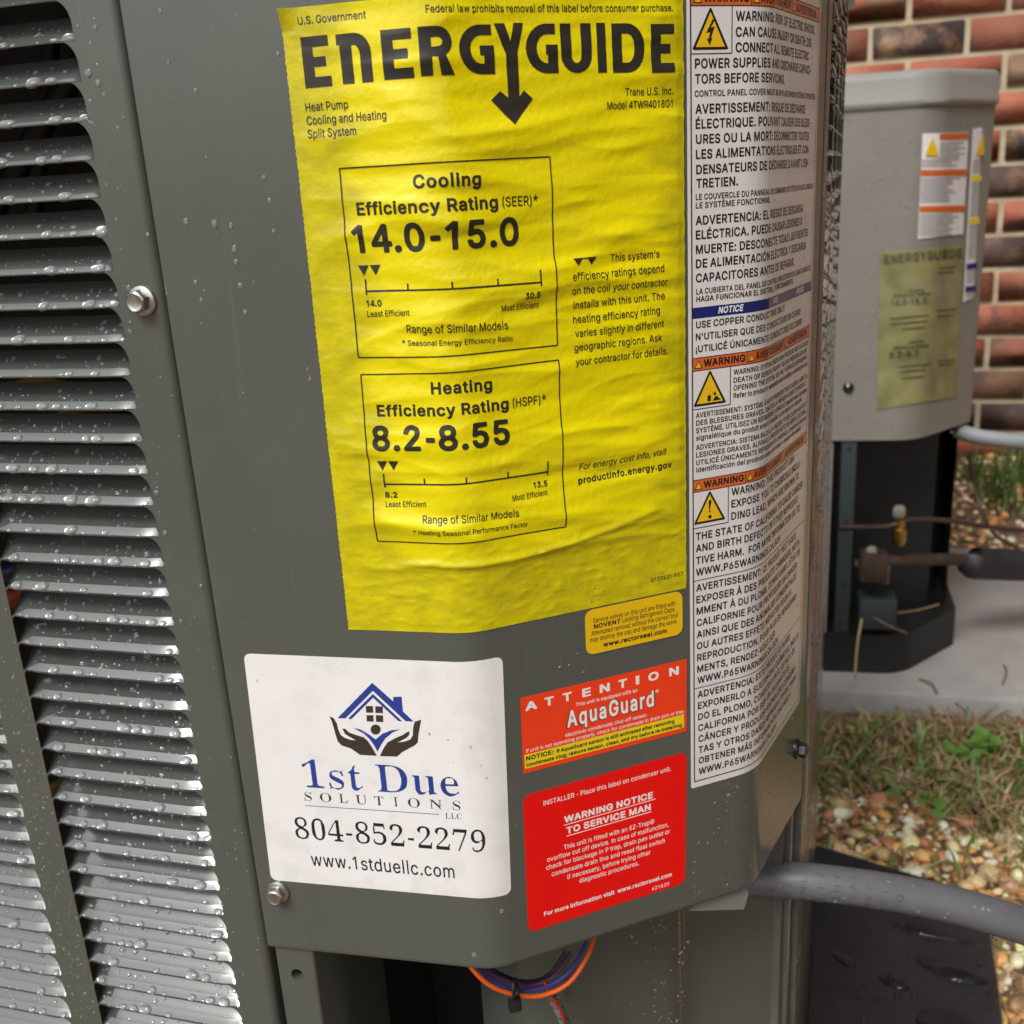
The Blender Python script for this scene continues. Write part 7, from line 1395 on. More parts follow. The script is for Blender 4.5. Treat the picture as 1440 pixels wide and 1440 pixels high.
strip2('cover_panel', outl, zc0, zl0 + .004, M['grey_paint'])
cen2 = (L2 + Rr + C2 + Q2) / 4
gr2 = lambda k, pts: [cen2 + (p - cen2) * (1 + k / np.hypot(*(p - cen2))) for p in pts]
full = outl + [Rr + (Q2 - L2) * 0 + (L2 - B2) * .9, Q2]
lidrows = [(.0015, zl0 - .006), (.005, zl0 - .002), (.005, zl0 + .003), (.003, zl0 + .006), (.004, zl1 - .010), (.001, zl1 - .003), (-.005, zl1), (-.05, zl1 + .002)]
V, F = [], []; n = len(full)
for k, z in lidrows: V += [(*p, z) for p in gr2(k, full)]
for i in range(len(lidrows) - 1):
    for j in range(n): F.append((i * n + j, i * n + (j + 1) % n, (i + 1) * n + (j + 1) % n, (i + 1) * n + j))
F.append(tuple(range((len(lidrows) - 1) * n, len(lidrows) * n)))
u2(mesh_obj('lid', V, F, M['lid_paint'], sharp=40))
inn = [L2 - nv(A_A) * .12, B2 + dv(A_A) * .05 - nv(A_A) * .12, C2 + dv(A_C) * .14 - nv(A_C) * .006]
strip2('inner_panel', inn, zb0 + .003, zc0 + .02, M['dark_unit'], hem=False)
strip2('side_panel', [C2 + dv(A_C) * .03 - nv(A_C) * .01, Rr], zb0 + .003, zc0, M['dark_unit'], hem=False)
def shelf2(name, pts, z0, z1, m):
    vs_, fs_ = extrude(list(pts), z0, z1); return u2(mesh_obj(name, vs_, fs_, m, sharp=30))
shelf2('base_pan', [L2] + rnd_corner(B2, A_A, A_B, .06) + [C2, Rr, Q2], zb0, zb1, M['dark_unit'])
# left post of the valve compartment
v_ = aim(1189, 750); Da = dv(A_A); t_, sA = np.linalg.solve(np.array([[v_[0], -Da[0]], [v_[1], -Da[1]]]), B2 - nv(A_A) * .004)
pc = B2 - nv(A_A) * .008 + Da * sA
u2(MB().add(*box((*pc, (zb1 + zc0) / 2 + .01), (.019, .010, zc0 - zb1 + .02), A_A, .001)).build('post', M['slate'], sharp=30))
dq = B2 - nv(A_A) * .008 + Da * (sA - .26)
u2(MB().add(*box((*dq, (zb1 + zc0) / 2 + .01), (.48, .008, zc0 - zb1 + .02), A_A)).build('side_louver_blank', M['grey_paint'], sharp=30))
for py in (634, 737, 826, 880): 
    q = at(1189, py, 1.292); u2(MB().add(*lathe([(.0028, -.0005), (.0028, .0006)], 12, Matrix.Translation(Vector((*(pc + nv(A_A) * .0052), q[2]))) @ Vector((*nv(A_A), 0)).to_track_quat('Z', 'Y').to_matrix().to_4x4())).build('hole', M['inside']))
def on_A(px, py, off=.0):
    "point on the second unit's faces, off metres proud"
    v = aim(px, py); best = None
    for i in range(len(outl) - 1):
        p, q = outl[i], outl[i + 1]; d = q - p; l = np.hypot(*d); d = d / l
        t, s_ = np.linalg.solve(np.array([[v[0], -d[0]], [v[1], -d[1]]]), p)
        if -1e-6 <= s_ <= l + 1e-6 and t > 0 and (best is None or t < best[0]): best = (t, np.array([d[1], -d[0]]))
    if best is None: return on_A(px - 3, py, off) if px > 1200 else on_A(px + 3, py, off)
    t, n_ = best; return np.array((v[0] * t + n_[0] * off, v[1] * t + n_[1] * off, ZC + v[2] * t))
def grid_label(name, tl, tr, bl, br, m, lab, off=.0012, parent=None, nx=26, ny=6):
    V = []
    for j in range(ny + 1):
        for i in range(nx + 1):
            u, w_ = i / nx, j / ny; a = np.array(tl) * (1 - u) + np.array(tr) * u; b = np.array(bl) * (1 - u) + np.array(br) * u; q = a * (1 - w_) + b * w_
            V.append(on_A(q[0], q[1], off))
    F = [(j * (nx + 1) + i, (j + 1) * (nx + 1) + i, (j + 1) * (nx + 1) + i + 1, j * (nx + 1) + i + 1) for j in range(ny) for i in range(nx)]
    o = mesh_obj(name, V, F, m, sharp=0, label=lab)
    if parent: o.parent = parent; return o
    return u2(o)
def bar(P_, x0, y0, x1, y1, h, m, name, off=.0017): return grid_label(name, (x0, y0), (x1, y1), (x0, y0 + h), (x1, y1 + h), m, None, off, P_, 14, 1)
W1 = grid_label('warning_label', (1297, 188), (1361, 186), (1290, 336), (1353, 329), M['white'], 'white sticker with three orange bars')
for y in (187, 238, 289): bar(W1, 1320 if y == 187 else 1296.5 - (y - 187) * .04, y + 1, 1360.5 - (y - 187) * .05, y, 9, M['orange'], 'orange_bar')
tri2 = [on_A(1309, 193, .0034), on_A(1299, 219, .0034), on_A(1318, 219, .0034)]; mesh_obj('hazard_triangle', tri2, [(0, 1, 2)], M['hazard'], W1, smooth=False)
for y in list(range(201, 236, 4)) + list(range(251, 286, 4)) + list(range(302, 334, 4)):
    x0 = (1321 if y < 222 else 1297) - (y - 187) * .04
    bar(W1, x0, y, x0 + rnd.uniform(34, 52) * (.75 if y < 222 else 1.05), y - 1.5, 1.7, M['greytext'], 'text_line')
W2 = grid_label('warning_label', (1366.5, 181), (1380, 179), (1353, 425), (1368, 418), M['white'], 'narrow white sticker with two blue bars', nx=12, ny=8)
tri2 = [on_A(1379.5, 186, .0034), on_A(1368.5, 219, .0034), on_A(1380, 218, .0034)]; mesh_obj('hazard_triangle', tri2, [(0, 1, 2)], M['hazard'], W2, smooth=False)
for y, m in ((246, M['bandyellow']), (306, M['bandyellow']), (369, M['blueband']), (401, M['blueband'])):
    k = (y - 181) * .053; bar(W2, 1367.5 - k, y + 2, 1381.5 - k * .9, y, 8, m, 'colour_bar')
for y in list(range(226, 243, 4)) + list(range(258, 303, 4)) + list(range(318, 366, 4)) + list(range(380, 398, 4)) + [412, 416]:
    k = (y - 181) * .053; bar(W2, 1369 - k, y, 1380.5 - k * .9, y - 1.5, 1.6, M['greytext'], 'text_line')
E2 = grid_label('energy_label', (1238, 354), (1354, 344), (1233, 576), (1343, 558), M['faded'], 'old energy label faded to olive and grey', ny=10, nx=26)
for i, ch in enumerate("ENERGYGUIDE"):                        # faded headline, letter by letter
    x = 1243 + i * 10.0; y = 372 - i * .9
    adv, G_, tr = glyph('X', ch); w_ = np.ptp(G_[:, 0])
    V = [on_A(x + (g[0] - G_[:, 0].min()) / w_ * 8.2, y - g[1] * 13.5 - 0.085 * (g[0] / w_ * 8), .0017) for g in G_]
    mesh_obj('headline_letter', V, [tuple(t) for t in tr], M['fadedink'], E2, smooth=False)
def tiny(txt, x0, x1, y, cap, sl=-.085):
    pieces = []; x = 0.
    for ch in txt:
        adv, G_, tr = glyph('B', ch)
        if tr: pieces.append((G_ + np.array((x, 0)), tr))
        x += adv
    k = (x1 - x0) / x; V, F = [], []
    for G_, tr in pieces:
        n0 = len(V); V += [on_A(x0 + g[0] * k, y - g[1] * cap + g[0] * k * sl, .0017) for g in G_]; F += [tuple(n0 + i for i in t) for t in tr]
    mesh_obj('print_line', V, F, M['fadedink'], E2, smooth=False)
tiny("14.0-15.0", 1252, 1303, 431, 9); tiny("8.2-8.7", 1250, 1292, 504, 9); tiny("Cooling", 1278, 1298, 411, 4); tiny("Heating", 1277, 1297, 483, 4); tiny("Efficiency Rating", 1256, 1307, 419, 5); tiny("Efficiency Rating", 1256, 1305, 492, 5)
for x0, x1, y in ((1252, 1305, 447), (1252, 1303, 455), (1268, 1300, 462), (1262, 1306, 515), (1266, 1300, 522), (1268, 1298, 531), (1316, 1340, 383), (1318, 1343, 376), (1316, 1344, 436), (1316, 1340, 444), (1318, 1338, 512), (1316, 1342, 507)):
    bar(E2, x0, y, x1, y - (x1 - x0) * .09, 2, M['fadedink'], 'print_line')
p = on_A(1193, 545, 0); Mx = Matrix.Translation(Vector(p)) @ Vector((*nv(A_A), 0)).to_track_quat('Z', 'Y').to_matrix().to_4x4()
u2(MB().add(*lathe([(.007, 0), (.007, .001), (.0045, .002), (.0045, .005), (.003, .006)], 14, Mx)).build('hex_bolt', M['darksteel'], sharp=30))
# rain on its faces
d2 = Drops()
for _ in range(240):
    px, py = rnd.uniform(1190, 1362), rnd.uniform(165, 610); q = on_A(px, py, 0); i = 0; d2.add(q, (*(nv(A_A) if px < 1290 else nv(A_B)), 0), rnd.uniform(.7, 2.0) / 1000, .5, 1.2, small=True)
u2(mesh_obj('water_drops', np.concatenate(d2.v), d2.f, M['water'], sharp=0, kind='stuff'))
# valves and pipes in the compartment
def pipe(name, pts, r, m, lab, cat, n=14):
    o = MB().add(*tube(spline(pts, 8), r, n)).build(name, m, sharp=40); return tag(o, lab, cat)
sv = thing('service_valve', 'brass service valve with pale cap in the older unit', 'valve', tuple(at(1265, 760, 1.30)))
SV = np.array(sv.location)
def loc(px, py, Y): return at(px, py, Y) - SV
vt = lambda px, py, Y: Matrix.Translation(Vector(loc(px, py, Y)))
MB().add(*lathe([(.006, -.016), (.009, -.012), (.009, .006), (.006, .008), (.006, .02)], 14, vt(1265, 750, 1.30))).build('body', M['brass'], sv, sharp=40)
MB().add(*lathe([(.006, -.01), (.009, -.006), (.0085, .003), (.0065, .006), (.002, .007)], 6, vt(1265, 718, 1.30))).build('cap', M['capwhite'], sv, sharp=40)
sv2 = thing('service_valve', 'dark suction valve with small white cap, lower in the older unit', 'valve', tuple(at(1228, 800, 1.29)))
SV = np.array(sv2.location)
MB().add(*box(tuple(loc(1228, 795, 1.29)), (.036, .03, .04), A_A, .004)).build('body', M['copper'], sv2, sharp=40)
MB().add(*lathe([(.006, -.02), (.0075, -.005), (.0075, .003), (.005, .006), (.002, .007)], 6, vt(1226, 775, 1.29))).build('cap', M['capwhite'], sv2, sharp=40)
MB().add(*lathe([(.004, -.012), (.004, .004), (.0045, .005), (.0045, .012), (.003, .014)], 12, vt(1246, 808, 1.285))).build('port', M['capwhite'], sv2, sharp=40)
tag(MB().add(*box(tuple(at(1232, 857, 1.30)), (.048, .04, .043), A_A, .002)).build('filter_box', M['slate'], sharp=30), 'small slate coloured box on the floor of the older unit', 'box')
pipe('liquid_line', [at(1180, 741, 1.30), at(1240, 741, 1.30), at(1264, 736, 1.30), at(1280, 731, 1.30), at(1330, 732, 1.31), at(1390, 741, 1.33), at(1450, 747, 1.36), at(1600, 760, 1.5)], .0035, M['copper'], 'thin copper line crossing in front of the older unit', 'pipe')
pipe('suction_line', [at(1200, 795, 1.31), at(1250, 789, 1.31), at(1300, 787, 1.32), at(1345, 787, 1.33), at(1385, 790, 1.35)], .0085, M['copper'], 'bare copper suction pipe below the thin line', 'pipe')
ins_ = pipe('pipe_insulation', [at(1368, 790, 1.34), at(1374, 792, 1.34), at(1420, 794, 1.35), at(1480, 797, 1.37), at(1650, 810, 1.5)], [.019] + [.0225] * 32, M['foam'], 'thick black foam insulation on the suction pipe', 'insulation', 20)
pts = spline([at(1345, 605, 1.36), at(1375, 614, 1.355), at(1440, 622, 1.36), at(1520, 630, 1.4), at(1700, 640, 1.6)], 60)
tag(MB().add(*tube(pts, [.0098 + .0011 * math.sin(i * 2.1) for i in range(len(pts))], 16)).build('electrical_conduit', M['lead'], sharp=0), 'ribbed grey conduit leaving the older unit to the right', 'conduit')
pipe('drain_tube', [at(1362, 640, 1.37), at(1370, 680, 1.38), at(1380, 718, 1.36), at(1400, 752, 1.30), at(1430, 770, 1.25), at(1470, 790, 1.22)], .0028, M['copper'], 'thin brown tube drooping from the older unit', 'tube')
# pad under it
padf = lambda px, py: onz(px, py, zb0 - .001)[:2]
f0 = onz(1170, 969, zb0 - .001)[:2]; f1 = onz(1440, 985, zb0 - .001)[:2]; df = (f1 - f0) / np.hypot(*(f1 - f0)); nf = np.array((-df[1], df[0]))
pd = [f0 - df * .35, f1 + df * .22, f1 + df * .22 + nf * .58, f0 - df * .35 + nf * .58]
P2 = bevelled_prism(pd, -.03, zb0 - .001, .008, M['concrete'], 'equipment_pad'); tag(P2, 'pale grey pad with a rounded rim under the older unit', 'pad')

# ================================================================== brick wall
def brick_material():
    m = bpy.data.materials.new('fired_brick'); t, N, L, b = nodes_of(m)
    oi = N.new('ShaderNodeObjectInfo'); r = N.new('ShaderNodeValToRGB'); r.color_ramp.interpolation = 'CONSTANT'
    cols = [(0, (.37, .105, .06)), (.22, (.42, .145, .08)), (.42, (.27, .09, .052)), (.58, (.10, .06, .05)), (.70, (.24, .14, .08)), (.80, (.39, .115, .062)), (.92, (.075, .05, .044))]
    r.color_ramp.elements[0].color = (*cols[0][1], 1); r.color_ramp.elements[1].position = cols[1][0]; r.color_ramp.elements[1].color = (*cols[1][1], 1)
    for p_, c in cols[2:]: e = r.color_ramp.elements.new(p_); e.color = (*c, 1)
    L.new(oi.outputs['Random'], r.inputs[0])
    tc = N.new('ShaderNodeTexCoord'); ad = N.new('ShaderNodeVectorMath'); ad.operation = 'ADD'
    cx = N.new('ShaderNodeCombineXYZ'); mul = N.new('ShaderNodeMath'); mul.operation = 'MULTIPLY'; mul.inputs[1].default_value = 37.
    L.new(oi.outputs['Random'], mul.inputs[0]); L.new(mul.outputs[0], cx.inputs[0]); L.new(mul.outputs[0], cx.inputs[1])
    L.new(tc.outputs['Object'], ad.inputs[0]); L.new(cx.outputs[0], ad.inputs[1])
    n1 = N.new('ShaderNodeTexNoise'); n1.inputs['Scale'].default_value = 13; n1.inputs['Detail'].default_value = 7; n1.inputs['Roughness'].default_value = .62; L.new(ad.outputs[0], n1.inputs['Vector'])
    r2 = N.new('ShaderNodeMapRange'); r2.inputs[1].default_value, r2.inputs[2].default_value = .47, .62; r2.inputs[4].default_value = .9; L.new(n1.outputs[0], r2.inputs[0])
    mx = N.new('ShaderNodeMix'); mx.data_type = 'RGBA'; L.new(r2.outputs[0], mx.inputs[0]); L.new(r.outputs[0], mx.inputs[6])
    n2 = N.new('ShaderNodeTexNoise'); n2.inputs['Scale'].default_value = 4; L.new(ad.outputs[0], n2.inputs['Vector'])
    r3 = N.new('ShaderNodeValToRGB'); r3.color_ramp.elements[0].color = (.09, .055, .045, 1); r3.color_ramp.elements[0].position = .42; r3.color_ramp.elements[1].color = (.46, .28, .16, 1); r3.color_ramp.elements[1].position = .58
    L.new(n2.outputs[0], r3.inputs[0]); L.new(r3.outputs[0], mx.inputs[7]); L.new(mx.outputs[2], b.inputs['Base Color'])
    b.inputs['Roughness'].default_value = .75
    bp = N.new('ShaderNodeBump'); bp.inputs['Strength'].default_value = .5; bp.inputs['Distance'].default_value = .004
    n3 = N.new('ShaderNodeTexNoise'); n3.inputs['Scale'].default_value = 70; n3.inputs['Detail'].default_value = 6; L.new(ad.outputs[0], n3.inputs['Vector']); L.new(n3.outputs[0], bp.inputs['Height']); L.new(bp.outputs[0], b.inputs['Normal'])
    return m
M['brick'] = brick_material()
M['mortar'] = mat('tan_mortar', (.50, .425, .29), .9, var=.15, vscale=30, bump=.6, bscale=180, bdist=.003, dirt=(.45, .36, .22), dscale=14, damt=.6)
W0 = at(1400, 300, 2.15)[:2]; DW = dv(A_L); NW = nv(A_L)
zw0 = .028
WALL = thing('brick_wall', 'mottled red and brown brick house wall with wide tan mortar joints', 'wall', (*W0, 0))
hL, cH, J = .178, .0686, .0110
vs_, fs_ = box((0, .06, .93), (9.0, .10, 2.02), 0)
o = mesh_obj('mortar', vs_, fs_, M['mortar'], WALL, smooth=False); o.rotation_euler.z = A_L
bms = []
for k in range(6):
    bm = bmesh.new(); bmesh.ops.create_cube(bm, size=1)
    for v in bm.verts: v.co = Vector((v.co.x * (hL - J), v.co.y * .05, v.co.z * (cH - J)))
    bmesh.ops.bevel(bm, geom=bm.edges[:], offset=.0016, segments=2, affect='EDGES')
    for v in bm.verts: v.co += Vector([rnd.uniform(-.0014, .0014) for _ in range(3)])
    me = bpy.data.meshes.new('brick'); bm.to_mesh(me); bm.free(); me.polygons.foreach_set('use_smooth', [True] * len(me.polygons)); me.materials.append(M['brick']); bms.append(me)
zg = zz(1287, 563) * 0 + at(1410, 563, 2.15)[2]               # a bed joint measured in the photograph
nrow0 = -int((zg - zw0) / cH) - 1
x_off = at(1288, 40, 2.15)[:2] @ DW - W0 @ DW
for row in range(nrow0, 20):
    z = zg + row * cH + cH / 2
    for k in range(-5, 6):
        x = x_off + (k + (.5 if row % 2 else 0)) * hL + .01 * math.sin(row * 2.7)
        o = bpy.data.objects.new('brick', bms[rnd.randrange(6)]); COL.objects.link(o); o.parent = WALL
        R_ = Matrix.Rotation(A_L, 4, 'Z'); o.matrix_basis = R_ @ Matrix.Translation((x, .0295 + rnd.uniform(-.002, .002), z)) @ Matrix.Rotation(rnd.uniform(-.006, .006), 4, 'Y')

# unseen wall added beyond the right edge to darken the cabinet's right-hand faces
M['shade_wall'] = mat('shade_wall_brick', (.20, .10, .065), .85, var=.35, vscale=9, bump=.5, bscale=40, bdist=.004)
wc = W0 + DW * 1.35; wn = np.array((-DW[1], DW[0]))
tag(mesh_obj('unseen_shade_wall', *extrude([wc - wn * 3.6, wc - wn * 3.6 + DW * .2, wc + DW * .2 + wn * .1, wc + wn * .1], -.02, 3.2), M['shade_wall'], smooth=False), 'unseen brick-coloured wall added beyond the right edge to shade the panel', 'wall')
# ================================================================== gravel, pebbles, grass
def ico(sub):
    bm = bmesh.new(); bmesh.ops.create_icosphere(bm, subdivisions=sub, radius=1); V = np.array([v.co[:] for v in bm.verts]); F = [tuple(v.index for v in f.verts) for f in bm.faces]; bm.free(); return V, F
IV, IF = ico(2)
def pebble(r):
    a = nrg.normal(size=(7, 3)); V = IV.copy(); k = np.ones(len(V))
    for q in a: q = q / np.linalg.norm(q); k += .3 * nrg.uniform(-1, 1) * np.maximum(0, V @ q) ** 1.5
    V = V * k[:, None] * np.array((nrg.uniform(.8, 1.35), nrg.uniform(.75, 1.1), nrg.uniform(.5, .78))) * r
    t = nrg.uniform(0, 6.28); c, s = math.cos(t), math.sin(t); V = V @ np.array(((c, s, 0), (-s, c, 0), (0, 0, 1)))
    t = nrg.normal() * .3; c, s = math.cos(t), math.sin(t); return V @ np.array(((1, 0, 0), (0, c, s), (0, -s, c)))
PC = [(.62, .46, .24), (.50, .27, .085), (.68, .56, .38), (.42, .20, .07), (.72, .62, .47), (.50, .36, .17), (.55, .30, .10), (.34, .20, .11), (.66, .50, .26), (.40, .17, .08)]
def set_tint(me, cols):
    a = me.attributes.new('tint', 'FLOAT_COLOR', 'POINT'); a.data.foreach_set('color', np.concatenate([cols, np.ones((len(cols), 1))], 1).astype(np.float32).ravel())
M['pebble'] = attr_mat('river_pebble', .42, .28, 90, .25, coat=.15); M['grass'] = attr_mat('grass_blade', .5, .25, 200, 0); M['straw'] = attr_mat('dry_straw', .6, .25, 200, 0)
def in_pad(x, y):
    for poly in (pad, pd):
        s = [(poly[(i + 1) % 4][0] - poly[i][0]) * (y - poly[i][1]) - (poly[(i + 1) % 4][1] - poly[i][1]) * (x - poly[i][0]) > 0 for i in range(4)]
        if all(s) or not any(s): return True
    return False
def clump(x, y): return .5 + .5 * math.sin(x * 61 + 2 * math.sin(y * 47)) * math.sin(y * 53 + 1.7 * math.sin(x * 39))
def grassiness(x, y):
    "1 where grass covers, 0 in open gravel: a strip in front of the grey pad"
    q = np.array((x, y)); d = (q - f0) @ nf; u = (q - f0) @ df              # d < 0 in front of the pad
    lim = -.16 - .10 * min(max(u / .35, 0), 1.4) + .03 * math.sin(u * 23)
    return 1. if lim < d < .0 else max(0., 1 - (lim - d) / .07) if d <= lim else 0.
cells = {}
spots = []
for _ in range(34000):
    if _ < 28000: x, y = nrg.uniform(.12, 1.15), nrg.uniform(.48, 1.2)
    else: x, y = nrg.uniform(.75, 1.7), nrg.uniform(1.15, 2.25)
    r = nrg.choice([.0028, .0042, .006, .0075, .0095, .0125], p=[.24, .22, .22, .16, .1, .06])
    if in_pad(x, y): continue
    if y > 1.15 and (np.array((x, y)) - W0) @ NW < .01: continue
    g = grassiness(x, y)
    if nrg.random() < g * .86: continue
    ok = True; ci, cj = int(x / .02), int(y / .02)
    for i in (-1, 0, 1):
        for j in (-1, 0, 1):
            for (a, b, c) in cells.get((ci + i, cj + j), ()):
                if (a - x) ** 2 + (b - y) ** 2 < (.68 * (c + r)) ** 2: ok = False
    if not ok: continue
    cells.setdefault((ci, cj), []).append((x, y, r)); spots.append((x, y, r, g))
def in_view(x, y, z):
    v = np.array((x, y, z - ZC)); d = v @ FWD; return 0 < 720 + FPX * (v @ CR) / d < 1440 and 0 < 720 + FPX * (v @ CD) / d < 1440 and 720 + FPX * (v @ CR) / d > 1160
vis = sorted([s for s in spots if in_view(s[0], s[1], .01) and s[1] < 1.0], key=lambda s: -s[2] / s[1])[:60]
vset = set((s[0], s[1]) for s in vis)
GV, GF, GC_, n0 = [], [], [], 0
for x, y, r, g in spots:
    if (x, y) in vset: continue
    V = pebble(r) + np.array((x, y, gz(x, y) + r * .32)); GV.append(V); GF += [tuple(i + n0 for i in f) for f in IF]; n0 += len(V)
    c = np.minimum(np.array(PC[nrg.integers(len(PC))]) * nrg.uniform(1.15, 1.8), .88); GC_.append(np.repeat(c[None], len(V), 0))
gr = mesh_obj('gravel', np.concatenate(GV), GF, M['pebble'], sharp=0, kind='stuff'); set_tint(gr.data, np.concatenate(GC_)); gr['label'] = 'tan and amber river gravel around the pads'
def tone(c): return 'cream' if c[0] > .58 else 'dark brown' if c[0] < .36 else 'amber brown' if c[2] < .1 else 'tan'
for x, y, r, g in vis:
    c0 = PC[nrg.integers(len(PC))]; V = pebble(r * 1.08); o = mesh_obj('pebble', V, IF, M['pebble'], sharp=0); o.location = (x, y, gz(x, y) + r * .4)
    set_tint(o.data, np.repeat(np.minimum(np.array(c0) * nrg.uniform(1.2, 1.8), .88)[None], len(V), 0)); tag(o, 'rounded %s river pebble lying loose on top of the gravel' % tone(c0), 'pebble', '%s pebbles on the gravel' % tone(c0))
def blades(n, region, hmin, hmax, cols, lay, wid, accept):
    V, F, C = [], [], []; k = 0
    for _ in range(n):
        x, y = nrg.uniform(*region[0]), nrg.uniform(*region[1])
        if in_pad(x, y) or not accept(x, y): continue
        h = nrg.uniform(hmin, hmax); a = nrg.uniform(0, 6.28); lean = nrg.uniform(*lay); w_ = nrg.uniform(.6, 1.3) * wid
        d = np.array((math.cos(a), math.sin(a), 0)); sd = np.array((-d[1], d[0], 0)); b0 = np.array((x, y, gz(x, y) + (.004 if lay[0] > .8 else 0) + nrg.uniform(0, .008 if lay[0] > .8 else .002)))
        P = []
        for t in (0, .35, .7, 1.0):
            th = lean * (.35 + .9 * t); P.append(b0 + d * h * t * math.sin(th) + np.array((0, 0, h * t * max(math.cos(th), .02))))
        ww = [w_ * .8, w_, w_ * .7, w_ * .08]
        n1 = len(V)
        for p_, q in zip(P, ww): V += [p_ - sd * q / 2, p_ + sd * q / 2]
        F += [(n1 + 2 * i, n1 + 2 * i + 1, n1 + 2 * i + 3, n1 + 2 * i + 2) for i in range(3)]
        c = np.array(cols[nrg.integers(len(cols))]) * nrg.uniform(.65, 1.25); C += [c] * 8
    return V, F, np.array(C)
GREEN = [(.11, .20, .03), (.16, .26, .05), (.09, .16, .03), (.20, .26, .07), (.24, .22, .07)]; DRY = [(.36, .27, .13), (.27, .17, .08), (.45, .35, .19), (.20, .12, .055), (.38, .23, .11)]
nearpad = lambda x, y: -.04 < (np.array((x, y)) - f0) @ nf < 0
front = lambda x, y: (not nearpad(x, y) or nrg.random() < .25) and nrg.random() < grassiness(x, y) * (.12 + clump(x, y) ** 1.2) + .03
V, F, C = blades(15000, ((.15, .95), (.62, 1.2)), .012, .048, GREEN, (.3, 1.3), .0042, front)
o = mesh_obj('grass', V, F, M['grass'], sharp=0, kind='stuff'); set_tint(o.data, C); o['label'] = 'sparse green grass in front of the grey pad'
V, F, C = blades(12000, ((.15, .95), (.58, 1.2)), .018, .07, DRY, (1.2, 1.54), .0024, lambda x, y: nrg.random() < .10 + .75 * grassiness(x, y) * (1.25 - clump(x, y)))
o = mesh_obj('dead_grass', V, F, M['straw'], sharp=0, kind='stuff'); set_tint(o.data, C); o['label'] = 'brown dead grass and straw lying on the gravel'
c2_ = onz(1432, 715, .02)
V, F, C = blades(420, ((c2_[0] - .09, c2_[0] + .14), (c2_[1] - .10, c2_[1] + .10)), .05, .12, [(.10, .17, .03), (.07, .13, .02)], (.1, .8), .0035, lambda x, y: True)
o = mesh_obj('grass_tuft', V, F, M['grass'], sharp=0); set_tint(o.data, C); tag(o, 'green grass tuft beyond the grey pad at the right edge', 'grass')
# fallen leaf scraps and bark
LV, LF, LC = [], [], []
for _ in range(700):
    x, y = nrg.uniform(.2, .95), nrg.uniform(.6, 1.15)
    if in_pad(x, y) or nrg.random() > .25 + grassiness(x, y): continue
    a = nrg.uniform(0, 6.28); L_ = nrg.uniform(.005, .016); w_ = L_ * nrg.uniform(.25, .6); c0 = np.array((x, y, gz(x, y) + nrg.uniform(.004, .012)))
    u = np.array((math.cos(a), math.sin(a), nrg.uniform(-.3, .4))); v = np.array((-math.sin(a), math.cos(a), nrg.uniform(-.4, .4))); n1 = len(LV)
    LV += [c0 - u * L_, c0 - v * w_ + u * L_ * .1, c0 + u * L_, c0 + v * w_, c0 + np.array((0, 0, w_ * .4))]; LF += [(n1, n1 + 1, n1 + 4), (n1 + 1, n1 + 2, n1 + 4), (n1 + 2, n1 + 3, n1 + 4), (n1 + 3, n1, n1 + 4)]
    c = np.array(DRY[nrg.integers(5)] if nrg.random() < .8 else GREEN[nrg.integers(5)]) * nrg.uniform(.7, 1.3); LC += [c] * 5
o = mesh_obj('leaf_litter', LV, LF, M['straw'], sharp=0, kind='stuff'); set_tint(o.data, np.array(LC)); o['label'] = 'brown leaf scraps scattered among grass and gravel'
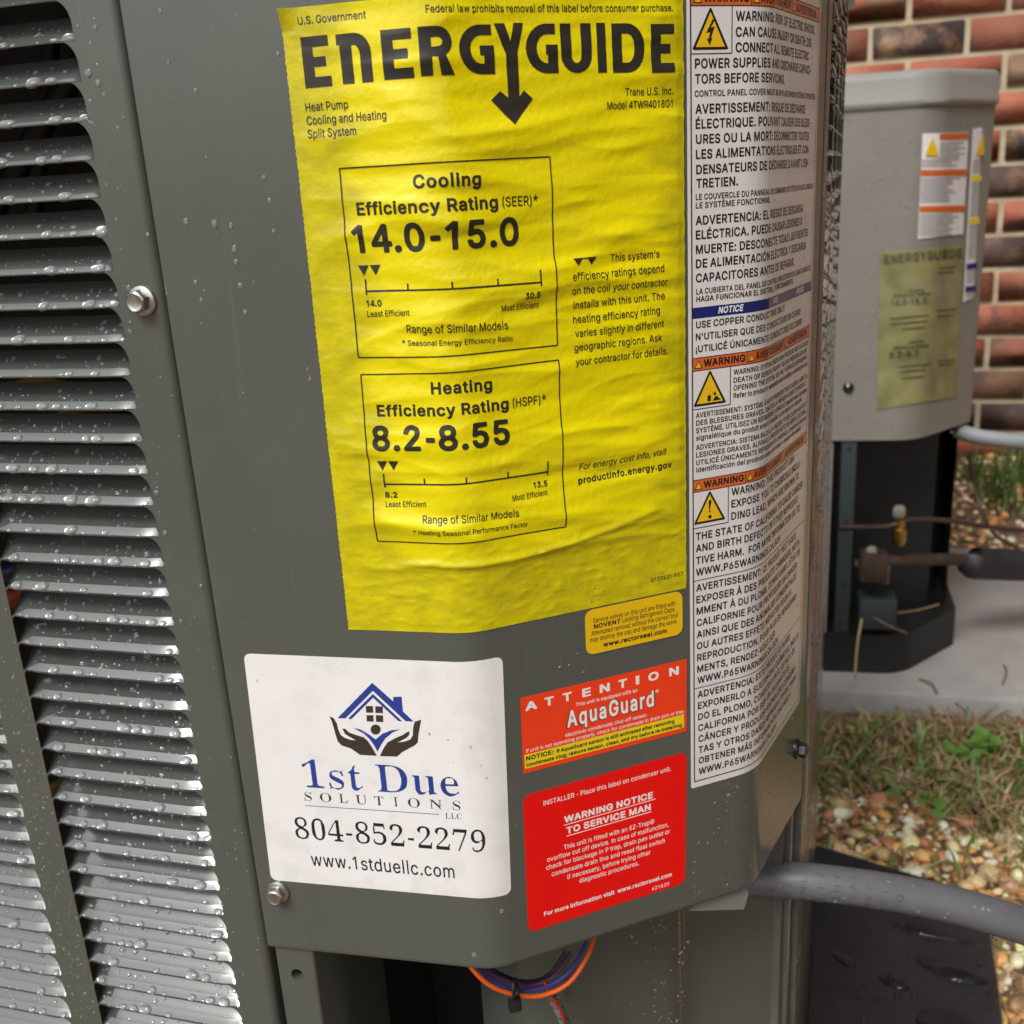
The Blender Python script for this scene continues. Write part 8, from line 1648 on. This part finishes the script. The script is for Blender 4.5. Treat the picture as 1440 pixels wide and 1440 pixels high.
# broad-leaved weeds
M['leaf'] = mat('weed_leaf', (.10, .21, .03), .4, var=.25, vscale=60); M['leaf2'] = mat('pale_weed_leaf', (.16, .24, .07), .4, var=.2, vscale=60)
def leaf(L, W, bend, n=6):
    V, F = [], []
    for i in range(n + 1):
        t = i / n; w_ = W * math.sin(math.pi * min(1, t * .97 + .03)) ** .7 * (1 - .25 * t); z = bend * t * t * L
        V += [(L * t, -w_ / 2, z + .06 * W), (L * t, 0, z), (L * t, w_ / 2, z + .06 * W)]
    for i in range(n): F += [(3 * i, 3 * i + 3, 3 * i + 4, 3 * i + 1), (3 * i + 1, 3 * i + 4, 3 * i + 5, 3 * i + 2)]
    return V, F
def weed(px, py, n, L, W, m, lab, up=(.2, .9)):
    b = onz(px, py, .0); t = thing('weed', lab, 'weed', (b[0], b[1], gz(b[0], b[1])), None)
    for k in range(n):
        V, F = leaf(L * rnd.uniform(.7, 1.15), W * rnd.uniform(.8, 1.2), -.35)
        o = mesh_obj('leaf', V, F, m, t, sharp=0); h = rnd.uniform(.006, .03)
        o.location = (rnd.uniform(-.012, .012), rnd.uniform(-.012, .012), h); o.rotation_euler = (rnd.uniform(-.3, .3), -rnd.uniform(*up), k * 2.4 + rnd.uniform(-.4, .4))
    MB().add(*tube(spline([(0, 0, 0), (.004, .003, .02), (.002, -.003, .04)], 4), .0012, 6)).build('stem', m, t)
weed(1385, 1052, 11, .026, .018, M['leaf'], 'bright green broad-leaved weed in front of the grey pad')
weed(1352, 1062, 7, .02, .014, M['leaf'], 'smaller green weed left of the bright one')
weed(1262, 1130, 3, .032, .016, M['leaf2'], 'pale upright leaf sprouting from the gravel edge', (.7, 1.3))
weed(1300, 1136, 4, .022, .014, M['leaf'], 'low dark weed right of the pale upright leaf')
# litter on the pad and in the compartment
M['twig'] = mat('dry_twig', (.22, .14, .07), .7, var=.3, vscale=80)
for a_, b_, lab in (((1293, 955), (1318, 975), 'short brown twig near the rim of the grey pad'), ((1345, 990), (1358, 1018), 'dark twig leaning on the rim of the grey pad'), ((1412, 935), (1410, 962), 'thin twig standing on the grey pad at right')):
    p_, q_ = onz(*a_, zb0 + .001), onz(*b_, zb0 + .001); m_ = (p_ + q_) / 2 + np.array((.004, 0, .004)); tag(MB().add(*tube(spline([p_, m_, q_], 5), .0014, 7)).build('twig', M['twig'], sharp=40), lab, 'twig')
p_, m_, q_ = at(1212, 870, 1.255), at(1206, 905, 1.245), at(1202, 955, 1.235)
tag(MB().add(*tube(spline([p_, m_, q_], 6), .0017, 7)).build('grass_stalk', mat('pale_stalk', (.42, .32, .16), .6), sharp=40), 'pale dry stalk hanging over the base of the older unit', 'stalk')
for a_, b_, c_, lab in (((1228, 868), (1250, 880), (1275, 890), 'pale dry stalk lying in the older unit'), ((1262, 862), (1290, 858), (1320, 850), 'second dry stalk lying further right in the older unit')):
    tag(MB().add(*tube(spline([at(*a_, 1.27), at(*b_, 1.27), at(*c_, 1.28)], 6), .0013, 6)).build('grass_stalk', M['twig'], sharp=40), lab, 'stalk')
